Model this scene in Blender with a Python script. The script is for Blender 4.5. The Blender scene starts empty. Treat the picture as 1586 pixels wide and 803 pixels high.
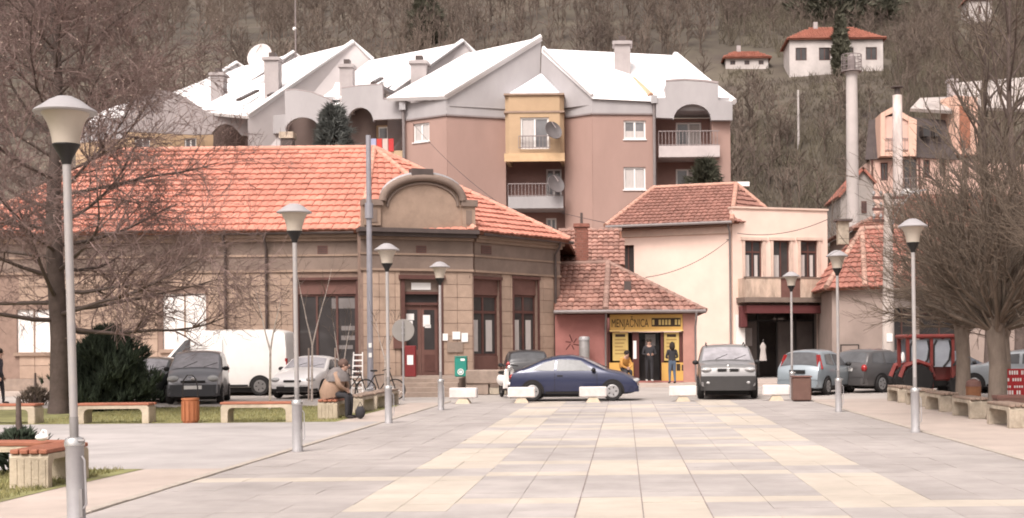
import bpy, bmesh, math, random
import numpy as np
from mathutils import Vector, Matrix
R = math.radians
rnd = random.Random(7)
sc = bpy.context.scene
COL = sc.collection

# ---------------- camera ----------------
FPX, CX, HY, EYE, ROLL = 2000.0, 967.0, 540.0, 1.6, R(0.5)
cam = bpy.data.cameras.new('camera'); camo = bpy.data.objects.new('camera', cam); COL.objects.link(camo)
camo.location = (0, 0, EYE)
camo.rotation_euler = (Matrix.Rotation(ROLL, 3, 'Y') @ Matrix.Rotation(R(90), 3, 'X')).to_euler()
cam.sensor_width = 36.0; cam.lens = FPX / 1586 * 36.0
_du, _dv = (793 - CX), (HY - 401.5)
cam.shift_x = _du / 1586; cam.shift_y = _dv / 1586
cam.clip_start = 0.3; cam.clip_end = 3000
sc.camera = camo

# ---------------- sky and sun (bright overcast) ----------------
SUN_EL, SUN_AZ = 52, 200          # azimuth clockwise from +Y: behind the camera, a little to one side
w = bpy.data.worlds.new('World'); sc.world = w; w.use_nodes = True
nt = w.node_tree; nt.nodes.clear()
sky = nt.nodes.new('ShaderNodeTexSky'); sky.sky_type = 'NISHITA'; sky.sun_disc = False
sky.sun_elevation = R(SUN_EL); sky.sun_rotation = R(SUN_AZ); sky.dust_density = 6.0; sky.air_density = 1.0; sky.ozone_density = 0.6
hs = nt.nodes.new('ShaderNodeHueSaturation'); hs.inputs['Saturation'].default_value = 0.12
tint = nt.nodes.new('ShaderNodeMix'); tint.data_type = 'RGBA'; tint.blend_type = 'MULTIPLY'; tint.inputs[0].default_value = 1.0
tint.inputs[7].default_value = (1.0, 0.93, 0.90, 1)
bg = nt.nodes.new('ShaderNodeBackground'); bg.inputs[1].default_value = 0.15
wo = nt.nodes.new('ShaderNodeOutputWorld')
nt.links.new(sky.outputs[0], hs.inputs['Color']); nt.links.new(hs.outputs[0], tint.inputs[6])
nt.links.new(tint.outputs[2], bg.inputs[0]); nt.links.new(bg.outputs[0], wo.inputs[0])
sun = bpy.data.lights.new('sun', 'SUN'); suno = bpy.data.objects.new('sun', sun); COL.objects.link(suno)
sun.energy = 1.5; sun.angle = R(22); sun.color = (1.0, 0.94, 0.88)
_sd = Vector((math.sin(R(SUN_AZ)) * math.cos(R(SUN_EL)), math.cos(R(SUN_AZ)) * math.cos(R(SUN_EL)), math.sin(R(SUN_EL))))
suno.rotation_euler = _sd.to_track_quat('Z', 'Y').to_euler()
sc.view_settings.view_transform = 'Standard'; sc.view_settings.look = 'None'
sc.view_settings.gamma = 1.0; sc.view_settings.exposure = 0.64
try: sc.view_settings.use_curve_mapping = False
except Exception: pass
sc.render.engine = 'CYCLES'
sc.cycles.max_bounces = 6; sc.cycles.diffuse_bounces = 3; sc.cycles.glossy_bounces = 3; sc.cycles.transmission_bounces = 4
sc.cycles.use_denoising = True; sc.cycles.filter_width = 1.9
sc.cycles.caustics_reflective = False; sc.cycles.caustics_refractive = False

# ---------------- photo geometry -> place geometry ----------------
cr, sr = math.cos(ROLL), math.sin(ROLL)
def unroll(px, py):
    u, v = px - CX, HY - py
    return u * cr + v * sr, -u * sr + v * cr
def at(px, py, d):
    u, v = unroll(px, py)
    return Vector((u / FPX * d, d, EYE + v / FPX * d))
def gnd(px, py):
    u, v = unroll(px, py)
    d = -EYE * FPX / v
    return Vector((u / FPX * d, d, 0))

# ---------------- materials ----------------
MATS = {}
def M(name, c, rough=0.85, var=0.12, scale=2.0, bump=0.0, bscale=30.0, metal=0.0, island=0.0, c2=None, spec=0.3, big=0.0, coat=0.0, emit=None, alpha=None, stretch=None, spots=0.0):
    if name in MATS: return MATS[name]
    m = bpy.data.materials.new(name); m.use_nodes = True
    t = m.node_tree; N = t.nodes; L = t.links
    p = N['Principled BSDF']
    p.inputs['Roughness'].default_value = rough; p.inputs['Metallic'].default_value = metal
    p.inputs['Specular IOR Level'].default_value = spec
    if coat: p.inputs['Coat Weight'].default_value = coat; p.inputs['Coat Roughness'].default_value = 0.06
    geo = N.new('ShaderNodeNewGeometry')
    vec = geo.outputs['Position']
    if stretch:
        mp = N.new('ShaderNodeMapping'); mp.inputs['Scale'].default_value = stretch
        L.new(vec, mp.inputs['Vector']); vec = mp.outputs[0]
    n1 = N.new('ShaderNodeTexNoise'); n1.inputs['Scale'].default_value = scale; n1.inputs['Detail'].default_value = 6; n1.inputs['Roughness'].default_value = 0.65
    L.new(vec, n1.inputs['Vector'])
    mr = N.new('ShaderNodeMapRange'); mr.inputs[1].default_value = 0.3; mr.inputs[2].default_value = 0.7
    L.new(n1.outputs['Fac'], mr.inputs[0])
    mx = N.new('ShaderNodeMix'); mx.data_type = 'RGBA'
    a = [max(0, k * (1 - var)) for k in c[:3]]; b = [min(1, k * (1 + var)) for k in (c2 or c)[:3]]
    mx.inputs[6].default_value = (*a, 1); mx.inputs[7].default_value = (*b, 1)
    L.new(mr.outputs[0], mx.inputs[0])
    out = mx.outputs[2]
    if big:
        n2 = N.new('ShaderNodeTexNoise'); n2.inputs['Scale'].default_value = scale * 0.17; n2.inputs['Detail'].default_value = 4
        L.new(vec, n2.inputs['Vector'])
        m2 = N.new('ShaderNodeMapRange'); m2.inputs[1].default_value = 0.35; m2.inputs[2].default_value = 0.65; m2.inputs[3].default_value = 1 - big; m2.inputs[4].default_value = 1 + big
        L.new(n2.outputs['Fac'], m2.inputs[0])
        k = N.new('ShaderNodeVectorMath'); k.operation = 'SCALE'; L.new(out, k.inputs[0]); L.new(m2.outputs[0], k.inputs['Scale']); out = k.outputs[0]
    if island:
        m3 = N.new('ShaderNodeMapRange'); m3.inputs[3].default_value = 1 - island; m3.inputs[4].default_value = 1 + island
        L.new(geo.outputs['Random Per Island'], m3.inputs[0])
        k = N.new('ShaderNodeVectorMath'); k.operation = 'SCALE'; L.new(out, k.inputs[0]); L.new(m3.outputs[0], k.inputs['Scale']); out = k.outputs[0]
    if spots:      # trodden gum, drips and dark patches
        for (vs_, th0, th1, amt) in ((0.9, .03, .05, spots), (0.33, .02, .16, spots * .55)):
            vo = N.new('ShaderNodeTexVoronoi'); vo.inputs['Scale'].default_value = vs_; L.new(geo.outputs['Position'], vo.inputs['Vector'])
            nn = N.new('ShaderNodeTexNoise'); nn.inputs['Scale'].default_value = 7; L.new(geo.outputs['Position'], nn.inputs['Vector'])
            ad = N.new('ShaderNodeMath'); ad.operation = 'MULTIPLY_ADD'; ad.inputs[1].default_value = .08; L.new(nn.outputs['Fac'], ad.inputs[0]); L.new(vo.outputs['Distance'], ad.inputs[2])
            ms = N.new('ShaderNodeMapRange'); ms.inputs[1].default_value = th0 + .04; ms.inputs[2].default_value = th1 + .04; ms.inputs[3].default_value = 1 - amt; ms.inputs[4].default_value = 1
            L.new(ad.outputs[0], ms.inputs[0])
            k = N.new('ShaderNodeVectorMath'); k.operation = 'SCALE'; L.new(out, k.inputs[0]); L.new(ms.outputs[0], k.inputs['Scale']); out = k.outputs[0]
    L.new(out, p.inputs['Base Color'])
    if bump:
        n3 = N.new('ShaderNodeTexNoise'); n3.inputs['Scale'].default_value = bscale; n3.inputs['Detail'].default_value = 5
        L.new(vec, n3.inputs['Vector'])
        bp = N.new('ShaderNodeBump'); bp.inputs['Strength'].default_value = bump; bp.inputs['Distance'].default_value = 0.03
        L.new(n3.outputs['Fac'], bp.inputs['Height']); L.new(bp.outputs[0], p.inputs['Normal'])
    MATS[name] = m
    return m
def OBJRAND(name, base, amt=0.08):
    """variant of a material whose brightness differs a little from object to object"""
    key = name
    if key in MATS: return MATS[key]
    m = base.copy(); m.name = name; t = m.node_tree; N = t.nodes; L = t.links
    p = N['Principled BSDF']; src = p.inputs['Base Color'].links[0].from_socket
    oi = N.new('ShaderNodeObjectInfo'); m3 = N.new('ShaderNodeMapRange'); m3.inputs[3].default_value = 1 - amt; m3.inputs[4].default_value = 1 + amt
    L.new(oi.outputs['Random'], m3.inputs[0])
    k = N.new('ShaderNodeVectorMath'); k.operation = 'SCALE'; L.new(src, k.inputs[0]); L.new(m3.outputs[0], k.inputs['Scale'])
    L.new(k.outputs[0], p.inputs['Base Color']); MATS[key] = m
    return m
def GLASS(name, c=(0.03, 0.03, 0.035), rough=0.08, var=0.25):
    return M(name, c, rough=rough, var=var, scale=0.8, spec=0.6)

# ---------------- mesh builder ----------------
class B:
    def __init__(s): s.v = []; s.f = []
    def add(s, vs, fs):
        o = len(s.v); s.v += [tuple(p) for p in vs]; s.f += [tuple(i + o for i in f) for f in fs]
        return s
    def hexa(s, p):  # 8 points: bottom ring 0-3, top ring 4-7
        return s.add(p, [(3, 2, 1, 0), (4, 5, 6, 7), (0, 1, 5, 4), (1, 2, 6, 5), (2, 3, 7, 6), (3, 0, 4, 7)])
    def box(s, x0, x1, y0, y1, z0, z1):
        return s.hexa([(x0, y0, z0), (x1, y0, z0), (x1, y1, z0), (x0, y1, z0), (x0, y0, z1), (x1, y0, z1), (x1, y1, z1), (x0, y1, z1)])
    def cbox(s, c, size, rz=0.0, ry=0.0, rx=0.0):
        m = Matrix.Translation(c) @ Matrix.Rotation(rz, 4, 'Z') @ Matrix.Rotation(ry, 4, 'Y') @ Matrix.Rotation(rx, 4, 'X')
        a, b, h = size[0] / 2, size[1] / 2, size[2] / 2
        return s.hexa([m @ Vector(q) for q in [(-a, -b, -h), (a, -b, -h), (a, b, -h), (-a, b, -h), (-a, -b, h), (a, -b, h), (a, b, h), (-a, b, h)]])
    def fbox(s, F, u0, u1, z0, z1, n0, n1):
        return s.hexa([F.P(u0, z0, n1), F.P(u1, z0, n1), F.P(u1, z0, n0), F.P(u0, z0, n0), F.P(u0, z1, n1), F.P(u1, z1, n1), F.P(u1, z1, n0), F.P(u0, z1, n0)])
    def pbox(s, F, px0, py0, px1, py1, n0, n1):
        return s.fbox(F, *F.rect(px0, py0, px1, py1), n0, n1)
    def fpoly(s, F, pts, n0, n1):
        k = len(pts)
        vs = [F.P(u, z, n1) for u, z in pts] + [F.P(u, z, n0) for u, z in pts]
        fs = [tuple(range(k)), tuple(range(2 * k - 1, k - 1, -1))] + [(i, i + k, (i + 1) % k + k, (i + 1) % k) for i in range(k)]
        return s.add(vs, fs)
    def ppoly(s, F, pts, n0, n1):
        return s.fpoly(F, [F.uz(*p) for p in pts], n0, n1)
    def slab(s, pts, th):
        pts = [Vector(p) for p in pts]; n = (pts[1] - pts[0]).cross(pts[2] - pts[0]).normalized()
        if n.z < 0: n = -n
        k = len(pts)
        vs = pts + [p - n * th for p in pts]
        return s.add(vs, [tuple(range(k)), tuple(range(2 * k - 1, k - 1, -1))] + [(i, i + k, (i + 1) % k + k, (i + 1) % k) for i in range(k)])
    def tube(s, p0, p1, r0, r1=None, n=8, cap=True):
        return s.path([p0, p1], [r0, r0 if r1 is None else r1], n, cap)
    def path(s, pts, rs, n=8, cap=True, closed=False):
        pts = [Vector(p) for p in pts]
        if not hasattr(rs, '__len__'): rs = [rs] * len(pts)
        k = len(pts); vs = []; up = None
        for i, p in enumerate(pts):
            if closed: t = pts[(i + 1) % k] - pts[i - 1]
            else: t = pts[min(i + 1, k - 1)] - pts[max(i - 1, 0)]
            t = t.normalized() if t.length > 1e-9 else Vector((0, 0, 1))
            if up is None: up = Vector((0, 0, 1)) if abs(t.z) < 0.9 else Vector((1, 0, 0))
            a = t.cross(up)
            if a.length < 1e-6: a = t.cross(Vector((0, 1, 0)))
            a.normalize(); b = a.cross(t).normalized()
            up = b
            for j in range(n):
                q = 2 * math.pi * j / n
                vs.append(p + (a * math.cos(q) + b * math.sin(q)) * rs[i])
        fs = []
        for i in range(k if closed else k - 1):
            i2 = (i + 1) % k
            for j in range(n):
                fs.append((i * n + j, i2 * n + j, i2 * n + (j + 1) % n, i * n + (j + 1) % n))
        if cap and not closed:
            fs.append(tuple(range(n))); fs.append(tuple(range((k - 1) * n + n - 1, (k - 1) * n - 1, -1)))
        return s.add(vs, fs)
    def lathe(s, prof, n=20, c=(0, 0, 0)):
        c = Vector(c); vs = []; fs = []; k = len(prof)
        for r, z in prof:
            for j in range(n):
                q = 2 * math.pi * j / n
                vs.append(c + Vector((math.cos(q) * r, math.sin(q) * r, z)))
        for i in range(k - 1):
            for j in range(n):
                fs.append((i * n + j, i * n + (j + 1) % n, (i + 1) * n + (j + 1) % n, (i + 1) * n + j))
        fs.append(tuple(range(n - 1, -1, -1))); fs.append(tuple(range((k - 1) * n, k * n)))
        return s.add(vs, fs)
    def ell(s, c, r, n=10, m=7, rz=0.0):
        c = Vector(c); vs = []; fs = []
        ro = Matrix.Rotation(rz, 3, 'Z')
        for i in range(m + 1):
            a = math.pi * i / m
            for j in range(n):
                q = 2 * math.pi * j / n
                vs.append(c + ro @ Vector((math.sin(a) * math.cos(q) * r[0], math.sin(a) * math.sin(q) * r[1], math.cos(a) * r[2])))
        for i in range(m):
            for j in range(n):
                fs.append((i * n + j, (i + 1) * n + j, (i + 1) * n + (j + 1) % n, i * n + (j + 1) % n))
        return s.add(vs, fs)
    def grid(s, fn, nu, nv):
        vs = [fn(i / nu, j / nv) for i in range(nu + 1) for j in range(nv + 1)]
        return s.add(vs, [(i * (nv + 1) + j, (i + 1) * (nv + 1) + j, (i + 1) * (nv + 1) + j + 1, i * (nv + 1) + j + 1) for i in range(nu) for j in range(nv)])
    def obj(s, name, mat, parent=None, world=False, smooth=None, bevel=0.0, fix=True):
        me = bpy.data.meshes.new(name)
        vs = s.v
        if world and parent is not None:
            r = parent
            while r.parent: r = r.parent
            l = r.location; vs = [(p[0] - l.x, p[1] - l.y, p[2] - l.z) for p in vs]
        me.from_pydata(vs, [], s.f)
        if fix or bevel:
            bm = bmesh.new(); bm.from_mesh(me)
            bmesh.ops.remove_doubles(bm, verts=bm.verts, dist=1e-6)
            bmesh.ops.recalc_face_normals(bm, faces=bm.faces)
            if bevel: bmesh.ops.bevel(bm, geom=list(bm.edges), offset=bevel, segments=1, affect='EDGES', clamp_overlap=True)
            bm.to_mesh(me); bm.free()
        if smooth:
            me.shade_smooth(); me.set_sharp_from_angle(angle=R(smooth if smooth > 1 else 40))
        o = bpy.data.objects.new(name, me); COL.objects.link(o)
        me.materials.append(mat)
        if parent is not None: o.parent = parent
        return o

class F:
    """a vertical wall plane given by two (photo column, depth) plan points"""
    def __init__(s, a, b, pts=None):
        if pts: A, Bp = Vector(pts[0]), Vector(pts[1])
        else: A, Bp = at(a[0], HY, a[1]), at(b[0], HY, b[1])
        s.a = Vector((A.x, A.y, 0)); e = Vector((Bp.x, Bp.y, 0)) - s.a
        s.w = e.length; s.u = e.normalized(); s.n = Vector((s.u.y, -s.u.x, 0))
    def P(s, u, z, n=0.0): return s.a + s.u * u + s.n * n + Vector((0, 0, z))
    def uz(s, px, py):
        u, v = unroll(px, py); d = Vector((u / FPX, 1, v / FPX))
        t = s.a.dot(s.n) / d.dot(s.n); p = d * t
        return (p - s.a).dot(s.u), p.z + EYE
    def rect(s, px0, py0, px1, py1):
        my, mx = (py0 + py1) / 2, (px0 + px1) / 2
        return s.uz(px0, my)[0], s.uz(px1, my)[0], s.uz(mx, py1)[1], s.uz(mx, py0)[1]
def wall(b, Fr, u0, u1, z0, z1, th, holes, n1=0.0):
    """wall panel with real openings, built from butted pieces"""
    us = sorted({u0, u1, *[min(max(h[0], u0), u1) for h in holes], *[min(max(h[1], u0), u1) for h in holes]})
    for a, c in zip(us, us[1:]):
        if c - a < 1e-4: continue
        m = (a + c) / 2; z = z0
        for h in sorted([h for h in holes if h[0] < m < h[1]], key=lambda h: h[2]):
            if h[2] > z + 1e-4: b.fbox(Fr, a, c, z, h[2], n1 - th, n1)
            z = max(z, h[3])
        if z1 > z + 1e-4: b.fbox(Fr, a, c, z, z1, n1 - th, n1)
    return b

def tag(o, label=None, cat=None, group=None, kind=None):
    if label: o['label'] = label
    if cat: o['category'] = cat
    if group: o['group'] = group
    if kind: o['kind'] = kind
    return o
def thing(name, label, cat, loc=(0, 0, 0), rz=0.0, group=None):
    o = bpy.data.objects.new(name, None); COL.objects.link(o)
    o.location = loc; o.rotation_euler = (0, 0, rz); o.empty_display_size = 0.3
    return tag(o, label, cat, group)
def copy_tree(o, parent=None):
    c = o.copy(); COL.objects.link(c); c.parent = parent
    for ch in list(o.children): copy_tree(ch, c)
    return c
def struct(name, b, mat, **k):
    o = b.obj(name, mat, **k); o['kind'] = 'structure'; return o
def text_mesh(s, size, name, mat, parent, mtx, depth=0.01, width=None):
    cu = bpy.data.curves.new('t', 'FONT'); cu.body = s; cu.size = size; cu.extrude = depth / 2; cu.align_x = 'CENTER'; cu.align_y = 'CENTER'
    cu.resolution_u = 3
    to = bpy.data.objects.new('t', cu); COL.objects.link(to)
    dg = bpy.context.evaluated_depsgraph_get(); me = bpy.data.meshes.new_from_object(to.evaluated_get(dg)); bpy.data.objects.remove(to)
    if width:
        xs = [v.co.x for v in me.vertices]; k = width / (max(xs) - min(xs))
        for v in me.vertices: v.co.x *= k
    me.transform(mtx); me.name = name
    o = bpy.data.objects.new(name, me); COL.objects.link(o); me.materials.clear(); me.materials.append(mat); o.parent = parent
    return o
def fmat(Fr, u, z, n, root):
    """matrix that stands flat lettering on a wall plane"""
    p = Fr.P(u, z, n) - root.location
    m = Matrix((( Fr.u.x, 0, Fr.n.x, p.x), (Fr.u.y, 0, Fr.n.y, p.y), (0, 1, 0, p.z), (0, 0, 0, 1)))
    return m

def segs_mesh(name, S, k, mat, parent=None, origin=(0, 0, 0)):
    """many tapered branch pieces (p0, p1, r0, r1) -> one mesh, vectorised"""
    S = np.asarray(S, dtype=np.float64).reshape(-1, 8)
    p0, p1, r0, r1 = S[:, 0:3] - np.array(origin), S[:, 3:6] - np.array(origin), S[:, 6], S[:, 7]
    t = p1 - p0; t /= np.maximum(np.linalg.norm(t, axis=1, keepdims=True), 1e-9)
    ref = np.where(np.abs(t[:, 2:3]) < 0.9, np.array([[0, 0, 1.0]]), np.array([[1.0, 0, 0]]))
    a = np.cross(t, ref); a /= np.linalg.norm(a, axis=1, keepdims=True); b = np.cross(a, t)
    n = len(S); V = np.zeros((n, 2, k, 3))
    for j in range(k):
        q = 2 * math.pi * j / k; dv = a * math.cos(q) + b * math.sin(q)
        V[:, 0, j] = p0 + dv * r0[:, None]; V[:, 1, j] = p1 + dv * r1[:, None]
    base = (np.arange(n) * 2 * k)[:, None]
    Fc = np.stack([np.concatenate([base + j, base + (j + 1) % k, base + k + (j + 1) % k, base + k + j], axis=1) for j in range(k)], axis=1).reshape(-1, 4)
    me = bpy.data.meshes.new(name); me.vertices.add(n * 2 * k); me.vertices.foreach_set('co', V.reshape(-1))
    nf = len(Fc); me.loops.add(nf * 4); me.loops.foreach_set('vertex_index', Fc.reshape(-1).astype(np.int32))
    me.polygons.add(nf); me.polygons.foreach_set('loop_start', np.arange(nf, dtype=np.int32) * 4)
    me.update(calc_edges=True); me.shade_smooth(); me.materials.append(mat)
    o = bpy.data.objects.new(name, me); COL.objects.link(o)
    if parent is not None: o.parent = parent
    return o

def inside(p, poly):
    x, y = p; c = False; n = len(poly)
    for i in range(n):
        x1, y1 = poly[i]; x2, y2 = poly[i - 1]
        if (y1 > y) != (y2 > y) and x < (x2 - x1) * (y - y1) / (y2 - y1) + x1: c = not c
    return c
def roof_tiles(pts, parent, mat, course=0.5, tw=0.3, h=0.05, jit=0.012):
    """curved clay tiles lapped course over course on a sloping polygon"""
    pts = [Vector(p) for p in pts]; n = (pts[1] - pts[0]).cross(pts[2] - pts[0]).normalized()
    if n.z < 0: n = -n
    e = Vector((0, 0, 1)).cross(n).normalized(); s = n.cross(e).normalized()
    if s.z < 0: s = -s
    o = pts[0]; q = [((p - o).dot(e), (p - o).dot(s)) for p in pts]
    a0, a1 = min(p[0] for p in q), max(p[0] for p in q); b0, b1 = min(p[1] for p in q), max(p[1] for p in q)
    b = B(); prof = [(-0.5, 0), (-0.28, 0.75), (0, 1.0), (0.28, 0.75), (0.5, 0)]
    nb = int((b1 - b0) / course) + 1
    for j in range(nb):
        y0 = b0 + j * course
        for i in range(int((a1 - a0) / tw) + 2):
            x = a0 + i * tw
            if not inside((x, min(y0 + course * 0.45, b1 - 0.02)), q): continue
            l = 0.075 + rnd.uniform(-jit, jit); dx = rnd.uniform(-0.012, 0.012); y = y0 - 0.03 + rnd.uniform(-0.025, 0.025)
            vs = []
            for yy, lift in ((y, l), (y + course * 1.06, 0.008)):
                for px, ph in prof: vs.append(o + e * (x + dx + px * tw * 0.98) + s * yy + n * (lift + ph * h))
            for px, ph in prof: vs.append(o + e * (x + dx + px * tw * 0.98) + s * y + n * (l + ph * h - 0.06))
            b.add(vs, [(k, k + 1, k + 6, k + 5) for k in range(4)] + [(k + 10, k + 11, k + 1, k) for k in range(4)])
    ob = b.obj('roof_tiles', mat, parent, world=True, fix=False); ob['kind'] = 'stuff'
    return ob
def ridge_caps(p0, p1, parent, mat, r=0.13, step=0.42):
    p0, p1 = Vector(p0), Vector(p1); L = (p1 - p0).length; n = max(1, int(L / step)); b = B()
    for i in range(n):
        a = p0.lerp(p1, i / n); c = p0.lerp(p1, (i + 1.08) / n)
        b.tube(a, c, r * 1.06, r * 0.92, 8)
    ob = b.obj('ridge_caps', mat, parent, world=True, smooth=50); ob['kind'] = 'stuff'
    return ob
# ---------------- common materials ----------------
GREYSLAB = OBJRAND('grey_slab', M('grey_slab_base', (0.378, 0.342, 0.326), var=0.13, scale=1.6, bump=0.25, bscale=60, big=0.13, rough=0.8, spots=.16), 0.035)
YELSLAB = OBJRAND('cream_slab', M('cream_slab_base', (0.47, 0.412, 0.352), var=0.10, scale=1.6, bump=0.25, bscale=60, big=0.09, rough=0.8, spots=.12), 0.03)
OUTSLAB = OBJRAND('outer_grey_slab', M('outer_grey_slab_base', (0.352, 0.316, 0.300), var=0.13, scale=1.6, bump=0.25, bscale=60, big=0.13, rough=0.8, spots=.16), 0.03)
OUTSLAB_F = M('outer_grey_slab_far', (0.352, 0.316, 0.300), var=0.13, scale=1.6, bump=0.2, bscale=60, big=0.13, island=0.03, spots=.16)
GREYSLAB_F = M('grey_slab_far', (0.378, 0.342, 0.326), var=0.13, scale=1.6, bump=0.2, bscale=60, big=0.13, island=0.035, spots=.16)
YELSLAB_F = M('cream_slab_far', (0.47, 0.412, 0.352), var=0.10, scale=1.6, bump=0.2, bscale=60, big=0.09, island=0.03, spots=.12)
GROUT = M('grout', (0.335, 0.30, 0.288), var=0.2, scale=6)
ASPH = M('road_asphalt', (0.375, 0.335, 0.31), var=0.12, scale=0.8, bump=0.3, bscale=90, big=0.14, spots=.2)
SIDEGREY = M('path_grey', (0.375, 0.345, 0.335), var=0.14, scale=0.9, bump=0.3, bscale=70, big=0.14, spots=.2)
BEIGE = M('beige_paving', (0.415, 0.345, 0.305), var=0.12, scale=1.0, bump=0.3, bscale=70, big=0.10, spots=.18)
KERB = M('kerb_concrete', (0.40, 0.345, 0.30), var=0.15, scale=5, bump=0.3)
SOIL = M('lawn_soil', (0.20, 0.175, 0.09), var=0.25, scale=2.0, bump=0.4, c2=(0.24, 0.24, 0.10))
CONC = M('concrete', (0.44, 0.37, 0.28), var=0.2, scale=4, bump=0.4, bscale=40, big=0.15)
CONC2 = M('weathered_concrete', (0.40, 0.34, 0.27), var=0.28, scale=5, bump=0.5, bscale=40, big=0.2)
WOODRED = M('red_bench_wood', (0.30, 0.115, 0.07), var=0.22, scale=4, bump=0.2, stretch=(1, 6, 6), rough=0.6)
WOODGREY = M('grey_bench_wood', (0.26, 0.19, 0.15), var=0.25, scale=4, bump=0.2, rough=0.8)
GALV = M('galvanised_pole', (0.36, 0.345, 0.35), rough=0.5, var=0.1, scale=5, metal=0.25)
GALVD = M('dark_galvanised', (0.25, 0.235, 0.23), rough=0.55, var=0.12, scale=5, metal=0.2)
RUSTPOLE = M('chipped_pole', (0.40, 0.38, 0.385), rough=0.5, var=0.16, scale=8, metal=0.15, c2=(0.34, 0.31, 0.29))
BLACK = M('black_plastic', (0.018, 0.016, 0.016), rough=0.5, var=0.2)
TYRE = M('tyre_rubber', (0.022, 0.02, 0.02), rough=0.85, var=0.2)
RIMM = M('wheel_alloy', (0.42, 0.41, 0.41), rough=0.35, metal=0.6, var=0.08)
RIMD = M('steel_wheel', (0.20, 0.19, 0.185), rough=0.5, metal=0.4, var=0.1)
CHROME = M('bright_metal', (0.6, 0.59, 0.58), rough=0.25, metal=0.8, var=0.05)
WHITEP = M('white_paint', (0.80, 0.76, 0.73), var=0.05, scale=3, big=0.04)
PAPER = M('white_paper', (0.84, 0.82, 0.80), var=0.03)
ENAMEL = M('lamp_glass', (0.43, 0.375, 0.315), rough=0.35, var=0.06, scale=3)
LAMPHAT = M('lamp_hat_grey', (0.33, 0.31, 0.315), rough=0.45, var=0.08, scale=3)
PLATEW = M('number_plate_white', (0.75, 0.73, 0.71), rough=0.5, var=0.04)

# ---------------- ground ----------------
b = B().add([(-900, -60, -0.012), (900, -60, -0.012), (900, 104, -0.012), (-900, 104, -0.012)], [(0, 1, 2, 3)])
tag(struct('ground', b, ASPH, fix=False), 'pale grey asphalt street ground beyond the square', 'ground')

plaza = struct('plaza', B().box(-5.36, 5.51, -4, 39.4, -0.3, -0.006), GROUT)
tag(plaza, 'paved square with cream and grey slab pattern', 'plaza')
XB = [-5.35, -4.72, -4.09, -3.46, -2.83, -2.305, -1.78, -1.13, -.485, .17, .825, 1.47, 2.12, 2.645, 3.17, 3.75, 4.33, 4.91, 5.5]
YR = [0, .5, 1.08, 1.65, 2.15, 2.64, 3.13, 3.62, 4.11, 4.6]
slabs = []
for k in range(-4, 7):
    for r in range(9):
        y0, y1 = 11.75 + 4.6 * k + YR[r], 11.75 + 4.6 * k + YR[r + 1]
        if y1 > 39.4 or y0 < -4: continue
        for c in range(18):
            x0, x1 = XB[c], XB[c + 1]; mx = (x0 + x1) / 2
            yel = False
            if -.5 < mx < .84: yel = r <= 3
            elif (-2.85 < mx < -1.77) or (2.1 < mx < 3.19): yel = r >= 2
            elif -2.85 < mx < 3.19: yel = r in (0, 3)
            if k == 0 and mx < -2.85 and r == 8: yel = True
            if k == 0 and mx > 3.19 and r == 2: yel = True
            slabs.append((x0, x1, y0, y1, 1 if yel else (0 if -2.85 < mx < 3.19 else 2)))
vis = [s for s in slabs if s[2] > 11.9]; vis.sort(key=lambda s: s[2])
near = set(vis[:300])
sb = B().box(-.5, .5, -.5, .5, -1, 0)
unit = None
for s in vis[:300]:
    g = 0.0045
    if unit is None:
        o = sb.obj('paving_slab', GREYSLAB, plaza, bevel=0.0); unit = o.data
        unit_y = unit.copy(); unit_y.materials.clear(); unit_y.materials.append(YELSLAB)
        unit_o = unit.copy(); unit_o.materials.clear(); unit_o.materials.append(OUTSLAB)
        o.data = (unit, unit_y, unit_o)[s[4]]
    else:
        o = bpy.data.objects.new('paving_slab', (unit, unit_y, unit_o)[s[4]]); COL.objects.link(o); o.parent = plaza
    o.location = ((s[0] + s[1]) / 2, (s[2] + s[3]) / 2, rnd.uniform(-0.0025, 0.0025))
    o.rotation_euler = (rnd.uniform(-1, 1) * 0.003, rnd.uniform(-1, 1) * 0.003, 0)
    o.scale = (s[1] - s[0] - g, s[3] - s[2] - g, 0.04)
for x_ in (-.485, .17, .825): B().box(x_ - .006, x_ + .006, 2, 39.3, -.05, .0032).obj('expansion_joint', M('joint_tar', (.24, .20, .19), var=.3, scale=6), plaza)
for yel, mt in ((0, GREYSLAB_F), (1, YELSLAB_F), (2, OUTSLAB_F)):
    b = B()
    for s in slabs:
        if s in near or s[4] != yel: continue
        z = rnd.uniform(-0.002, 0.002)
        b.box(s[0] + .003, s[1] - .003, s[2] + .003, s[3] - .003, -0.04, z)
    o = b.obj('far_slabs', mt, plaza, fix=False); o['kind'] = 'stuff'
# kerb stones along both sides of the square
kb = B().box(0, .12, 0, 1, -.1, .012).obj('kerb_stone', KERB, plaza, bevel=0.006); kb.location = (-5.5, 8.0, 0); kb.scale.y = .99
for i in range(32):
    for x in (-5.5, 5.52):
        if i == 0 and x < 0: continue
        o = kb.copy(); COL.objects.link(o); o.location = (x, 8.0 + i, rnd.uniform(-.003, .003))

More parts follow.
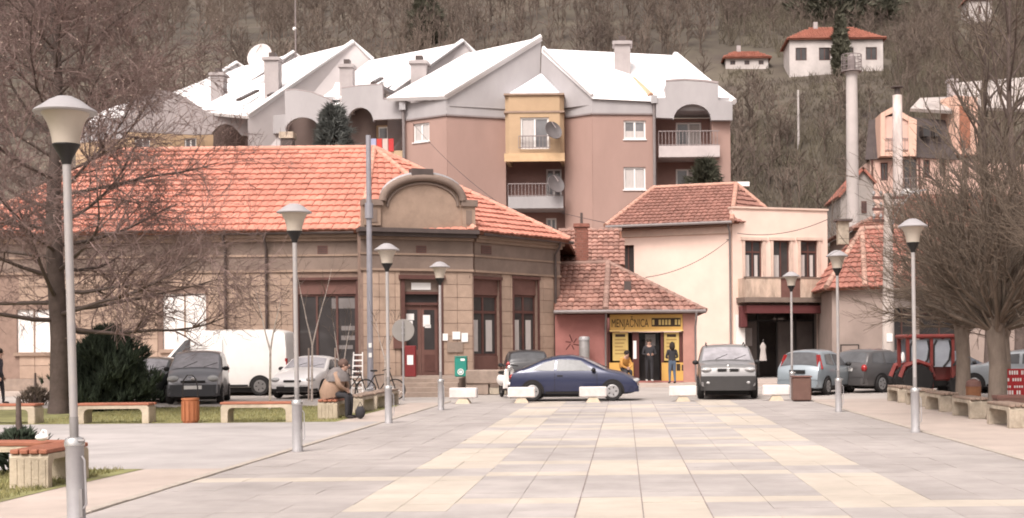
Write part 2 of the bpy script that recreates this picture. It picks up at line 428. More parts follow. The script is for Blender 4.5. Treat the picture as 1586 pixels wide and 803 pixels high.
def sheet(name, pts, z, mat, label, cat):
    b = B(); k = len(pts)
    b.add([(p[0], p[1], z) for p in pts], [tuple(range(k))])
    bm_o = struct(name, b, mat); 
    if bm_o.data.polygons[0].normal.z < 0: bm_o.data.flip_normals()
    return tag(bm_o, label, cat)
sheet('side_path', [(-30, 17.8), (-5.51, 17.8), (-5.51, 29.2), (-30, 29.2)], -0.004, SIDEGREY, 'grey side path crossing in front of the park benches', 'path')
sheet('pavement', [(-5.51, -4), (-5.51, 17.8), (-6.62, 17.8), (-6.75, 15.0), (-6.8, -4)], -0.004, BEIGE, 'narrow beige paving strip beside the near bench', 'pavement')
sheet('pavement', [(-5.51, 29.2), (-5.51, 39.4), (-6.55, 39.4), (-6.55, 29.2)], -0.004, BEIGE, 'narrow beige paving strip along the far row of benches', 'pavement')
sheet('pavement', [(5.65, -4), (40, -4), (40, 39.4), (5.65, 39.4)], -0.004, BEIGE, 'wide beige pavement under the pollarded trees', 'pavement')
lawn1 = sheet('lawn', [(-6.55, 29.2), (-6.55, 37.6), (-30, 37.6), (-30, 29.2)], 0.0, SOIL, 'grass bed behind the park benches by the parked cars', 'lawn')
lawn2 = sheet('lawn', [(-6.63, 17.78), (-6.76, 15.0), (-6.81, 2), (-20, 2), (-20, 17.78)], 0.0, SOIL, 'small grass bed around the near benches', 'lawn')
# raised walk in front of the long facade, with a kerb
b = B().box(-28, -9.2, 48.9, 51.5, -.2, .14)
tag(struct('raised_pavement', b, BEIGE), 'raised pavement along the long stone facade', 'pavement')
b = B().box(-3.2, 14.5, 53.2, 60, -.2, .13)
tag(struct('raised_pavement', b, BEIGE), 'raised pavement before the yellow shop and the cream house', 'pavement')
# grass blades
GRASS = M('grass_blades', (0.14, 0.15, 0.045), var=0.4, scale=3, c2=(0.23, 0.20, 0.09), island=0.35)
S = []
for (x0, x1, y0, y1, n) in ((-14, -6.6, 29.3, 37.5, 9000), (-9.5, -6.85, 12, 17.7, 7000)):
    for i in range(n):
        x, y = rnd.uniform(x0, x1), rnd.uniform(y0, y1); h = rnd.uniform(.02, .07)
        S.append((x, y, 0, x + rnd.uniform(-.03, .03), y + rnd.uniform(-.03, .03), h, .006, .0015))
tag(segs_mesh('grass', S, 3, GRASS), 'short winter grass growing in the beds', 'grass', kind='stuff')

# ---------------- hill ----------------
def hz(x, y):
    d = y - 103
    if d <= 0: return -0.3
    z = 0.42 * d if d < 147 else 0.42 * 147 + 0.33 * (d - 147)
    z += 3.0 * math.sin(x * 0.021 + 1.3) * min(1, d / 60) + 1.6 * math.sin(x * 0.057 + y * 0.031) * min(1, d / 60) + 0.7 * math.sin(x * .13 - y * .09) * min(1, d / 40)
    return z - 0.3 + min(2.0, d * 0.1)
def on_hill(px, py):
    lo, u = 104.0, None
    d = 104.0
    while d < 700:
        p = at(px, py, d)
        if hz(p.x, p.y) >= p.z: return p
        d += 0.5
    return at(px, py, 300)
HILL = M('hill_earth', (0.090, 0.069, 0.060), var=0.3, scale=0.15, c2=(0.088, 0.074, 0.055), big=0.25, bump=0.4, bscale=1.2)
nx, ny = 110, 90; vs = []; fs = []
for j in range(ny + 1):
    y = 100 + (j / ny) ** 1.4 * 640
    for i in range(nx + 1):
        x = -620 + 1240 * i / nx; vs.append((x, y, hz(x, y)))
for j in range(ny):
    for i in range(nx):
        a = j * (nx + 1) + i; fs.append((a, a + 1, a + nx + 2, a + nx + 1))
hill = struct('hill', B().add(vs, fs), HILL, smooth=180, fix=False)
tag(hill, 'brown wooded hillside behind the town', 'hill')
# ---------------- corner building with the orange roof ----------------
STONE = M('ochre_stone', (0.30, 0.215, 0.165), var=0.14, scale=2.5, bump=0.3, bscale=25, big=0.12)
STONEB = OBJRAND('ochre_block', M('ochre_block_base', (0.375, 0.272, 0.21), var=0.12, scale=3, bump=0.3, bscale=25, big=0.12), 0.07)
JOINT = M('joint_brown', (0.25, 0.172, 0.138), var=0.15, scale=4)
FRIEZE = M('frieze_plaster', (0.21, 0.157, 0.13), var=0.15, scale=1.4, bump=0.2, big=0.15)
TILEO = M('orange_clay_tile', (0.525, 0.222, 0.164), var=0.10, scale=0.8, island=0.11, big=0.10, bump=0.15)
TILECAP = M('orange_ridge_tile', (0.55, 0.28, 0.21), var=0.12, scale=1.5, island=0.1)
TILEBASE = M('tile_batten', (0.16, 0.07, 0.045), var=0.2)
DKMETAL = M('dark_sheet_metal', (0.085, 0.065, 0.06), rough=0.55, var=0.2, scale=2)
BRWOOD = M('brown_joinery', (0.105, 0.048, 0.04), rough=0.6, var=0.18, scale=3)
BRPANEL = M('brown_panel', (0.15, 0.075, 0.062), rough=0.6, var=0.15, scale=2)
WGLASS = GLASS('window_glass', (0.05, 0.045, 0.045))
WGLASSL = GLASS('curtained_glass', (0.20, 0.18, 0.175), rough=0.15)
CURT = M('net_curtain', (0.50, 0.46, 0.44), var=0.12, scale=3, stretch=(9, 9, 1))
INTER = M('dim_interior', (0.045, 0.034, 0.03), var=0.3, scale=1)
STEPST = M('step_stone', (0.29, 0.225, 0.185), var=0.16, scale=4, bump=0.3, big=0.1)

FL = F((-90, 50.5), (557, 50.2)); FB = F((559, 49.3), (734, 51.0)); FR = F((735, 51.2), (868, 55.6))
cb = thing('corner_building', 'long ochre stone corner building with orange tiled roof and arched pediment', 'building', (-6.5, 51, 0))
ZE = FL.uz(300, 366)[1]
door_px = (624, 433, 683, 583); wins_r = [(730, 433, 774, 576), (796, 433, 833, 576)]
shop_px = (459, 434, 557, 592); board_px = [(252, 455, 319, 541), (26, 480, 78, 546)]
hL = [FL.rect(*shop_px)] + [FL.rect(*q) for q in board_px]
hL = [(h[0], min(h[1], FL.w - .12), max(h[2], .55 if i else .3), h[3]) for i, h in enumerate(hL)]
hB = [FB.rect(*door_px)]; hB = [(hB[0][0], hB[0][1], .62, hB[0][3])]
hR = [FR.rect(*q) for q in wins_r]
b = B()
wall(b, FL, 0, FL.w, -.1, ZE, .4, hL); wall(b, FB, 0, FB.w, -.1, ZE, .5, hB); wall(b, FR, 0, FR.w, -.1, ZE, .4, hR)
# closing side and back walls
pR = FR.P(FR.w, 0, -.41); b.box(pR.x - .3, pR.x, pR.y, 64, -.1, ZE)
pL = FL.P(0, 0, -.41); b.box(pL.x, pL.x + .4, pL.y, 64, -.1, ZE)
core = b.obj('wall', JOINT, cb, world=True)
# rusticated blocks, each its own stone
zb0, zb1 = .62, FL.uz(300, 424)[1]; nrow = 8; ch = (zb1 - zb0) / nrow
ubm = B().box(0, 1, -1, 0, 0, 1)
unit_blk = None
def blocks(Fr, u0, u1, holes, bw):
    global unit_blk
    n = max(1, round((u1 - u0) / bw)); w_ = (u1 - u0) / n
    for r in range(nrow):
        z0, z1 = zb0 + r * ch, zb0 + (r + 1) * ch
        spans = [(u0 + i * w_, u0 + (i + 1) * w_) for i in range(n)]
        for a, c in spans:
            segs = [(a, c)]
            for h in holes:
                if h[2] < z1 - .05 and h[3] > z0 + .05:
                    ns = []
                    for s0, s1 in segs:
                        if h[1] + .1 <= s0 or h[0] - .1 >= s1: ns.append((s0, s1)); continue
                        if h[0] - .1 - s0 > .12: ns.append((s0, h[0] - .1))
                        if s1 - h[1] - .1 > .12: ns.append((h[1] + .1, s1))
                    segs = ns
            for s0, s1 in segs:
                g = .009
                if unit_blk is None:
                    o = ubm.obj('stone_block', STONEB, core, bevel=.03); unit_blk = o.data
                else:
                    o = bpy.data.objects.new('stone_block', unit_blk); COL.objects.link(o); o.parent = core
                p = Fr.P(s0 + g, z0 + g, -.02) - cb.location
                o.location = p; o.rotation_euler = (0, 0, math.atan2(Fr.u.y, Fr.u.x))
                o.scale = (s1 - s0 - 2 * g, .045 + rnd.uniform(0, .008), ch - 2 * g)
u_lo = FL.uz(30, 500)[0]
blocks(FL, u_lo, FL.w - .02, hL, .6)
blocks(FB, .1, FB.w - .05, hB, .62)
blocks(FR, .05, FR.w - .45, hR, .70)
# plinth, frieze and mouldings
b = B()
for Fr, hs_ in ((FL, []), (FB, hB), (FR, [])):
    wall(b, Fr, 0, Fr.w, -.05, zb0, .1, [(h[0], h[1], .0, 2) for h in hs_], n1=.08)
b.obj('plinth', STEPST, cb, world=True)
b = B()
for Fr in (FL, FB, FR): b.fbox(Fr, .02, Fr.w - .02, zb1 + .02, ZE - .25, .0, .035)
fr = b.obj('frieze', FRIEZE, cb, world=True)
b = B()
for Fr in (FL, FB, FR):
    b.fbox(Fr, 0, Fr.w, zb1 + .01, zb1 + .10, .0, .09); b.fbox(Fr, 0, Fr.w, zb1 + .62, zb1 + .70, .0, .075)
    b.fbox(Fr, 0, Fr.w, ZE - .25, ZE - .12, .0, .16); b.fbox(Fr, 0, Fr.w, ZE - .12, ZE, .0, .28)
b.obj('moulding', STONE, cb, world=True)
# vents in the frieze
for Fr, px in ((FB, 652), (FR, 752), (FL, 500), (FL, 300)):
    u0, u1, z0, z1 = Fr.rect(px - 8, 381, px + 8, 394)
    b = B().fbox(Fr, u0, u1, z0, z1, .036, .05); v = b.obj('vent', BRPANEL, cb, world=True)
    b = B()
    for k in range(4): b.fbox(Fr, u0 + .03, u1 - .03, z0 + (k + .3) * (z1 - z0) / 4.3, z0 + (k + .6) * (z1 - z0) / 4.3, .05, .065)
    b.obj('louvre', DKMETAL, v, world=True)

def window(Fr, h, root, rec=.16, mats=(BRWOOD, WGLASS), transom=.28, bars=1, fw=.07, head=None, name='window', sill=None, low=None):
    """recessed window: frame, panes, optional roller-box head and parapet panel"""
    u0, u1, z0, z1 = h; b = B()
    zt = z1 - (head or 0); zl = z0 + (low or 0)
    b.fbox(Fr, u0, u0 + fw, zl, zt, -rec - .06, -rec); b.fbox(Fr, u1 - fw, u1, zl, zt, -rec - .06, -rec)
    b.fbox(Fr, u0 + fw, u1 - fw, zt - fw, zt, -rec - .06, -rec); b.fbox(Fr, u0 + fw, u1 - fw, zl, zl + fw, -rec - .06, -rec)
    ztr = zt - (zt - zl) * transom if transom else None
    if transom: b.fbox(Fr, u0 + fw, u1 - fw, ztr - fw * .6, ztr + fw * .6, -rec - .055, -rec + .012)
    for k in range(1, bars + 1):
        u = u0 + (u1 - u0) * k / (bars + 1); b.fbox(Fr, u - fw * .55, u + fw * .55, zl + fw, zt - fw, -rec - .05, -rec + .006)
    w_ = b.obj(name, mats[0], root, world=True)
    lev = [(zl + fw, ztr - fw * .6), (ztr + fw * .6, zt - fw)] if transom else [(zl + fw, zt - fw)]
    for k in range(bars + 1):
        a = u0 + (u1 - u0) * k / (bars + 1); c = u0 + (u1 - u0) * (k + 1) / (bars + 1)
        a += fw if k == 0 else fw * .55; c -= fw if k == bars else fw * .55
        for (q0, q1) in lev: B().fbox(Fr, a, c, q0, q1, -rec - .045, -rec - .03).obj('pane', mats[1], w_, world=True)
    if head: B().fbox(Fr, u0, u1, zt + .004, z1, -rec - .06, -rec + .06).obj('shutter_box', BRPANEL, w_, world=True)
    if low: B().fbox(Fr, u0, u1, z0, zl - .004, -rec - .06, -rec + .05).obj('apron_panel', BRPANEL, w_, world=True)
    if sill: B().fbox(Fr, u0 - .06, u1 + .06, z0 - .07, z0 - .004, -rec, .07).obj('sill', sill, w_, world=True)
    return w_
for h in hR:
    hh = h[3] - h[2]
    wn = window(FR, h, cb, head=hh * .17, low=hh * .17, fw=.09)
    for k in (0.12, 0.62):  # white curtains seen through the lower lights
        u = h[0] + (h[1] - h[0]) * k
        B().fbox(FR, u, u + (h[1] - h[0]) * .22, h[2] + hh * .22, h[2] + hh * .56, -.186, -.1835).obj('curtain', CURT, wn, world=True)
    b = B(); b.fbox(FR, h[0] - .1, h[0], h[2], h[3], -.02, .04).fbox(FR, h[1], h[1] + .1, h[2], h[3], -.02, .04).fbox(FR, h[0] - .14, h[1] + .14, h[3], h[3] + .12, -.02, .07)
    b.obj('surround', BRWOOD, wn, world=True)
# shop window of the long front
h = hL[0]; wn = window(FL, h, cb, head=.55, low=.0, transom=.0, bars=2, fw=.08, rec=.14)
b = B(); b.fbox(FL, h[0] - .12, h[0], h[2], h[3], -.02, .05).fbox(FL, h[1], h[1] + .1, h[2], h[3], -.02, .05).fbox(FL, h[0] - .16, h[1] + .1, h[3], h[3] + .1, -.02, .09)
b.obj('surround', BRWOOD, wn, world=True)
for q in ((512, 462, 548, 478), (527, 505, 548, 512), (527, 520, 548, 527), (520, 535, 545, 541)):
    u0, u1, z0, z1 = FL.rect(*q); B().fbox(FL, u0, u1, z0, z1, -.168, -.166).obj('paper_notice', WGLASSL, wn, world=True)
for h in hL[1:]:
    wn = B().fbox(FL, h[0], h[1], h[2], h[3], -.14, -.08).obj('window_board', WHITEP, cb, world=True)
    b = B(); m = (h[0] + h[1]) / 2; b.fbox(FL, m - .03, m + .03, h[2], h[3], -.079, -.055).fbox(FL, h[0] - .1, h[1] + .1, h[2] - .14, h[2] - .004, -.14, .12)
    b.obj('sill', STONE, wn, world=True)
# entrance
h = hB[0]; dz0 = h[2]; wd = h[1] - h[0]
dfr = B(); dfr.fbox(FB, h[0] - .07, h[0] + .08, dz0, h[3], -.3, .05).fbox(FB, h[1] - .08, h[1] + .07, dz0, h[3], -.3, .05).fbox(FB, h[0] - .16, h[1] + .16, h[3], h[3] + .16, -.1, .14)
zt = FB.uz(652, 452)[1]; zd = FB.uz(652, 470)[1]
dfr.fbox(FB, h[0] + .08, h[1] - .08, zt - .1, zt, -.28, -.05).fbox(FB, h[0] + .08, h[1] - .08, zd - .06, zd + .03, -.28, -.12)
door = dfr.obj('door', BRWOOD, cb, world=True)
B().fbox(FB, h[0] + .08, h[1] - .08, zt, h[3], -.22, -.12).obj('transom_panel', FRIEZE, door, world=True)
u0, u1, z0, z1 = FB.rect(638, 438, 668, 449); B().fbox(FB, u0, u1, z0, z1, -.12, -.09).obj('name_plate', PAPER, door, world=True)
B().fbox(FB, h[0] + .08, h[1] - .08, zd + .03, zt - .1, -.25, -.22).obj('fanlight', WGLASS, door, world=True)
for a, c in ((h[0] + .085, h[0] + wd * .5 - .01), (h[0] + wd * .5 + .01, h[1] - .085)):
    b = B().fbox(FB, a, c, dz0, zd - .065, -.27, -.21); lf = b.obj('door_leaf', BRPANEL, door, world=True)
    B().fbox(FB, a + .12, c - .12, dz0 + 1.0, zd - .25, -.215, -.205).obj('pane', WGLASS, lf, world=True)
    B().fbox(FB, a + .12, c - .12, dz0 + .15, dz0 + .8, -.215, -.195).obj('panel', BRWOOD, lf, world=True)
for q in ((631, 486, 643, 496), (634, 497, 641, 510), (657, 488, 668, 506), (660, 503, 669, 508)):
    u0, u1, z0, z1 = FB.rect(*q); B().fbox(FB, u0, u1, z0, z1, -.2, -.195).obj('paper_notice', PAPER, door, world=True)
# steps up to the door
st = None
b = B(); sx0, sx1 = gnd(600, 616).x, gnd(700, 616).x
for k in range(4):
    o = B().box(sx0 - .3 + .02 * k, sx1 + .02, 44.2 + .33 * k, 52.5 if k == 3 else 44.2 + .33 * (k + 1) + .03, -.05, .155 * (k + 1)).obj('step', STEPST, cb, world=True, bevel=.012)
# pediment
arch = [(590, 352)]
px_c, rx, ytop, ybase = 653, 62, 276, 312
ptsA = [(px_c - rx * math.cos(math.pi * i / 16), ybase - (ybase - ytop) * math.sin(math.pi * i / 16)) for i in range(17)]
FP = FB
pts = [(561, 352), (561, 316), (589, 313)] + ptsA[0:] + [(716, 315), (733, 316), (733, 357)]
ped = B().ppoly(FP, pts, -.35, .12).obj('pediment', STONE, cb, world=True)
arcu = [FP.uz(*p) for p in ptsA]
b = B(); b.path([FP.P(u, z + .0, .2) for u, z in arcu], .16, 8); b.path([FP.P(u * .88 + .12 * FP.uz(px_c, 310)[0], z - .22, .14) for u, z in arcu], .06, 6)
b.obj('arch_moulding', FRIEZE, ped, world=True, smooth=50)
b = B().path([FP.P(u, z + .13, .12) for u, z in arcu], .11, 8); b.obj('arch_flashing', GALV, ped, world=True, smooth=50)
B().pbox(FP, 635, 263, 668, 276, -.2, .32).obj('crest_block', DKMETAL, ped, world=True)
for q in ((560, 310, 591, 319), (712, 311, 737, 321)):
    B().pbox(FP, *q, -.3, .3).obj('pilaster_cap', FRIEZE, ped, world=True)
for q in ((563, 319, 588, 350), (714, 321, 734, 354)):
    b = B().pbox(FP, *q, .0, .22); pl_ = b.obj('pilaster', STONE, ped, world=True)
    u0, u1, z0, z1 = FP.rect(*q); B().fbox(FP, u0 + .15, u1 - .15, z0 + .12, z1 - .15, .22, .245).obj('panel', FRIEZE, pl_, world=True)
b = B(); u0, u1, z0, z1 = FP.rect(577, 350, 734, 364)
b.fbox(FP, -.12, FP.w + .12, ZE + .0, ZE + .16, -.1, .55); b.fbox(FP, -.05, FP.w + .05, ZE - .14, ZE, -.1, .38)
b.obj('cornice', DKMETAL, cb, world=True)
# gutters and downpipes
b = B(); b.path([FL.P(0, ZE + .06, .42), FL.P(FL.w - .1, ZE + .06, .42)], .07, 8); b.path([FR.P(.1, ZE + .05, .42), FR.P(FR.w + .4, ZE + .05, .42)], .07, 8)
b.obj('gutter', DKMETAL, cb, world=True)
for Fr, px, n0 in ((FL, 351, .1), (FL, 414, .1), (FR, 857, .1)):
    u = Fr.uz(px, 450)[0]
    b = B().path([Fr.P(u, ZE, .42), Fr.P(u, ZE - .18, .36), Fr.P(u, ZE - .5, n0 + .03), Fr.P(u, .3, n0 + .03)], .055, 8); b.obj('downpipe', DKMETAL, cb, world=True, smooth=50)
# plaques and notices beside the door
for q in ((685, 517, 693, 528), (700, 514, 712, 526), (714, 516, 724, 530), (610, 516, 618, 526)):
    u0, u1, z0, z1 = FB.rect(*q); B().fbox(FB, u0, u1, z0, z1, .06, .075).obj('paper_notice', PAPER, cb, world=True)
u0, u1, z0, z1 = FB.rect(692, 530, 716, 546); B().fbox(FB, u0, u1, z0, z1, .03, .08).obj('stone_plaque', STEPST, cb, world=True)
u0, u1, z0, z1 = FB.rect(609, 521, 627, 540); B().fbox(FB, u0, u1, z0, z1, .03, .1).obj('notice_box', BRPANEL, cb, world=True)
# roof
def rp(px, py, d): return at(px, py, d)
e0, e1 = rp(-80, 366, 49.9), rp(559, 360, 49.7); r0, r1 = rp(190, 234, 56.6), rp(580, 232, 56.6)
e0.z = e1.z = ZE + .12; r0.z = r1.z = rp(400, 233, 56.6).z
q0, q1 = rp(737, 357, 50.6), rp(882, 373, 55.3); q0.z = ZE + .12; q1.z = ZE + .12
bk0, bk1 = Vector((e0.x, 63.5, ZE + .12)), Vector((q1.x, 63.5, ZE + .12))
roof = B()
for poly in ([e0, e1, r1, r0], [e1, q0, r1], [q0, q1, r1], [q1, bk1, r1], [bk1, bk0, r0, r1], [bk0, e0, r0]): roof.slab(poly, .12)
roof = roof.obj('roof', TILEBASE, cb, world=True)
for poly in ([e0, e1, r1, r0], [e1, q0, r1], [q0, q1, r1], [bk0, e0, r0]):
    roof_tiles(poly, roof, TILEO, course=.54, tw=.3, h=.032)
for a, c in ((r0, r1), (e1, r1), (q0, r1), (q1, r1), (e0, r0)): ridge_caps(a + Vector((0, 0, .06)), c + Vector((0, 0, .06)), roof, TILECAP, .13)
c0 = rp(446, 236, 57.2)
ch_ = B().cbox((c0.x, c0.y, c0.z + .1), (.5, .5, 1.0)).obj('chimney', DKMETAL, roof, world=True); B().cbox((c0.x, c0.y, c0.z + .72), (.62, .62, .28)).obj('chimney_cap', CONC2, ch_, world=True)

# ---------------- things beside the entrance ----------------
p = gnd(636, 612)
pb = thing('notice_pillar', 'narrow red notice box with a white sheet beside the entrance door', 'notice box', (at(636, 540, 47.6).x, 47.6, .62))
B().box(-.2, .2, -.12, .12, 0, 1.15).obj('case', M('dark_red_box', (0.19, 0.028, 0.03), rough=.5, var=.1), pb, bevel=.02)
B().box(-.11, .11, -.135, -.123, .45, .8).obj('white_sheet', PAPER, pb)
p = gnd(714, 608)
gb = thing('green_bin', 'turquoise litter box with a white round emblem by the steps', 'litter box', (at(714, 540, 47.0).x, 47.0, 0))
TURQ = M('turquoise_plastic', (0.03, 0.24, 0.19), rough=.45, var=.1)
B().box(-.22, .22, -.15, .15, .62, 1.32).obj('box', TURQ, gb, bevel=.03); B().box(-.05, .05, -.05, .05, 0, .62).obj('post', GALVD, gb); B().box(-.23, .23, -.16, .17, 1.325, 1.37).obj('lid', TURQ, gb, bevel=.02)
B().path([(math.cos(a) * .1, -.158, .8 + math.sin(a) * .1) for a in [i * math.pi / 8 for i in range(16)]], .018, 6, closed=True).obj('round_emblem', PAPER, gb)
B().box(-.05, .05, -.157, -.151, .75, .85).obj('emblem_centre', PAPER, gb); B().box(.0, .15, -.157, -.151, 1.2, 1.28).obj('sticker', PAPER, gb)
sb_ = thing('stone_trough', 'low brown stone trough under the window beside the entrance', 'trough', (at(755, 540, 46.2).x, 46.2, 0))
b = B(); b.box(-.75, .75, -.35, .35, .38, .88); b.obj('basin', STEPST, sb_, bevel=.04); B().box(-.75, .05, -.3, .3, 0, .376).obj('foot', STEPST, sb_, bevel=.02); B().box(.08, .7, -.25, .3, 0, .24).obj('foot', CONC2, sb_, bevel=.02)
# ---------------- low exchange shop with the red roof ----------------
REDWALL = M('red_plaster', (0.35, 0.15, 0.132), var=0.12, scale=1.5, bump=.2, big=.12)
PINKPIER = M('pink_pier', (0.42, 0.22, 0.18), var=0.1, scale=2, bump=.2)
TILER = M('old_red_tile', (0.325, 0.165, 0.132), var=0.25, scale=1.6, island=0.3, big=0.18, bump=0.2, c2=(0.31, 0.175, 0.14))
TILERC = M('old_ridge_tile', (0.27, 0.17, 0.14), var=0.2, scale=2, island=0.15)
YEL = M('yellow_signboard', (0.58, 0.345, 0.10), var=0.07, scale=2, rough=.5)
YELP = M('pale_yellow_board', (0.50, 0.36, 0.13), var=0.1, scale=2, rough=.5)
DKLET = M('dark_lettering', (0.045, 0.03, 0.02), var=.1)
GUTR = M('grey_gutter', (0.22, 0.19, 0.185), rough=.5, var=.12)
es = thing('exchange_shop', 'low red house with yellow exchange shop front and old tiled roof', 'shop', (2.0, 57, 0))
FX = F((860, 55.0), (1077, 55.4)); ZX = FX.uz(960, 487)[1]
hx = [FX.rect(944, 512, 1058, 596)]; hx = [(hx[0][0], hx[0][1], .13, hx[0][3] + .55)]
b = B(); uy = FX.uz(941, 540)[0]
wall(b, FX, 0, uy, 0, ZX, .3, []); b.box(FX.P(0, 0).x - .0, FX.P(0, 0).x + .3, 55.35, 61.5, 0, ZX)
b.obj('wall', REDWALL, es, world=True)
b = B(); uq = FX.uz(1058, 540)[0]
wall(b, FX, uy + .01, FX.w, 0, ZX, .3, [(uy + .01, uq, -.1, ZX + .1)]); pr = FX.P(FX.w, 0, -.31); b.box(pr.x - .3, pr.x, pr.y, 61.5, 0, ZX)
b.obj('wall', PINKPIER, es, world=True)
u0, u1, z0, z1 = FX.rect(944, 490, 1057, 511)
sg = B().fbox(FX, u0 + .02, u1, z0, ZX - .02, -.28, .06).obj('signboard', YEL, es, world=True)
B().fbox(FX, u0 + .0, u1 + .02, z0 - .07, z0 - .004, -.2, .09).obj('sign_ledge', M('light_yellow_trim', (0.72, 0.5, 0.2), var=.05), sg, world=True)
a0, a1, c0, c1 = FX.rect(947, 493, 1004, 508)
text_mesh('MENJAČNICA', .5, 'lettering', DKLET, sg, fmat(FX, (a0 + a1) / 2, (c0 + c1) / 2 - .03, .066, es), .012, a1 - a0)
a0, a1, c0, c1 = FX.rect(1009, 493, 1054, 506)
pn = B().fbox(FX, a0, a1, c0, c1, .06, .075).obj('black_panel', DKLET, sg, world=True)
n = 9
for k in range(n):
    if k in (1, 6): continue
    x0 = a0 + (a1 - a0) * (k + .2) / n; x1 = a0 + (a1 - a0) * (k + .85) / n
    B().fbox(FX, x0, x1, c0 + .07, c1 - .07, .075, .08).obj('panel_mark', YELP, sg, world=True)
# recessed glazed front
b = B(); ui0, ui1 = uy + .03, uq - .02
B().fbox(FX, ui0, ui1, .0, .2, -1.2, .12).obj('door_step', REDWALL, es, world=True)
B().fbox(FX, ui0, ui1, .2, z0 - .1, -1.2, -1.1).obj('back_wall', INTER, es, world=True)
FRM = M('dark_red_frame', (0.10, 0.035, 0.03), rough=.5, var=.12)
dr0, dr1 = FX.uz(990, 550)[0], FX.uz(1024, 550)[0]
b = B()
for (a, c) in ((ui0, ui0 + .08), (dr0 - .28, dr0), (dr1, dr1 + .12), (ui1 - .14, ui1)): b.fbox(FX, a, c, .2, z0 - .1, -.22, -.12)
b.obj('shopfront_frame', FRM, es, world=True)
for (pq, ph) in ((949, 973), (1029, 1052)):
    a0, a1, c0, c1 = FX.rect(pq, 515, ph, 559)
    bd = B().fbox(FX, a0, a1, c0, c1, -.13, -.08).obj('rate_board', YELP, es, world=True)
    B().fbox(FX, a0 + .12, a1 - .12, c1 - .2, c1 - .08, -.08, -.075).obj('heading_bar', DKLET, bd, world=True)
    for k in range(5):
        zz = c1 - .34 - k * .15
        B().fbox(FX, a0 + .1, a1 - .1 - .06 * (k % 3), zz, zz + .055, -.08, -.075).obj('rate_line', M('faded_lettering', (0.30, 0.2, 0.075), var=.1), bd, world=True)
for (pq, ph) in ((943, 981), (1025, 1064)):
    a0, a1, c0, c1 = FX.rect(pq, 562, ph, 594)
    lb = B().fbox(FX, a0 + (.02 if pq < 1000 else 0), min(a1, FX.w - .3), .16, c1, -.1, -.02).obj('lower_panel', YEL, es, world=True)
    if pq > 1000:
        for k, (w0, hh0) in enumerate(((.12, .34), (.16, .3), (.1, .26))): B().fbox(FX, a0 + .42 + k * .22, a0 + .42 + k * .22 + w0, .62, .62 + hh0, -.02, -.014).obj('faded_mark', DKLET, lb, world=True)
a0, a1, c0, c1 = FX.rect(981, 528, 986, 556); B().fbox(FX, a0, a1, c0, c1, -.11, -.09).obj('white_strip', PAPER, es, world=True)
B().fbox(FX, dr0 + .02, dr1 - .02, .2, z0 - .12, -.5, -.46).obj('door_glass', GLASS('dark_door_glass', (.02, .018, .018)), es, world=True)
B().fbox(FX, dr0 + .3, dr1 - .2, 1.7, 2.2, -.459, -.45).obj('sticker', WGLASSL, es, world=True)
# graffiti blotch and metal drum by the red wall
GRAF = M('black_graffiti', (0.10, 0.035, 0.03), var=.2); cxg, czg = FX.uz(886, 532)
b = B()
for k in range(6):
    a = k * 1.05 + .3; r = .28 + .1 * (k % 2)
    b.path([FX.P(cxg + math.cos(a) * .07, czg + math.sin(a) * .07, .004), FX.P(cxg + math.cos(a + .5) * r, czg + math.sin(a + .5) * r, .004)], .02, 4)
b.obj('graffiti', GRAF, es, world=True)
mp_ = at(905, 540, 54.4)
md = thing('metal_drum', 'tall grey metal drum standing against the red wall', 'drum', (mp_.x, mp_.y, .13))
B().lathe([(.2, 0), (.22, .05), (.22, 1.85), (.19, 1.9)], 16).obj('drum_body', GALVD, md, smooth=40); B().lathe([(.235, 1.82), (.24, 1.9), (.2, 1.98), (.0, 2.0)], 16).obj('drum_lid', GALV, md, smooth=40)
x0 = rp(858, 487, 54.5); x1 = rp(938, 487, 54.4); x2 = rp(1093, 486, 55.3); y0 = rp(858, 410, 58.6); y1 = rp(942, 409, 58.6)
for q in (x0, x1, x2): q.z = ZX + .12
y0.z = y1.z
kx = Vector((x2.x, 62.5, ZX + .12)); kx0 = Vector((x0.x, 62.5, ZX + .12))
b = B()
for poly in ([x0, x1, y1, y0], [x1, x2, y1], [x2, kx, y1], [kx, kx0, y0, y1]): b.slab(poly, .12)
rf = b.obj('roof', TILEBASE, es, world=True)
for poly in ([x0, x1, y1, y0], [x1, x2, y1], [x2, kx, y1]): roof_tiles(poly, rf, TILER, .4, .26, .045, .02)
ridge_caps(x1 + Vector((0, 0, .06)), y1 + Vector((0, 0, .06)), rf, TILERC, .14); ridge_caps(y0, y1 + Vector((0, 0, .05)), rf, TILERC, .12); ridge_caps(x2, y1 + Vector((0, 0, .05)), rf, TILERC, .12)
v0 = rp(972, 447, 56.4); B().cbox(v0 + Vector((0, 0, .1)), (.3, .3, .42)).obj('roof_vent', DKMETAL, rf, world=True)
b = B().path([x0 + Vector((0, -.1, -.02)), x1 + Vector((0, -.1, -.02)), x2 + Vector((0, -.1, -.02))], .075, 8); b.obj('gutter', GUTR, es, world=True)
for px in (938, 1077):
    u = FX.uz(px, 540)[0]; B().path([FX.P(u, ZX + .05, .5), FX.P(u, ZX - .25, .42), FX.P(u, ZX - .55, .08), FX.P(u, .2, .08)], .045, 8).obj('downpipe', GUTR, es, world=True, smooth=50)

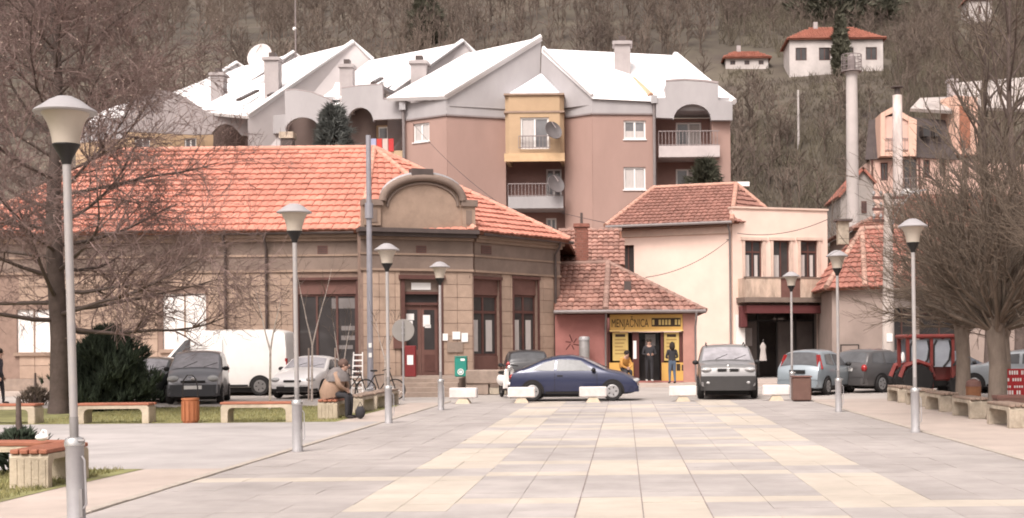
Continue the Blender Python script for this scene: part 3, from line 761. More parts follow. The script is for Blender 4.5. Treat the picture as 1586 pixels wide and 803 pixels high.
# ---------------- house behind it: roof with a brick chimney ----------------
hb = thing('back_house', 'small house behind the exchange shop with dark tiled roof and brick chimney', 'house', (-1.5, 66, 0))
p0, p1 = rp(860, 412, 62.6), rp(968, 412, 62.6); p0.z = p1.z; t0, t1 = rp(865, 357, 66), rp(962, 357, 66); t0.z = t1.z
B().box(p0.x + .3, p1.x - .3, 63.0, 69, 0, p0.z - .05).obj('wall', REDWALL, hb, world=True)
b = B(); b.slab([p0, p1, t1, t0], .12).slab([Vector((p1.x, 69.4, p1.z)), Vector((p0.x, 69.4, p0.z)), t0, t1], .12); rf = b.obj('roof', TILEBASE, hb, world=True)
roof_tiles([p0, p1, t1, t0], rf, TILER, .42, .27, .045, .02); ridge_caps(t0, t1, rf, TILERC, .13)
BRICK = M('chimney_brick', (0.24, 0.10, 0.075), var=.25, scale=6, island=.2, bump=.3)
cc = rp(901, 385, 61.6); zb = rp(901, 408, 61.6).z - .6; zt_ = rp(901, 352, 61.6).z
core_c = B().cbox((cc.x, cc.y, (zb + zt_) / 2), (.56, .56, zt_ - zb)).obj('chimney', JOINT, rf, world=True)
ub = None
for r in range(int((zt_ - zb) / .12)):
    for sd in range(3):
        for k in range(2):
            off = (k - .5) * .3 + (.08 if r % 2 else -.08) * .5
            if sd == 0: loc, rz_ = (cc.x + off, cc.y - .285, zb + .06 + r * .12), 0
            elif sd == 1: loc, rz_ = (cc.x - .285, cc.y + off, zb + .06 + r * .12), R(90)
            else: loc, rz_ = (cc.x + .285, cc.y + off, zb + .06 + r * .12), R(90)
            if ub is None: o = B().cbox((0, 0, 0), (.28, .04, .1)).obj('brick', BRICK, core_c); ub = o.data
            else: o = bpy.data.objects.new('brick', ub); COL.objects.link(o); o.parent = core_c
            o.location = Vector(loc) - hb.location; o.rotation_euler = (0, 0, rz_)
B().cbox((cc.x, cc.y, zt_ + .06), (.76, .76, .16)).obj('chimney_cap', BRICK, core_c, world=True)
B().tube((cc.x, cc.y, zt_), (cc.x, cc.y, rp(901, 330, 61.6).z), .07, .06).obj('chimney_pot', DKMETAL, core_c, world=True)

# ---------------- cream two-storey house ----------------
CREAM = M('cream_plaster', (0.76, 0.575, 0.49), var=0.06, scale=1.0, bump=.2, big=.07)
CREAM2 = M('cream_trim', (0.60, 0.45, 0.375), var=0.1, scale=2, bump=.2)
DIRTY = M('stained_balcony', (0.45, 0.345, 0.275), var=0.3, scale=2.2, bump=.3, big=.2, stretch=(1.5, 1.5, .5))
SOFF = M('dark_ledge', (0.19, 0.145, 0.12), var=.2, scale=2)
AWN = M('red_awning', (0.115, 0.034, 0.034), var=.12, rough=.7)
ch_house = thing('cream_house', 'cream two-storey house with balcony over a dark shop opening', 'house', (8, 69, 0))
FS = F((941, 69.4), (1134, 67.0)); FF = F((1135.5, 67.0), (1283, 68.8))
ZS = FS.uz(1040, 352)[1]; ZF = FF.uz(1210, 325)[1]
hs1 = FS.rect(961, 380, 982, 424)
hf = [FF.rect(1154, 373, 1181, 431), FF.rect(1198, 373, 1224, 462), FF.rect(1240, 373, 1267, 431)]
sh = FF.rect(1153, 476, 1270, 590); sh = (sh[0], sh[1], -.2, sh[3])
b = B(); wall(b, FS, 0, FS.w, 0, ZS, .35, [hs1]); wall(b, FF, 0, FF.w, 0, ZF, .35, hf + [sh])
q = FF.P(FF.w, 0, -.36); b.box(q.x - .35, q.x, q.y, 76, 0, ZF); q = FS.P(0, 0, -.36); b.box(q.x, q.x + .35, q.y, 76, 0, ZS)
b.obj('wall', CREAM, ch_house, world=True)
window(FS, hs1, ch_house, rec=.2, transom=.0, bars=1, fw=.06)
for i, h in enumerate(hf):
    wn = window(FF, h, ch_house, rec=.18, transom=.3 if i != 1 else 0, bars=1, fw=.07, low=(h[3] - h[2]) * .34 if i == 1 else None, mats=(BRWOOD, WGLASS))
    b = B(); b.fbox(FF, h[0] - .16, h[0] - .01, h[2], h[3], .0, .05).fbox(FF, h[1] + .01, h[1] + .16, h[2], h[3], .0, .05).fbox(FF, h[0] - .24, h[1] + .24, h[3] + .01, h[3] + .16, .0, .09)
    b.obj('surround', CREAM2, wn, world=True)
    a = .1 if i != 1 else .05
    for k in ((a, .32), (.62, .9 - a)) if i != 1 else ((.12, .42),):
        B().fbox(FF, h[0] + (h[1] - h[0]) * k[0], h[0] + (h[1] - h[0]) * k[1], h[2] + (.1 if i != 1 else 1.05), h[2] + (h[3] - h[2]) * (.62 if i != 1 else .75), -.2095, -.2065).obj('curtain', CURT, wn, world=True)
# parapet cap
B().fbox(FF, -.05, FF.w + .05, ZF, ZF + .1, -.4, .08).obj('parapet_cap', CREAM2, ch_house, world=True)
# balcony
u0, u1, z0, z1 = FF.rect(1143, 433, 1282, 462)
b = B(); ud0, ud1 = hf[1][0] - .05, hf[1][1] + .1
b.fbox(FF, u0, ud0, z0, z1, .85, .97).fbox(FF, ud1, u1, z0, z1, .85, .97).fbox(FF, u0, u0 + .12, z0, z1, .0, .85).fbox(FF, u1 - .12, u1, z0, z1, .0, .85)
bal = b.obj('balcony', DIRTY, ch_house, world=True)
k = 0; uu = u0 + .1
while uu < u1 - .2:
    if not (ud0 - .25 < uu < ud1): B().fbox(FF, uu, uu + .1, z0 + .06, z1 - .08, .972, .99).obj('rib', DIRTY, bal, world=True)
    uu += .3
B().fbox(FF, ud0, ud1, z0 - .02, z1 + .02, .88, .93).obj('balcony_gate', BRPANEL, bal, world=True)
B().fbox(FF, u0 - .05, u1 + .05, z1, z1 + .07, .82, 1.0).obj('handrail', SOFF, bal, world=True)
B().fbox(FF, u0 - .1, u1 + .1, z0 - .26, z0 - .004, .0, 1.05).obj('balcony_slab', SOFF, bal, world=True)
# shop opening, awning, piers
za = sh[3]; ix = B()
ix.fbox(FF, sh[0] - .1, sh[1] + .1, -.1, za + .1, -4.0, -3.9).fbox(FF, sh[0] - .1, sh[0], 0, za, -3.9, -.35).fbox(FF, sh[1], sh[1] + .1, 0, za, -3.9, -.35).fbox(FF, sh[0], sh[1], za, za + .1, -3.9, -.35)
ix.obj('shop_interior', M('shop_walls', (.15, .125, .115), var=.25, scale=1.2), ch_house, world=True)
sfr = B()
for k in range(5):
    u = sh[0] + (sh[1] - sh[0]) * k / 4; sfr.fbox(FF, u - .05, u + .05, .1, za, -.75, -.65)
sfr.fbox(FF, sh[0], sh[1], za - .75, za - .65, -.74, -.66); sfr = sfr.obj('shopfront_frame', BLACK, ch_house, world=True)
for k in range(4):
    u = sh[0] + (sh[1] - sh[0]) * k / 4
    if k == 1: continue
    B().fbox(FF, u + .06, u + (sh[1] - sh[0]) / 4 - .06, .35, za - .76, -.71, -.69).obj('pane', GLASS('dark_shop_glass', (.065, .055, .052)), sfr, world=True)
for q in ((1163, 508, 1173, 536), (1206, 492, 1222, 498)):
    B().pbox(FF, *q, -.68, -.66).obj('poster', WGLASSL, sfr, world=True)
aw = B(); zz = FF.uz(1210, 486)[1]; zt2 = FF.uz(1210, 474)[1]
aw.fbox(FF, u0 + .1, u1, zz, zt2, -.05, .9); aw = aw.obj('awning', AWN, ch_house, world=True)
for pq in ((1142, 474, 1152, 508), (1268, 474, 1281, 510)): B().pbox(FF, *pq, .1, .5).obj('awning_roll', AWN, aw, world=True, bevel=.05)
for pq in ((1139, 488, 1153, 592), (1270, 488, 1284, 592)):
    a0, a1, c0, c1 = FF.rect(*pq); B().fbox(FF, max(a0, .02), min(a1, FF.w - .02), .0, c1, .0, .1).obj('white_pier', WHITEP, ch_house, world=True)
# dress hung at the shop door
hd = thing('hung_dress', 'pale cloth hanging beside the dark shop opening behind the silver off-roader', 'clothing', FF.P(FF.uz(1178, 540)[0], .35, .3))
b = B(); b.lathe([(.2, .55), (.17, .8), (.13, 1.1), (.17, 1.3), (.04, 1.5)], 10); o = b.obj('cloth', M('pale_cloth', (0.42, 0.38, 0.36), var=.12, stretch=(8, 8, 1)), hd, smooth=60); o.scale = (1, .35, 1)
B().path([(0, 0, 1.48), (0, 0, 1.62), (.05, 0, 1.66)], .012, 5).obj('hanger', CHROME, hd)
# roof
g0, g1 = rp(938, 358, 68.6), rp(1133, 346, 66.5); zg = ZS + .1; g0.z = g1.z = zg
h0 = rp(1012, 293, 72.5); h1 = h0 + (g1 - g0).normalized() * 4.75
g2 = Vector((FF.P(FF.w, 0, -.1).x - 2.2, 70.2, zg + .25)); kb1 = Vector((g2.x + 1.5, 77.5, zg)); kb0 = Vector((g0.x, 77.5, zg))
b = B()
for poly in ([g0, g1, h1, h0], [g1, g2, h1], [g2, kb1, h1], [kb1, kb0, h0, h1], [kb0, g0, h0]): b.slab(poly, .12)
rf = b.obj('roof', TILEBASE, ch_house, world=True)
TILEM = M('faded_red_tile', (0.27, 0.135, 0.108), var=.16, scale=1.0, island=.16, big=.12, bump=.2)
for poly in ([g0, g1, h1, h0], [g1, g2, h1], [g2, kb1, h1], [kb0, g0, h0]): roof_tiles(poly, rf, TILEM, .42, .27, .045, .012)
for a, c in ((h0, h1), (g1, h1), (g2, h1), (g0, h0)): ridge_caps(a + Vector((0, 0, .05)), c + Vector((0, 0, .05)), rf, M('pale_ridge_tile', (0.46, 0.26, 0.2), var=.15), .14)
B().path([g0 + Vector((0, -.12, -.03)), g1 + Vector((0, -.12, -.03))], .08, 8).obj('gutter', GUTR, ch_house, world=True)
B().path([FS.P(FS.w - .1, ZS, .3), FS.P(FS.w - .05, ZS - .4, .09), FS.P(FS.w - .05, .2, .09)], .055, 8).obj('downpipe', GUTR, ch_house, world=True, smooth=50)
B().fbox(FS, .1, FS.w, ZS - .45, ZS - .1, .0, .1).obj('eave_board', CREAM2, ch_house, world=True)
B().cbox(rp(1148, 286, 73.5), (.9, .5, .25)).obj('roof_cowl', WHITEP, rf, world=True)
# wires
WIRE = M('overhead_wire', (0.06, 0.05, 0.05), var=.1)
def wire(a, c, sag, label):
    a, c = Vector(a), Vector(c); pts = []
    for i in range(15):
        t = i / 14; p = a.lerp(c, t); p.z -= sag * 4 * t * (1 - t); pts.append(p)
    o = B().path([p - a for p in pts], .016, 4).obj('overhead_wire', WIRE); o.location = a
    return tag(o, label, 'wire')
k1 = FS.P(FS.w - .1, FS.uz(1128, 372)[1], .1)
wire(k1, rp(1000, 430, 57.5), .35, 'overhead wire running down the blank cream wall to the low tiled roof')
wire(k1, rp(870, 330, 80), .2, 'thin overhead wire from the cream corner towards the pink block')
wire(FF.P(.2, FF.uz(1136, 362)[1], .2), rp(1282, 340, 66), .35, 'dark overhead wire crossing above the balcony windows')
wire(rp(638, 190, 83.5), rp(870, 370, 66), .8, 'slanting wire crossing the pink apartment wall')

# ---------------- houses on the right behind the trees ----------------
PINKB = M('dusty_pink_plaster', (0.285, 0.225, 0.197), var=.1, scale=1.2, bump=.2, big=.1)
rh = thing('side_house', 'single-storey beige house with red tiled hip roof beside the cream house', 'house', (13, 64, 0))
FH = F((1289, 63.2), (1376, 62.0)); FH2 = F((1377, 62.0), (1500, 66.0)); ZH = FH.uz(1335, 449)[1]
h2 = [FH2.rect(1381, 462, 1420, 590), FH2.rect(1424, 462, 1492, 590)]; h2 = [(a, c, .1, e) for a, c, _, e in h2]
b = B(); wall(b, FH, 0, FH.w, 0, ZH, .3, []); wall(b, FH2, 0, FH2.w, 0, ZH, .3, h2); q = FH.P(0, 0, -.31); b.box(q.x, q.x + .3, q.y, 70, 0, ZH)
b.obj('wall', PINKB, rh, world=True)
for h in h2: window(FH2, h, rh, rec=.15, transom=.2, bars=1, fw=.08)
B().fbox(FH2, .3, FH2.w, ZH - .9, ZH - .35, .0, .15).obj('shop_sign', M('sign_grey', (.25, .21, .19), var=.1), rh, world=True)
a0, a1 = rp(1280, 450, 62.8), rp(1381, 448, 61.5); a0.z = a1.z = ZH + .08; c0 = rp(1335, 357, 67); c1 = c0 + (a1 - a0).normalized() * 3.4
a2 = FH2.P(FH2.w + .3, ZH + .08, .4); k0 = Vector((a0.x, 72, ZH + .08))
b = B()
for poly in ([a0, a1, c1, c0], [a1, a2, c1], [k0, a0, c0]): b.slab(poly, .12)
rf = b.obj('roof', TILEBASE, rh, world=True)
TILEN = M('brick_red_tile', (0.32, 0.14, 0.108), var=.2, scale=1.2, island=.2, bump=.2)
for poly in ([a0, a1, c1, c0], [a1, a2, c1], [k0, a0, c0]): roof_tiles(poly, rf, TILEN, .48, .3, .05, .015)
PALECAP = M('mortar_ridge', (0.38, 0.235, 0.185), var=.2, island=.15)
for a, c in ((a0, c0), (a0.lerp(a1, .6), c0), (c0, c1), (a1, c1)): ridge_caps(a + Vector((0, 0, .06)), c + Vector((0, 0, .06)), rf, PALECAP, .15)
u = FH.uz(1372, 500)[0]; B().path([FH.P(u, ZH, .2), FH.P(u, .1, .1)], .05, 6).obj('downpipe', GUTR, rh, world=True)
q = rp(1305, 352, 66); chn = B().cbox((q.x, q.y, q.z - .3), (.55, .55, 1.2)).obj('chimney', CONC2, rf, world=True); B().cbox((q.x, q.y, q.z + .33), (.9, .9, .1)).obj('chimney_cap', DKMETAL, chn, world=True)
u0, u1, z0, z1 = FH.rect(1306, 552, 1331, 590); bx_ = thing('notice_stand', 'dark framed board standing against the beige house wall', 'board', FH.P((u0 + u1) / 2, 0, .25))
B().box(-.4, .4, -.02, .02, .75, 1.65).obj('panel', PINKB, bx_); b = B(); b.box(-.45, -.4, -.03, .03, 0, 1.7).box(.4, .45, -.03, .03, 0, 1.7).box(-.4, .4, -.03, .03, 1.65, 1.7).box(-.4, .4, -.03, .03, .7, .75); b.obj('frame', BLACK, bx_)

bh = thing('gable_house', 'house with a dark brown tiled roof behind the utility pole', 'house', (17, 88, 0))
m0, m1 = rp(1318, 352, 84), rp(1600, 352, 84); m0.z = m1.z; n0, n1 = rp(1415, 303, 90), rp(1600, 303, 90); n0.z = n1.z
B().box(m0.x + .4, m1.x, 84.6, 95, 0, m0.z).obj('wall', PINKB, bh, world=True)
b = B().slab([m0, m1, n1, n0], .15).slab([Vector((m0.x, 96, m0.z)), m0, n0], .15); rf = b.obj('roof', TILEBASE, bh, world=True)
TILEK = M('brown_tile', (0.20, 0.095, 0.07), var=.2, scale=1, island=.2)
roof_tiles([m0, m1, n1, n0], rf, TILEK, .5, .34, .05); roof_tiles([Vector((m0.x, 96, m0.z)), m0, n0], rf, TILEK, .5, .34, .05); ridge_caps(m0, n0, rf, TILERC, .14)
# ---------------- pink apartment block ----------------
PINK = M('salmon_render', (0.352, 0.232, 0.198), var=0.05, scale=.9, bump=.15, big=.07, stretch=(1.2, 1.2, .5))
GREYR = M('grey_render', (0.365, 0.342, 0.345), var=0.06, scale=1.0, bump=.15, big=.07, stretch=(1.2, 1.2, .5))
OCHRE = M('ochre_render', (0.45, 0.315, 0.20), var=0.08, scale=.9, bump=.15, big=.07)
WROOF = M('white_sheet_roof', (0.86, 0.84, 0.84), rough=.6, var=0.03, scale=.6)
WTRIM = M('white_upvc', (0.82, 0.79, 0.77), rough=.45, var=.03)
AGLASS = GLASS('apartment_glass', (0.16, 0.155, 0.16), rough=.1)
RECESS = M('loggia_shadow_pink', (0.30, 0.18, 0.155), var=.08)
RAIL = M('railing_grey', (0.24, 0.20, 0.195), rough=.5, var=.1)
CHIM = M('grey_chimney', (0.38, 0.34, 0.335), var=.1, scale=1.5, bump=.2)
ap = thing('apartment_block', 'salmon pink apartment block with white roof and ochre corner bay', 'apartment block', (-1, 84, 0))
A1 = F((628, 84.2), (695, 82.3)); A2 = F((695.4, 82.3), (786, 83.6)); A3 = F((877, 83.6), (920, 82.3)); A4 = F((920.4, 82.3), (1016, 82.6))
AB = F((770, 84.9), (893, 84.9)); AR = F((1010, 84.6), (1112, 84.6)); A5 = F((1106, 82.8), (1134, 83.0))
ZP = A2.uz(740, 180)[1]; ZG = A4.uz(967, 151)[1]
w1 = A1.rect(640, 191, 665, 220); w4 = [A4.rect(966, 187, 1000, 216), A4.rect(966, 259, 1000, 294)]
dr = [AR.rect(1047, 190, 1086, 236), AR.rect(1047, 262, 1083, 308)]
dbk = [AB.rect(846, 262, 870, 312), AB.rect(846, 338, 862, 385)]
b = B(); wall(b, A1, 0, A1.w, 0, ZP, .3, [w1]); wall(b, A2, 0, A2.w, 0, ZP, .3, []); wall(b, A3, 0, A3.w, 0, ZP, .3, []); wall(b, A4, 0, A4.w, 0, ZP, .3, w4); wall(b, A5, 0, A5.w, 0, ZP, .3, [])
q = A5.P(A5.w, 0, -.31); b.box(q.x - .3, q.x, q.y, 97, 0, ZP); q = A1.P(0, 0, -.31); b.box(q.x, q.x + .3, q.y, 97, 0, ZP)
q = A5.P(0, 0, -.31); b.box(q.x, q.x + .25, q.y, 84.6, 0, ZP); q = A4.P(A4.w, 0, -.31); b.box(q.x - .25, q.x, q.y, 84.6, 0, ZP)
b.obj('wall', PINK, ap, world=True)
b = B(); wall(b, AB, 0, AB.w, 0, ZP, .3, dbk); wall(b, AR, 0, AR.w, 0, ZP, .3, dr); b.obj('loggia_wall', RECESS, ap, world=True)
def upvc(Fr, h, root, bars=1, rec=.1, sill=True):
    return window(Fr, h, root, rec=rec, mats=(WTRIM, AGLASS), transom=0, bars=bars, fw=.11, sill=WTRIM if sill else None)
for Fr, h in [(A1, w1)] + [(A4, q) for q in w4]:
    wn = upvc(Fr, h, ap)
    for k in (.1, .56): B().fbox(Fr, h[0] + (h[1] - h[0]) * k, h[0] + (h[1] - h[0]) * (k + .34), h[2] + .12, h[2] + (h[3] - h[2]) * (.45 if h[3] > 15 and Fr is A4 else .9), -.129, -.126).obj('curtain', CURT, wn, world=True)
for h in dr: 
    wn = upvc(AR, h, ap, sill=False); B().fbox(AR, h[0] + (h[1] - h[0]) * .52, h[1] - .12, h[2] + .1, h[3] - .15, -.129, -.126).obj('curtain', CURT, wn, world=True)
for h in dbk: upvc(AB, h, ap, bars=1, sill=False)
# grey attic band
for Fr in (A1, A2, A3, A4, A5):
    o = wall(B(), Fr, -.03, Fr.w + .03, ZP + .004, ZG, .36, [], n1=.06).obj('attic_band', GREYR, ap, world=True)
    B().fbox(Fr, -.03, Fr.w + .03, ZP - .1, ZP, .0, .1).obj('band_trim', RAIL, ap, world=True)
B().fbox(AB, 0, AB.w, ZP + .004, ZG, -.3, 1.0).obj('attic_band', GREYR, ap, world=True)
# gable walls meeting above the bay
FG1 = F((699, 82.25), (838, 84.2)); FG2 = F((838.5, 84.2), (920, 82.25))
b = B().fpoly(FG1, [(0, ZG - .5), (0, ZG + .02), FG1.uz(838, 63), (FG1.w, ZG - .5)], -.35, 0); b.obj('gable_wall', GREYR, ap, world=True)
b = B().fpoly(FG2, [(0, ZG - .5), FG2.uz(839, 76), (FG2.w, ZG + .02), (FG2.w, ZG - .5)], -.35, 0); b.obj('gable_wall', GREYR, ap, world=True)
CP = FG1.P(*FG1.uz(838, 61), .0); CP2 = FG2.P(*FG2.uz(839, 77), 0)
def wroof(name, pts, root, th=.25, mat=None):
    return B().slab(pts, th).obj(name, mat or WROOF, root, world=True)
g1 = FG1.P(-.3, ZG + .1, .1)
wroof('roof', [g1, CP + Vector((0, -.1, .1)), rp(722, 83, 88.5), rp(598, 152, 83.8)], ap)
p1 = FG2.P(FG2.w + .1, ZG + .1, .1)
wroof('roof', [p1, rp(1016, 152, 82.4), rp(1134, 158, 82.8), rp(1046, 86, 90), CP2 + Vector((0, 0, .05))], ap)
# verge trims
B().path([g1 + Vector((0, -.1, .05)), CP + Vector((0, -.12, .16))], .16, 6).obj('verge_trim', WROOF, ap, world=True)
B().path([CP2 + Vector((.1, -.15, .1)), p1 + Vector((0, -.1, 0))], .12, 6).obj('verge_trim', WROOF, ap, world=True)
B().path([rp(1046, 85, 90), rp(1090, 122, 86), rp(1137, 158, 82.8)], .22, 6).obj('verge_trim', WROOF, ap, world=True)
# ochre corner bay
FY = F((785, 82.2), (876, 82.2))
hy = FY.rect(806, 182, 850, 231); zb0_, zb1_ = FY.uz(830, 250)[1], FY.uz(830, 148)[1]
b = B(); wall(b, FY, .25, FY.w - .25, zb0_, zb1_, .3, [hy])
for s_, u_ in ((1, .25), (-1, FY.w - .25)):
    ua = u_ - s_ * .25; pts4 = [FY.P(u_, zb0_, 0), FY.P(ua, zb0_, -.3), FY.P(ua, zb0_, -2.6), FY.P(u_, zb0_, -2.6)]
    b.hexa([*pts4, *[p + Vector((0, 0, zb1_ - zb0_)) for p in pts4]])
bay = b.obj('bay', OCHRE, ap, world=True)
wn = upvc(FY, hy, bay, sill=False); B().fbox(FY, hy[0] + .15, hy[0] + (hy[1] - hy[0]) * .45, hy[2] + .15, hy[3] - .15, -.129, -.126).obj('curtain', CURT, wn, world=True)
b = B().fbox(FY, -.06, FY.w + .06, FY.uz(830, 175)[1], FY.uz(830, 172)[1], -2.5, .05).fbox(FY, -.05, FY.w + .05, zb1_, zb1_ + .12, -2.5, .12); b.obj('cornice', STONE, bay, world=True)
B().fbox(FY, -.05, FY.w + .05, zb0_ - .02, FY.uz(830, 238)[1], .0, .12).obj('balcony_slab', M('ochre_light', (.54, .37, .22), var=.1, big=.1), bay, world=True)
def railing(Fr, u0, u1, z0, z1, n, root, step=.22, name='railing'):
    o = B().fbox(Fr, u0, u1, z1 - .06, z1, n - .03, n + .03).obj(name, RAIL, root, world=True); B().fbox(Fr, u0, u1, z0 + .04, z0 + .09, n - .02, n + .02).obj('bottom_rail', RAIL, o, world=True); b = B(); u = u0
    while u <= u1: b.fbox(Fr, u - .018, u + .018, z0, z1 - .06, n - .015, n + .015); u += step
    k = b.obj('baluster', RAIL, o, world=True); k['kind'] = 'stuff'
    return o
railing(FY, hy[0] - .1, hy[1] + .1, hy[2], FY.uz(830, 211)[1], .2, bay)
cone = B(); apx = rp(838, 114, 83.6); base = [FY.P(-.1, zb1_ + .12, -1.5), FY.P(.3, zb1_ + .12, .1), FY.P(FY.w - .3, zb1_ + .12, .1), FY.P(FY.w + .1, zb1_ + .12, -1.5)]
cone.add(base + [apx], [(0, 1, 4), (1, 2, 4), (2, 3, 4), (0, 3, 2, 1), (3, 0, 4)]); cone.obj('bay_roof', M('bluish_sheet', (.70, .70, .75), rough=.5, var=.05), bay, world=True)
# balconies
def balcony(Fr, q, rail_py, root, mat, nout, name='balcony'):
    u0, u1, z0, z1 = Fr.rect(*q)
    o = B().fbox(Fr, u0, u1, z0, z1, nout - .15, nout).fbox(Fr, u0, u1, z0 - .02, z0 + .15, 0, nout - .15).obj(name, mat, root, world=True)
    railing(Fr, u0, u1, z1, Fr.uz((q[0] + q[2]) / 2, rail_py)[1], nout - .08, o); return o
balcony(AB, (792, 311, 875, 329), 291, ap, GREYR, 2.4)
balcony(AR, (1019, 234, 1111, 251), 211, ap, M('pale_grey_render', (.48, .42, .41), var=.08), 2.2)
# arched grey balcony hood on the right
FHd = F((1016, 82.3), (1134, 82.6)); ZA = ZP - .1
ar_o = [(1031, 128), (1060, 126), (1090, 128), (1112, 131)]
pts = [(1016, 183), (1016, 153), (1031, 152)] + ar_o + [(1112, 156), (1134, 158), (1134, 187), (1101, 187)]
arc = [(1072 + 29 * math.cos(math.pi * t / 10), 186 - 24 * math.sin(math.pi * t / 10)) for t in range(11)]
B().ppoly(FHd, pts + arc + [(1041, 184)], -.3, .14).obj('balcony_hood', GREYR, ap, world=True)
B().path([FHd.P(*FHd.uz(x, y - 1), .0) for x, y in ar_o], .15, 6).obj('hood_flashing', RAIL, ap, world=True)
B().fbox(FHd, FHd.uz(1031, 140)[0], FHd.uz(1112, 140)[0], ZP + .2, FHd.uz(1070, 132)[1], -3.0, -.31).obj('hood_top', GREYR, ap, world=True)
# dishes
def dish(p, r, root, mat, name='satellite_dish', rx=-70, rz=20):
    b = B(); prof = [(0, 0), (r * .5, r * .06), (r * .85, r * .2), (r, r * .3), (r * .97, r * .34), (r * .5, r * .1), (0, r * .05)]
    m = Matrix.Translation(p) @ Matrix.Rotation(R(rz), 4, 'Z') @ Matrix.Rotation(R(-rx), 4, 'X')
    t = B().lathe(prof, 18); t.v = [tuple(m @ Vector(v)) for v in t.v]
    o = t.obj(name, mat, root, world=True, smooth=60)
    a = m @ Vector((0, 0, r * .8)); e = m @ Vector((0, r * .95, r * .28)); back = p + Vector((0, .35, -.3))
    B().path([e, a], .03, 5).tube(p, back, .05, .05, 6).obj('dish_arm', RAIL, o, world=True)
    return o
DISHD = M('dark_dish', (.13, .115, .115), rough=.5, var=.1); DISHW = M('white_dish', (.72, .66, .64), rough=.5, var=.05)
for (px, py, d) in ((855, 204, 81.6), (859, 287, 82.2)): dish(rp(px, py, d), .62, ap, DISHD, rz=35)
# chimneys, rooflights, downpipes
def chimney(px, ytop, ybot, d, wpx, root, cap=None):
    z1, z0 = rp(px, ytop, d).z, rp(px, ybot, d).z; x = rp(px, (ytop + ybot) / 2, d).x; w_ = wpx / FPX * d
    o = B().box(x - w_ / 2, x + w_ / 2, d, d + w_, z0 - 1.2, z1).obj('chimney', CHIM, root, world=True)
    B().box(x - w_ * .62, x + w_ * .62, d - w_ * .12, d + w_ * 1.12, z1 - .25, z1 - .05).obj('chimney_collar', CHIM, o, world=True)
    B().box(x - w_ * .22, x + w_ * .22, d + w_ * .2, d + w_ * .8, z1, z1 + .35).obj('chimney_pot', DKMETAL, o, world=True)
    return o
chimney(964, 63, 122, 84.6, 25, ap); chimney(648, 93, 142, 86, 24, ap)
def rooflight(p0, p1, wd, root):
    p0, p1 = Vector(p0), Vector(p1); b = B(); dx = Vector((wd, 0, 0)); up = Vector((0, -.12, .12))
    pts = [p0 + up, p0 + dx + up, p1 + dx + up, p1 + up]; o = B().slab(pts, .16).obj('rooflight', DKMETAL, root, world=True)
    c = sum(pts, Vector()) / 4; B().slab([c + (q - c) * .72 + up * .2 for q in pts], .03).obj('pane', AGLASS, o, world=True)
rooflight(rp(676, 138, 84.6), rp(697, 119, 85.9), .45, ap)
B().path([rp(978, 122, 84.6), rp(1008, 149, 82.5)], .22, 6).obj('roof_stain_strip', M('rusty_flashing', (.55, .33, .22), var=.2), ap, world=True)
for Fr, px in ((A4, 1013), (A1, 629)):
    u = Fr.uz(px, 220)[0]; o = B().path([Fr.P(u, ZG - .1, .3), Fr.P(u, ZP - .3, .22), Fr.P(u, 5, .22)], .1, 8).obj('downpipe', GUTR, ap, world=True); B().cbox(Fr.P(u, ZG - .2, .3), (.4, .4, .5)).obj('hopper_head', GALV, o, world=True)

# ---------------- terraced apartment wing on the left ----------------
wg = thing('apartment_wing', 'terraced apartment wing with stepped white gable roofs and grey arched balconies', 'apartment block', (-22, 92, 0))
b = B(); FW2 = F((520, 89.5), (632, 88.5)); FW3 = F((395, 93), (520, 92)); FW4 = F((120, 99), (395, 96))
h3 = FW3.rect(413, 213, 440, 236); h2_ = [FW2.rect(585, 196, 615, 250), FW2.rect(541, 220, 552, 246)]; h4 = [FW4.rect(208, 214, 232, 240), FW4.rect(285, 214, 304, 240)]
wall(b, FW2, 0, FW2.w, 0, FW2.uz(570, 180)[1], .3, h2_); wall(b, FW3, 0, FW3.w, 0, FW3.uz(450, 195)[1], .3, [h3]); wall(b, FW4, 0, FW4.w, 0, FW4.uz(250, 200)[1], .3, h4)
b.obj('wall', OCHRE, wg, world=True)
upvc(FW3, h3, wg)
LOGG = M('loggia_shadow_brown', (.12, .085, .075), var=.15, scale=.8)  # shade of the deep loggias, put into the colour of panels over the ochre wall
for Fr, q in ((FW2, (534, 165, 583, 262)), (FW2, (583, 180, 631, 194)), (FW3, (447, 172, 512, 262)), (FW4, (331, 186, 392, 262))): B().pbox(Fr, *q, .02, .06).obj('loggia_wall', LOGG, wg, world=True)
for h in h2_: upvc(FW2, h, wg, sill=False, bars=1 if h[1] - h[0] > 1 else 0)
for h in h4: upvc(FW4, h, wg)
# attic bands and arched hoods
def hood(Fr, outer, arch_c, root, depth=2.6):
    cx_, cy_, rx_, ry_ = arch_c
    arc = [(cx_ + rx_ * math.cos(math.pi * t / 12), cy_ - ry_ * math.sin(math.pi * t / 12)) for t in range(13)]
    o = B().ppoly(Fr, outer + arc, 0, .3).obj('balcony_hood', GREYR, root, world=True)
    tops = outer[1:-1]
    us = [Fr.uz(*p) for p in tops]
    bb = B()
    for (ua, za), (uc, zc) in zip(us, us[1:]):
        if abs(uc - ua) < .05: continue
        bb.hexa([Fr.P(ua, za - .25, -.01), Fr.P(uc, zc - .25, -.01), Fr.P(uc, zc - .25, -depth), Fr.P(ua, za - .25, -depth), Fr.P(ua, za - .02, -.01), Fr.P(uc, zc - .02, -.01), Fr.P(uc, zc - .02, -depth), Fr.P(ua, za - .02, -depth)])
    bb.obj('hood_top', GREYR, o, world=True)
    B().path([Fr.P(u, z + .02, .2) for u, z in us], .09, 5).obj('hood_flashing', RAIL, o, world=True)
    return o
FK2 = F((530, 85.6), (632, 84.6)); FK3 = F((440, 89.5), (535, 88.5)); FK4 = F((190, 95), (450, 92))
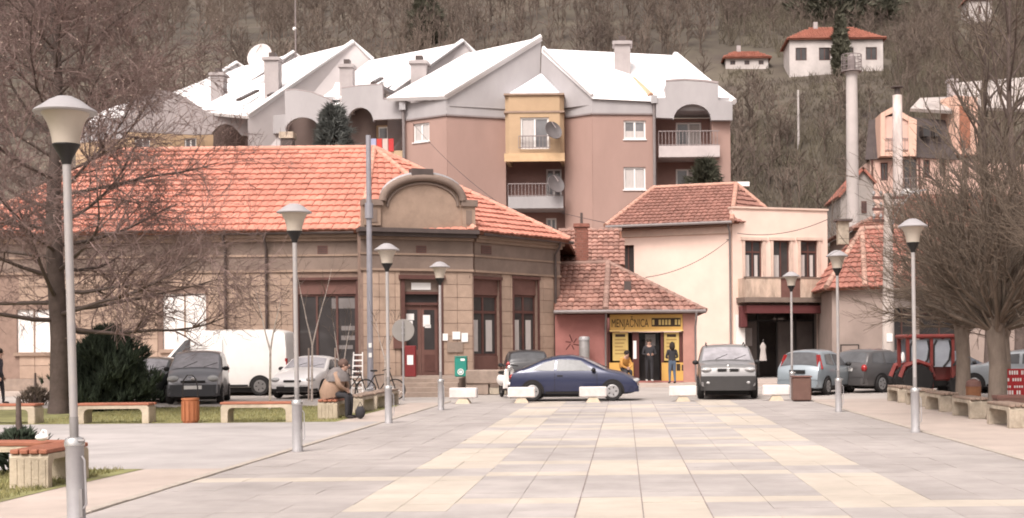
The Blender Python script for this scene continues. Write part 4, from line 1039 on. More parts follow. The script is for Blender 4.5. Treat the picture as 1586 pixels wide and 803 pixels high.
hood(FK2, [(532, 200), (532, 139), (560, 135), (595, 133), (596, 156), (630, 156), (630, 185), (582, 187)], (561, 190, 20, 22), wg)
hood(FK3, [(446, 207), (444, 143), (458, 141), (485, 145), (515, 157), (515, 200), (499, 199)], (472, 205, 27, 22), wg)
B().ppoly(FK4, [(395, 212), (398, 184), (446, 178), (446, 206)], 0, .3).obj('attic_band', GREYR, wg, world=True)
B().ppoly(FK4, [(395, 212), (397, 176), (381, 170), (325, 172), (318, 172), (290, 152), (262, 141), (240, 140), (200, 162), (193, 205), (304, 210), (331, 209), (334, 204), (342, 196), (352, 193), (363, 196), (372, 205), (377, 211)], 0, .3).obj('balcony_hood', M('dark_grey_render', (.27, .235, .23), var=.12, scale=1, big=.1), wg, world=True)
B().ppoly(FK4, [(100, 225), (100, 196), (193, 182), (193, 215)], -.1, .2).obj('attic_band', GREYR, wg, world=True)
# loggia parapet with washing
B().ppoly(FK2, [(540, 262), (540, 236), (630, 234), (630, 262)], 0, .2).obj('parapet', OCHRE, wg, world=True)
for i, c in enumerate(((.35, .36, .5), (.5, .06, .05), (.55, .42, .38), (.48, .05, .05))):
    u0, u1, z0, z1 = FK2.rect(577 + i * 9, 216, 585 + i * 9, 236); o = B().fbox(FK2, u0, u1, z0, z1, .22, .26).obj('washing', M('washing_%d' % i, c, var=.1), wg, world=True)
# white roofs and gables, each unit stepped back
G3 = F((640, 88), (716, 93)); 
def gable(apex, left, right, dA, dL, ridge, low, root, dR, dW):
    a, l, r = rp(*apex, dA), rp(*left, dL), rp(*right, dA + .3)
    wroof('roof', [l, a + Vector((0, 0, .05)), rp(*ridge, dR), rp(*low, dW)], root)
    b = B(); base = Vector((0, 0, -4)); o = Vector((0, .5, 0))
    b.add([l + Vector((0, -.05, -.3)), r + Vector((0, 0, -.2)), a, l + base, r + base, l + o + Vector((0, 0, -.3)), r + o + Vector((0, 0, -.2)), a + o, l + base + o, r + base + o],
          [(0, 3, 4, 1, 2), (5, 7, 6, 9, 8), (0, 2, 7, 5), (2, 1, 6, 7), (1, 4, 9, 6), (4, 3, 8, 9), (3, 0, 5, 8)])
    b.obj('gable_wall', M('light_grey_render', (.52, .475, .47), var=.05, scale=.9, big=.05), root, world=True)
    B().path([l + Vector((0, -.1, .1)), a + Vector((0, -.1, .14)), r + Vector((0, -.1, .05))], .16, 6).obj('verge_trim', WROOF, root, world=True)
gable((717, 67), (600, 150), (738, 86), 92, 86.5, (572, 94), (500, 150), wg, 97, 89)
gable((547, 68), (384, 180), (578, 94), 97, 90.5, (462, 88), (300, 172), wg, 101, 94)
gable((455, 84), (330, 165), (480, 104), 103, 97, (372, 104), (215, 170), wg, 107, 99)
gable((367, 100), (255, 168), (392, 116), 109, 101.5, (285, 142), (120, 196), wg, 112, 103)
wroof('roof', [rp(120, 200, 99), rp(255, 160, 98), rp(250, 142, 103), rp(135, 178, 103)], wg)
wroof('roof', [rp(505, 165, 88.6), rp(530, 160, 87), rp(596, 140, 90), rp(520, 128, 93)], wg)
chimney(536, 99, 148, 88.4, 20, wg); chimney(420, 88, 138, 92.5, 22, wg); chimney(336, 112, 152, 97.5, 20, wg)
for (pa, pc) in (((366, 157), (396, 142)), ((414, 150), (442, 136))): rooflight(rp(*pa, 92.3), rp(*pc, 93.6), .3, wg)
for (pa, pc) in (((574, 131), (588, 123)), ((597, 141), (620, 128))): rooflight(rp(*pa, 88.2), rp(*pc, 89.6), .3, wg)
dish(rp(405, 90, 96), 1.0, wg, DISHW, rx=-75, rz=-15)
mt = rp(458, 84, 102); mast = B().path([mt - Vector((0, 0, 1)), mt + Vector((0, 0, 6.5))], [.07, .035], 6).obj('antenna_mast', RAIL, wg, world=True); B().ell(rp(456, 45, 102), (.15, .15, .15)).obj('mast_lamp', WTRIM, mast, world=True)

# ---------------- far pink apartments among the trees ----------------
FPK = M('pale_pink_render', (.60, .40, .335), var=.08, scale=.7, big=.08); SLATE = M('slate_mansard', (.075, .06, .058), var=.2, scale=1.5, island=.1); PINKTR = M('peach_trim', (.66, .42, .33), var=.06)
fp = thing('hillside_apartments', 'pale pink apartment house with slate mansard below the wooded slope', 'apartment block', (26, 122, 6))
P1 = F((1350, 119), (1425, 118)); P2 = F((1425.5, 118), (1620, 124)); ZQ = P1.uz(1390, 246)[1]
hp1 = [P1.rect(1364, 252, 1375, 280), P1.rect(1399, 246, 1420, 300)]; hp2 = [P2.rect(1430, 248, 1441, 276), P2.rect(1455, 246, 1466, 274), P2.rect(1490, 250, 1502, 276)]
b = B(); wall(b, P1, 0, P1.w, 4, ZQ, .3, hp1); wall(b, P2, 0, P2.w, 4, ZQ, .3, hp2); q = P1.P(0, 0, -.31); b.box(q.x, q.x + .3, q.y, 128, 4, ZQ); b.obj('wall', FPK, fp, world=True)
for h in hp1: window(P1, h, fp, rec=.12, transom=0, bars=1, fw=.1)
for h in hp2: window(P2, h, fp, rec=.12, transom=.3, bars=1, fw=.1)
def mans(Fr, px0, px1, z0, z1, back=2.0):
    u0, u1 = Fr.uz(px0, 240)[0], Fr.uz(px1, 240)[0]
    return B().hexa([Fr.P(u0, z0, .25), Fr.P(u1, z0, .25), Fr.P(u1, z0, -3), Fr.P(u0, z0, -3), Fr.P(u0 + .3, z1, -back + .9), Fr.P(u1 - .3, z1, -back + .9), Fr.P(u1 - .3, z1, -3), Fr.P(u0 + .3, z1, -3)])
zm = P1.uz(1400, 180)[1]
mans(P1, 1340, 1425, ZQ, zm).obj('mansard', SLATE, fp, world=True); mm = mans(P2, 1422, 1480, ZQ, zm).obj('mansard', SLATE, fp, world=True)
for q in ((1428, 196, 1438, 212), (1446, 196, 1456, 212)): B().pbox(P2, *q, -.4, .2).obj('dormer_window', WGLASS, mm, world=True)
dm = F((1364, 117.2), (1421, 117.2)); b = B()
b.ppoly(dm, [(1364, 242), (1364, 176), (1371, 172), (1371, 242)], -2.5, 0); b.ppoly(dm, [(1407, 242), (1407, 180), (1420, 186), (1419, 242)], -2.5, 0); b.ppoly(dm, [(1371.5, 242), (1371.5, 235), (1406.5, 235), (1406.5, 242)], -2.5, 0); b.ppoly(dm, [(1371.5, 180), (1371.5, 171.5), (1382, 166), (1406.5, 179), (1406.5, 188), (1383, 175)], -2.5, 0)
dmo = b.obj('dormer', PINKTR, fp, world=True); B().pbox(dm, 1371, 180, 1407, 233, -.9, -.15).obj('dormer_recess', FPK, dmo, world=True); B().pbox(dm, 1383, 200, 1397, 232, -.149, -.12).obj('dormer_door', WGLASS, dmo, world=True); railing(dm, dm.uz(1371, 220)[0], dm.uz(1407, 220)[0], dm.uz(1390, 233)[1], dm.uz(1390, 214)[1], -.04, dmo, .3)
b = B().slab([rp(1410, 168, 119), rp(1475, 172, 119.5), rp(1475, 150, 124), rp(1425, 152, 123)], .3).slab([rp(1475, 165, 121), rp(1610, 170, 123), rp(1610, 118, 130), rp(1485, 128, 129)], .3)
b.obj('roof', M('pale_sheet', (.38, .335, .315), var=.3, scale=.5), fp, world=True)
B().pbox(P2, 1478, 150, 1512, 240, -2, .2).obj('stair_tower', PINKTR, fp, world=True); B().pbox(P2, 1484, 165, 1500, 230, .2, .25).obj('brick_infill', M('terracotta_block', (.33, .14, .09), var=.15), fp, world=True)
balcony(P1, (1394, 295, 1424, 303), 278, fp, WTRIM, 1.2); 
for px in (1351, 1424): u = P1.uz(px, 280)[0]; B().path([P1.P(u, ZQ, .1), P1.P(u, 6, .1)], .1, 6).obj('downpipe', BRWOOD, fp, world=True)
chimney(1477, 122, 145, 122, 14, fp)

gh = thing('grey_house', 'small grey gabled house with a red roof edge beside the white tower', 'house', (18, 109, 3))
FGH = F((1300, 107), (1352, 107)); B().ppoly(FGH, [(1302, 372), (1302, 300), (1336, 262), (1353, 280), (1353, 372)], -7, 0).obj('wall', M('grey_plaster', (.30, .265, .245), var=.12, scale=.6, big=.1), gh, world=True)
def gslab(qa, qb): 
    pa, pb = FGH.P(*FGH.uz(*qa), .3), FGH.P(*FGH.uz(*qb), .3); bk_ = -FGH.n * 7.6
    return [pa, pb, pb + bk_, pa + bk_]
HTR = M('grey_house_tile', (.34, .13, .095), var=.2, island=.15)
rf = B().slab(gslab((1297, 304), (1336, 259)), .2).slab(gslab((1336, 259), (1358, 283)), .2).obj('roof', HTR, gh, world=True)
for q in ((1312, 310, 1320, 328), (1334, 312, 1342, 330)): window(FGH, FGH.rect(*q), gh, rec=-.08, transom=0, bars=1, fw=.09)
# ---------------- houses on the hill ----------------
HWHITE = M('hill_house_white', (.50, .45, .43), var=.2, scale=.5, big=.1); HTILE = M('hill_house_tile', (.30, .115, .08), var=.15, scale=.8, island=.1)
def hill_house(px0, px1, ytop, yeave, ybase, label, nwin, ridge=.5):
    p = on_hill((px0 + px1) / 2, ybase); d = p.y; x0, x1 = at(px0, ybase, d).x, at(px1, ybase, d).x
    ze, zr = at(px0, yeave, d).z, at(px0, ytop, d).z; dep = max(5, (x1 - x0) * .5); zb = p.z - 3
    t = thing('hill_house', label, 'house', ((x0 + x1) / 2, d, p.z), 0, 'houses on the hillside'); wd = x1 - x0
    Fh = F(None, None, pts=[(x0, d, 0), (x1, d, 0)]); hw = []
    for k in range(nwin):
        c = wd * (k + .5) / nwin; hw.append((c - wd * .06, c + wd * .06, ze - (ze - p.z) * .62, ze - (ze - p.z) * .25))
    b = B(); wall(b, Fh, 0, wd, zb, ze, .3, hw); b.box(x0, x0 + .3, d + .31, d + dep, zb, ze).box(x1 - .3, x1, d + .31, d + dep, zb, ze).box(x0 + .31, x1 - .31, d + dep - .3, d + dep, zb, ze)
    b.obj('wall', HWHITE, t, world=True)
    for h in hw: window(Fh, h, t, rec=.1, transom=0, bars=1, fw=.1, mats=(BRWOOD, WGLASS))
    o = .5; c = [Vector((x0 - o, d - o, ze)), Vector((x1 + o, d - o, ze)), Vector((x1 + o, d + dep + o, ze)), Vector((x0 - o, d + dep + o, ze))]
    r0_, r1_ = Vector((x0 + wd * (.5 - ridge / 2), d + dep / 2, zr)), Vector((x0 + wd * (.5 + ridge / 2), d + dep / 2, zr))
    b = B()
    for poly in ([c[0], c[1], r1_, r0_], [c[1], c[2], r1_], [c[2], c[3], r0_, r1_], [c[3], c[0], r0_]): b.slab(poly, .2)
    rf = b.obj('roof', HTILE, t, world=True); roof_tiles([c[0], c[1], r1_, r0_], rf, HTILE, .5, .4, .06)
    B().box(r0_.x + .6, r0_.x + 1.2, r0_.y - .3, r0_.y + .3, zr - 1, zr + .9).obj('chimney', CHIM, rf, world=True)
    return t
hh1 = hill_house(1223, 1368, 36, 61, 114, 'large white house with red hip roof high among the bare trees', 4)
hh2 = hill_house(1124, 1190, 75, 90, 107, 'small white house with red roof higher on the slope behind the pink block', 3, .6)
hh3 = hill_house(1499, 1536, -22, 0, 36, 'little white house at the top edge of the wooded slope', 1, .3)

# ---------------- tall mast, chimney post, utility pole ----------------
d = 98; p0 = at(1321, 345, d); x = p0.x
tw_ = thing('water_mast', 'tall white tapering concrete tower with a railed platform on top', 'tower', (x, d, 0))
zt = at(1322, 112, d).z; zp = at(1322, 86, d).z
WCON = M('whitewashed_concrete', (.47, .42, .40), var=.1, scale=.6, big=.12, bump=.15)
B().lathe([(.52, 0), (.5, zt * .4), (.43, zt)], 18).obj('shaft', WCON, tw_, smooth=40)
B().lathe([(.43, zt - .25), (.55, zt - .1), (.55, zt)], 18).obj('head_ring', WCON, tw_, smooth=40)
B().lathe([(.78, zt + .003), (.78, zt + .08)], 18).obj('platform', RAIL, tw_)
b = B()
for i in range(12):
    a = 2 * math.pi * i / 12; b.tube((.75 * math.cos(a), .75 * math.sin(a), zt + .08), (.75 * math.cos(a), .75 * math.sin(a), zp), .03, .03, 5)
for zz in (zt + .45, zt + .85, zp): b.path([(.75 * math.cos(a), .75 * math.sin(a), zz) for a in [2 * math.pi * i / 16 for i in range(16)]], .035, 5, closed=True)
b.obj('railing', RAIL, tw_)
B().lathe([(.3, zt + .085), (.3, zp - .1), (.1, zp + .1)], 10).obj('beacon', RAIL, tw_, smooth=40)
d = 94; zt = at(1391, 148, d).z
cp = thing('chimney_post', 'tall pale chimney stack with brown stains in front of the pink apartments', 'chimney', (at(1391, 300, d).x, d, 0))
STAIN = M('stained_concrete', (.55, .47, .44), var=.3, scale=1.2, big=.25, stretch=(2, 2, .6))
B().lathe([(.40, 0), (.36, zt - 2), (.34, zt)], 14).obj('shaft', STAIN, cp, smooth=40); B().lathe([(.2, zt), (.2, zt + .5), (.45, zt + .55), (.45, zt + .62)], 12).obj('cowl', DKMETAL, cp, smooth=30)
d = 45.5; pz = at(1377, 300, d).z
up = thing('utility_pole', 'concrete utility pole with weathered insulators beside the pollarded trees', 'utility pole', (at(1376, 612, d).x, d, 0)); up.rotation_euler = (0, R(.4), 0)
UPC = M('pole_concrete', (.44, .38, .345), var=.2, scale=1.5, big=.2, stretch=(1, 1, .4))
B().lathe([(.235, 0), (.2, 3), (.15, pz)], 14).obj('pole', UPC, up, smooth=40)
for zz in (pz - .15, pz - .55, pz - .95):
    ca = B().box(-.55, .55, -.06, .06, zz - .05, zz + .05).obj('crossarm', BRWOOD, up)
    for xx in (-.5, -.25, .25, .5): B().lathe([(.03, 0), (.03, .06), (.065, .08), (.05, .16), (.02, .2)], 8, (xx, 0, zz + .05)).obj('insulator', GALVD, ca, smooth=40)
B().cbox((.0, -.222, 1.9), (.2, .02, .28)).obj('pole_notice', PAPER, up); B().cbox((.02, -.238, .95), (.22, .02, .2)).obj('pole_notice', PAPER, up)
B().path([(.1, -.1, pz - 1.2), (.25, -.6, pz - .6), (.6, -1.2, pz - .1), (1.0, -1.5, pz - .05)], .03, 6).obj('lamp_bracket', GALV, up)
hp = on_hill(1237, 235); hgt = 95 / FPX * hp.y
o = B().path([(0, 0, -.6), (0, 0, hgt)], [.16, .11], 8).obj('slim_pole', WCON); o.location = hp; tag(o, 'slim pale pole standing on the grassy slope', 'pole')
# ---------------- street lamps ----------------
def make_lamp():
    t = thing('street_lamp', '', 'street lamp', (0, 0, 0), 0, 'street lamps lining the square')
    bp = B().lathe([(.088, 0), (.085, .05), (.080, .06), (.080, .74), (.086, .75), (.086, .80), (.072, .825), (.045, .83)], 20).obj('base_post', GALV, t, smooth=35)
    B().lathe([(.083, .752), (.089, .756), (.089, .794), (.078, .822), (.044, .836)], 20).obj('collar', CHROME, bp, smooth=35)
    B().path([(.085, -.05, .18), (.115, -.05, .22), (.11, -.05, .62), (.085, -.05, .66)], .009, 6).obj('hinge_rod', GALV, bp)
    B().path([(.06, -.055, .8), (.115, -.055, .8)], .014, 6).obj('bolt', GALVD, bp); B().box(.03, .082, -.06, -.03, .1, .36).obj('hatch', GALVD, bp)
    B().lathe([(.036, .83), (.036, 3.36)], 14).obj('pole', RUSTPOLE, t, smooth=35)
    B().lathe([(.038, .83), (.039, 1.0), (.038, 1.02)], 14).obj('pole_foot', GALVD, t, smooth=35)
    B().lathe([(.04, 3.33), (.05, 3.38), (.105, 3.48), (.122, 3.505), (.12, 3.515)], 24).obj('lamp_socket', BLACK, t, smooth=35)
    B().lathe([(.118, 3.516), (.122, 3.56), (.135, 3.63), (.16, 3.71), (.205, 3.79), (.215, 3.808)], 28).obj('lamp_shade', ENAMEL, t, smooth=50)
    B().lathe([(.27, 3.798), (.278, 3.81), (.27, 3.822), (.21, 3.862), (.14, 3.915), (.07, 3.95), (.0, 3.96)], 28).obj('lamp_hat', LAMPHAT, t, smooth=50)
    return t
lamp0 = make_lamp()
lamps = [((119, 818), 1.1, 'grey street lamp standing nearest, beside the near bench'), ((461, 700), .3, 'grey street lamp in front of the white parked car'),
         ((602, 656), .1, 'grey street lamp between the flag mast and the round sign'), ((683, 635.5), .0, 'grey street lamp in front of the entrance steps'),
         ((1418, 670), .3, 'grey street lamp in front of the red tractor'), ((1299, 638.5), .1, 'grey street lamp in front of the pale blue hatchback'),
         ((1227, 617), .0, 'grey street lamp rising behind the brown litter bin')]
for i, (q, lean, lb) in enumerate(lamps):
    o = lamp0 if i == 0 else copy_tree(lamp0)
    o.location = gnd(*q); o.rotation_euler = (0, R(-lean), R(rnd.uniform(-20, 20)) if i else 0); o['label'] = lb

# ---------------- benches ----------------
def make_bench(wood, conc, L=1.62, n=4, Wd=.46, H=.46):
    """concrete portal frame with a plank seat, long axis along x, standing on z=0"""
    t = thing('park_bench', '', 'bench', (0, 0, 0), 0)
    th = H - .06; lw = .15; r = .1; xi = L / 2 - lw
    pts = [(-L / 2, 0), (-xi, 0), (-xi, th - .07 - r)]
    pts += [(-xi + r - r * math.cos(a), th - .07 - r + r * math.sin(a)) for a in (R(30), R(60), R(90))]
    pts += [(xi - r + r * math.sin(a), th - .07 - r + r * math.cos(a)) for a in (0, R(30), R(60), R(90))]
    pts += [(xi, 0), (L / 2, 0), (L / 2, th - .04), (L / 2 - .04, th), (-L / 2 + .04, th), (-L / 2, th - .04)]
    k = len(pts); b = B().add([(x, -Wd / 2, z) for x, z in pts] + [(x, Wd / 2, z) for x, z in pts], [tuple(range(k)), tuple(range(2 * k - 1, k - 1, -1))] + [(i, i + k, (i + 1) % k + k, (i + 1) % k) for i in range(k)])
    fr_ = b.obj('frame', conc, t)
    for sx in (-1, 1):   # fluted ends
        for j in range(5): B().box(sx * L / 2 - (.012 if sx < 0 else -.001), sx * L / 2 + (.012 if sx > 0 else -.001), -Wd / 2 + .03 + j * .085, -Wd / 2 + .075 + j * .085, .02, th - .06).obj('flute', conc, fr_)
    w_ = Wd / n
    for j in range(n):
        y = -Wd / 2 + (j + .5) * w_
        B().cbox((rnd.uniform(-.015, .015), y, th + .032), (L + .04, w_ - .018, .055)).obj('seat_plank', wood, t, bevel=.01)
    return t
bench0 = make_bench(WOODRED, CONC); benchg = make_bench(WOODGREY, CONC2, 1.55)
gx = lambda px, d: (px - CX) / FPX * d
bl = [(bench0, gx(5, 29.6), 29.6, 0, 'red plank bench cut by the photo edge left of the big tree'),
      (bench0, gx(180, 29.5), 29.5, 0, 'red plank bench in front of the dark conifer bush'),
      (bench0, gx(401, 29.5), 29.5, 0, 'red plank bench in front of the white van'),
      (bench0, -7.0, 31.2, 90, 'red plank bench on which the person in the tan coat sits'),
      (bench0, -7.05, 15.95, 90, 'red plank bench close beside the nearest lamp post'),
      (bench0, -8.05, 16.9, -6, 'red plank bench slanting behind the nearest bench'),
      (benchg, -6.95, 33.9, 90, 'grey concrete bench next beyond the seated person'),
      (benchg, -6.98, 35.9, 90, 'grey concrete bench beside the white ladder rack'),
      (benchg, -7.0, 37.9, 90, 'grey concrete bench at the far end of the row by the bicycles'),
      (benchg, 7.62, 25.6, 90, 'worn grey bench nearest under the pollarded trees, by the red banner'),
      (benchg, 7.75, 28.9, 90, 'worn grey bench just beyond the thick pollarded trunk'),
      (benchg, 7.85, 32.0, 90, 'worn grey bench in the middle of the tree-side row'),
      (benchg, 7.95, 34.7, 90, 'worn grey bench behind the lamp post in front of the tractor'),
      (benchg, 7.95, 37.2, 90, 'worn grey bench farthest along the tree-side row, by the utility pole')]
used = set()
for (src, x, y, a, lb) in bl:
    o = src if id(src) not in used else copy_tree(src); used.add(id(src))
    o.location = (x, y, 0); o.rotation_euler = (0, 0, R(a)); o['label'] = lb; o['group'] = 'benches around the square'
    if 'close beside' in lb: o.location.x = -7.1; o.scale.x = .72

# ---------------- white concrete barriers ----------------
BARW = M('whitewashed_barrier', (.62, .57, .545), var=.16, scale=3, bump=.3, big=.08)
def make_barrier():
    t = thing('concrete_barrier', '', 'barrier', (0, 0, 0), 0, 'white barriers at the end of the square')
    B().box(-.41, .41, -.16, .16, .16, .47).obj('block', BARW, t, bevel=.03)
    b = B().hexa([(-.22, -.2, 0), (.22, -.2, 0), (.22, .2, 0), (-.22, .2, 0), (-.12, -.12, .148), (.12, -.12, .148), (.12, .12, .148), (-.12, .12, .148)]); b.obj('foot', CONC, t)
    return t
bar0 = make_barrier()
for i, (px, lb) in enumerate(((718, 'white concrete barrier in front of the entrance steps'), (807, 'white concrete barrier before the rear wheel of the blue coupe'), (918, 'white concrete barrier before the front wheel of the blue coupe'),
                              (1057, 'white concrete barrier between the yellow shop and the silver off-roader'), (1202, 'white concrete barrier beside the brown litter bin'))):
    o = bar0 if i == 0 else copy_tree(bar0); d = 38.6; o.location = (gx(px, d), d + rnd.uniform(-.1, .1), 0); o.rotation_euler = (0, 0, R(rnd.uniform(-5, 5))); o['label'] = lb

# ---------------- bins, poles, signs ----------------
BRBIN = M('brown_bin', (.135, .075, .06), rough=.6, var=.15, scale=3)
p = gnd(1241, 622); t = thing('litter_bin', 'brown box litter bin at the end of the square by the pale blue car', 'litter bin', p)
B().box(-.27, .27, -.24, .24, .03, .70).obj('box', BRBIN, t, bevel=.03); B().box(-.29, .29, -.26, .26, .703, .755).obj('rim', BRPANEL, t, bevel=.015); B().box(-.22, .22, -.2, .2, 0, .028).obj('foot', BLACK, t)
TERRA = M('terracotta_bin', (.34, .125, .055), rough=.7, var=.15, scale=3)
p = gnd(295, 655); t = thing('litter_bin', 'terracotta litter bin with a black hoop between the two benches', 'litter bin', p)
B().lathe([(.16, 0), (.175, .04), (.18, .5), (.195, .52), (.195, .56), (.15, .56)], 18).obj('drum', TERRA, t, smooth=35)
for j in range(12): a = j * math.pi / 6; B().cbox((.185 * math.cos(a), .185 * math.sin(a), .27), (.02, .06, .44), a).obj('stave', TERRA, t)
B().path([(-.17, 0, .5), (-.175, 0, .8), (-.14, 0, .98), (-.06, 0, 1.08), (.05, 0, 1.08), (.13, 0, .99), (.17, 0, .8), (.17, 0, .5)], .016, 6).obj('hoop', BLACK, t)
p = gnd(1508, 634); t = thing('litter_bin', 'small orange-brown litter bin between the pollarded trunks', 'litter bin', p)
B().lathe([(.15, 0), (.18, .05), (.19, .55), (.2, .57)], 16).obj('drum', M('orange_brown', (.30, .14, .075), var=.15), t, smooth=35); B().lathe([(.2, .575), (.17, .7), (.05, .76)], 16).obj('lid', BRPANEL, t, smooth=35)
for k, (px, hh, dd) in enumerate(((95, 0, 0),)): pass
p = Vector((7.98, 26.85, 0)); t = thing('plank_box', 'low brown plank box standing behind the nearest tree-side bench', 'box', p)
b = B()
for j in range(4): B().box(-.3, .3, -.2 + j * .1, -.2 + j * .1 + .09, .5, .56).obj('lid_plank', BRPANEL, t)
B().box(-.28, .28, -.19, .19, .0, .497).obj('case', BRBIN, t)
# flag mast
MAST = M('grey_blue_mast', (.30, .29, .32), rough=.5, var=.08, metal=.2)
p = gnd(574, 617); d = p.y; t = thing('flag_mast', 'tall thick grey steel mast in front of the corner building', 'mast', p)
zt = at(571, 210, d).z
B().lathe([(.11, 0), (.1, 2), (.085, zt)], 14).obj('pole', MAST, t, smooth=40); B().lathe([(.17, 0), (.17, .04), (.12, .08)], 14).obj('base_plate', GALVD, t)
zb_ = at(571, 325, d).z; B().lathe([(.14, zb_ - .3), (.14, zb_ + .22)], 10).obj('clamp_collar', MAST, t, smooth=30)
for zz in (1.45, 1.78): B().cbox((.02, -.105, zz), (.1, .01, .15)).obj('sticker', PAPER, t)
# round sign seen from the back
p = gnd(625, 621); d = p.y; t = thing('round_sign', 'back of a round grey road sign on a thin post by the steps', 'road sign', p)
zc = at(624, 512, d).z; B().lathe([(.03, 0), (.03, zc + .3)], 10).obj('post', GALV, t, smooth=40)
m = Matrix.Translation((0, .045, zc)) @ Matrix.Rotation(R(90), 4, 'X'); q = B().lathe([(.35, -.01), (.36, 0), (.35, .01)], 26); q.v = [tuple(m @ Vector(v)) for v in q.v]; q.obj('disc', M('sign_back_grey', (.27, .25, .235), rough=.5, var=.08), t)
B().box(-.05, .05, .0, .03, zc - .12, zc - .06).box(-.05, .05, .0, .03, zc + .06, zc + .12).obj('bracket', GALV, t)
# white ladder rack
p = gnd(553, 612); t = thing('ladder_rack', 'white slatted stand leaning by the shop window behind the benches', 'rack', p)
for sx in (-1, 1): B().path([(sx * .2, 0, 0), (sx * .16, .25, 1.55)], .022, 6).obj('rail', WHITEP, t)
for k in range(7): z = .25 + k * .2; B().cbox((0, z / 1.55 * .25, z), (.36 - z * .045, .02, .05)).obj('rung', WHITEP, t)
# red and white banner
BANR = M('banner_red', (.42, .03, .035), rough=.6, var=.1)
d = 29.3; t = thing('banner_board', 'red board with white lettering beside the thick pollarded trunk', 'banner', (gx(1572, d), d, 0))
fr_ = B().box(-.31, .34, -.02, .02, .42, 1.06).obj('panel', BANR, t)
for (x0, z0, w_, h_) in [(-.2 + .055 * i + (.02 if r == 1 else 0), .93 - .15 * r, .035, .09 - .02 * ((i * 3 + r) % 3)) for r in range(4) for i in range(9 - r) if (i * 7 + r * 3) % 5]:
    B().box(x0, x0 + w_, -.026, -.0205, z0, z0 + h_).obj('letter_mark', PAPER, t)
for sx in (-.26, .28): B().tube((sx, .03, 0), (sx, .03, 1.0), .015).obj('leg', GALVD, t)
# white rag on the near bench, small shrub behind it
# waste and sacks
d = 15.6; p = Vector((gx(12, d), d + .9, .47)); o = B().ell((0, 0, .06), (.09, .07, .045), 10, 6).path([(-.04, 0, .06), (.0, .02, .15), (.05, 0, .14), (.08, -.02, .04)], [.02, .018, .014, .01], 6).obj('plastic_bag', PAPER, smooth=60); o.location = p; tag(o, 'crumpled white plastic bag lying on the slanting near bench', 'bag')

# ---------------- bicycles and scooter ----------------
def make_bike(frame_mat):
    t = thing('bicycle', '', 'bicycle', (0, 0, 0), 0, 'bicycles parked behind the benches')
    for x in (-.52, .52):
        w_ = B().path([(x + .33 * math.cos(a), 0, .34 + .33 * math.sin(a)) for a in [2 * math.pi * i / 20 for i in range(20)]], .022, 6, closed=True).obj('wheel', TYRE, t)
        b = B()
        for i in range(8): a = math.pi * i / 8; b.tube((x + .32 * math.cos(a), 0, .34 + .32 * math.sin(a)), (x - .32 * math.cos(a), 0, .34 - .32 * math.sin(a)), .004, .004, 4)
        b.obj('spokes', CHROME, w_)
    b = B(); hd, bb_, st_, rr, ff = (.36, 0, .85), (-.05, 0, .3), (-.2, 0, .8), (-.52, 0, .34), (.52, 0, .34)
    for a, c in ((hd, bb_), (hd, st_), (st_, bb_), (bb_, rr), (st_, rr), (hd, ff)): b.tube(a, c, .018, .018, 6)
    b.obj('frame', frame_mat, t)
    B().path([(-.2, 0, .8), (-.22, 0, .92)], .014, 6).obj('seat_post', CHROME, t); B().ell((-.22, 0, .95), (.14, .07, .035)).obj('saddle', BLACK, t, smooth=60)
    B().path([(.36, 0, .85), (.33, 0, 1.0)], .014, 6).path([(.22, -.28, .98), (.33, -.1, 1.02), (.33, .1, 1.02), (.22, .28, .98)], .014, 6).obj('handlebar', BLACK, t)
    return t
bk = make_bike(BLACK)
for i, (px, d, a, lb) in enumerate(((540, 41.5, 20, 'dark bicycle behind the benches near the seated person'), (590, 42.0, -15, 'dark bicycle parked beside the tall mast'), (528, 42.6, 70, 'dark bicycle turned edge-on by the white ladder rack'))):
    o = bk if i == 0 else copy_tree(bk); o.location = (gx(px, d), d, 0); o.rotation_euler = (R(5), 0, R(a)); o['label'] = lb
d = 43.2; t = thing('scooter', 'white motor scooter parked behind the blue coupe', 'scooter', (gx(783, d), d, 0), R(-70))
for x in (-.55, .6):
    w_ = B().path([(x + .2 * math.cos(a), 0, .24 + .2 * math.sin(a)) for a in [2 * math.pi * i / 16 for i in range(16)]], .05, 8, closed=True).obj('wheel', TYRE, t); B().cbox((x, 0, .24), (.22, .04, .22)).obj('hub', RIMD, w_)
b = B().ell((-.45, 0, .58), (.42, .17, .22), 12, 8); b.obj('rear_body', WHITEP, t, smooth=60)
B().hexa([(.34, -.2, .3), (.42, -.2, .3), (.42, .2, .3), (.34, .2, .3), (.42, -.16, .95), (.5, -.14, .95), (.5, .14, .95), (.42, .16, .95)]).obj('leg_shield', WHITEP, t, bevel=.02)
B().box(-.15, .36, -.16, .16, .24, .31).obj('footboard', BLACK, t); B().ell((-.42, 0, .82), (.38, .14, .07)).obj('saddle', BLACK, t, smooth=60)
B().path([(.44, -.3, 1.05), (.46, -.1, 1.08), (.46, .1, 1.08), (.44, .3, 1.05)], .02, 6).tube((.58, 0, .24), (.44, 0, 1.05), .03).obj('handlebar', BLACK, t); B().ell((.52, 0, 1.0), (.08, .1, .09)).obj('headlight', CHROME, t, smooth=60); B().ell((.6, 0, .46), (.24, .09, .06)).obj('mudguard', WHITEP, t, smooth=60)
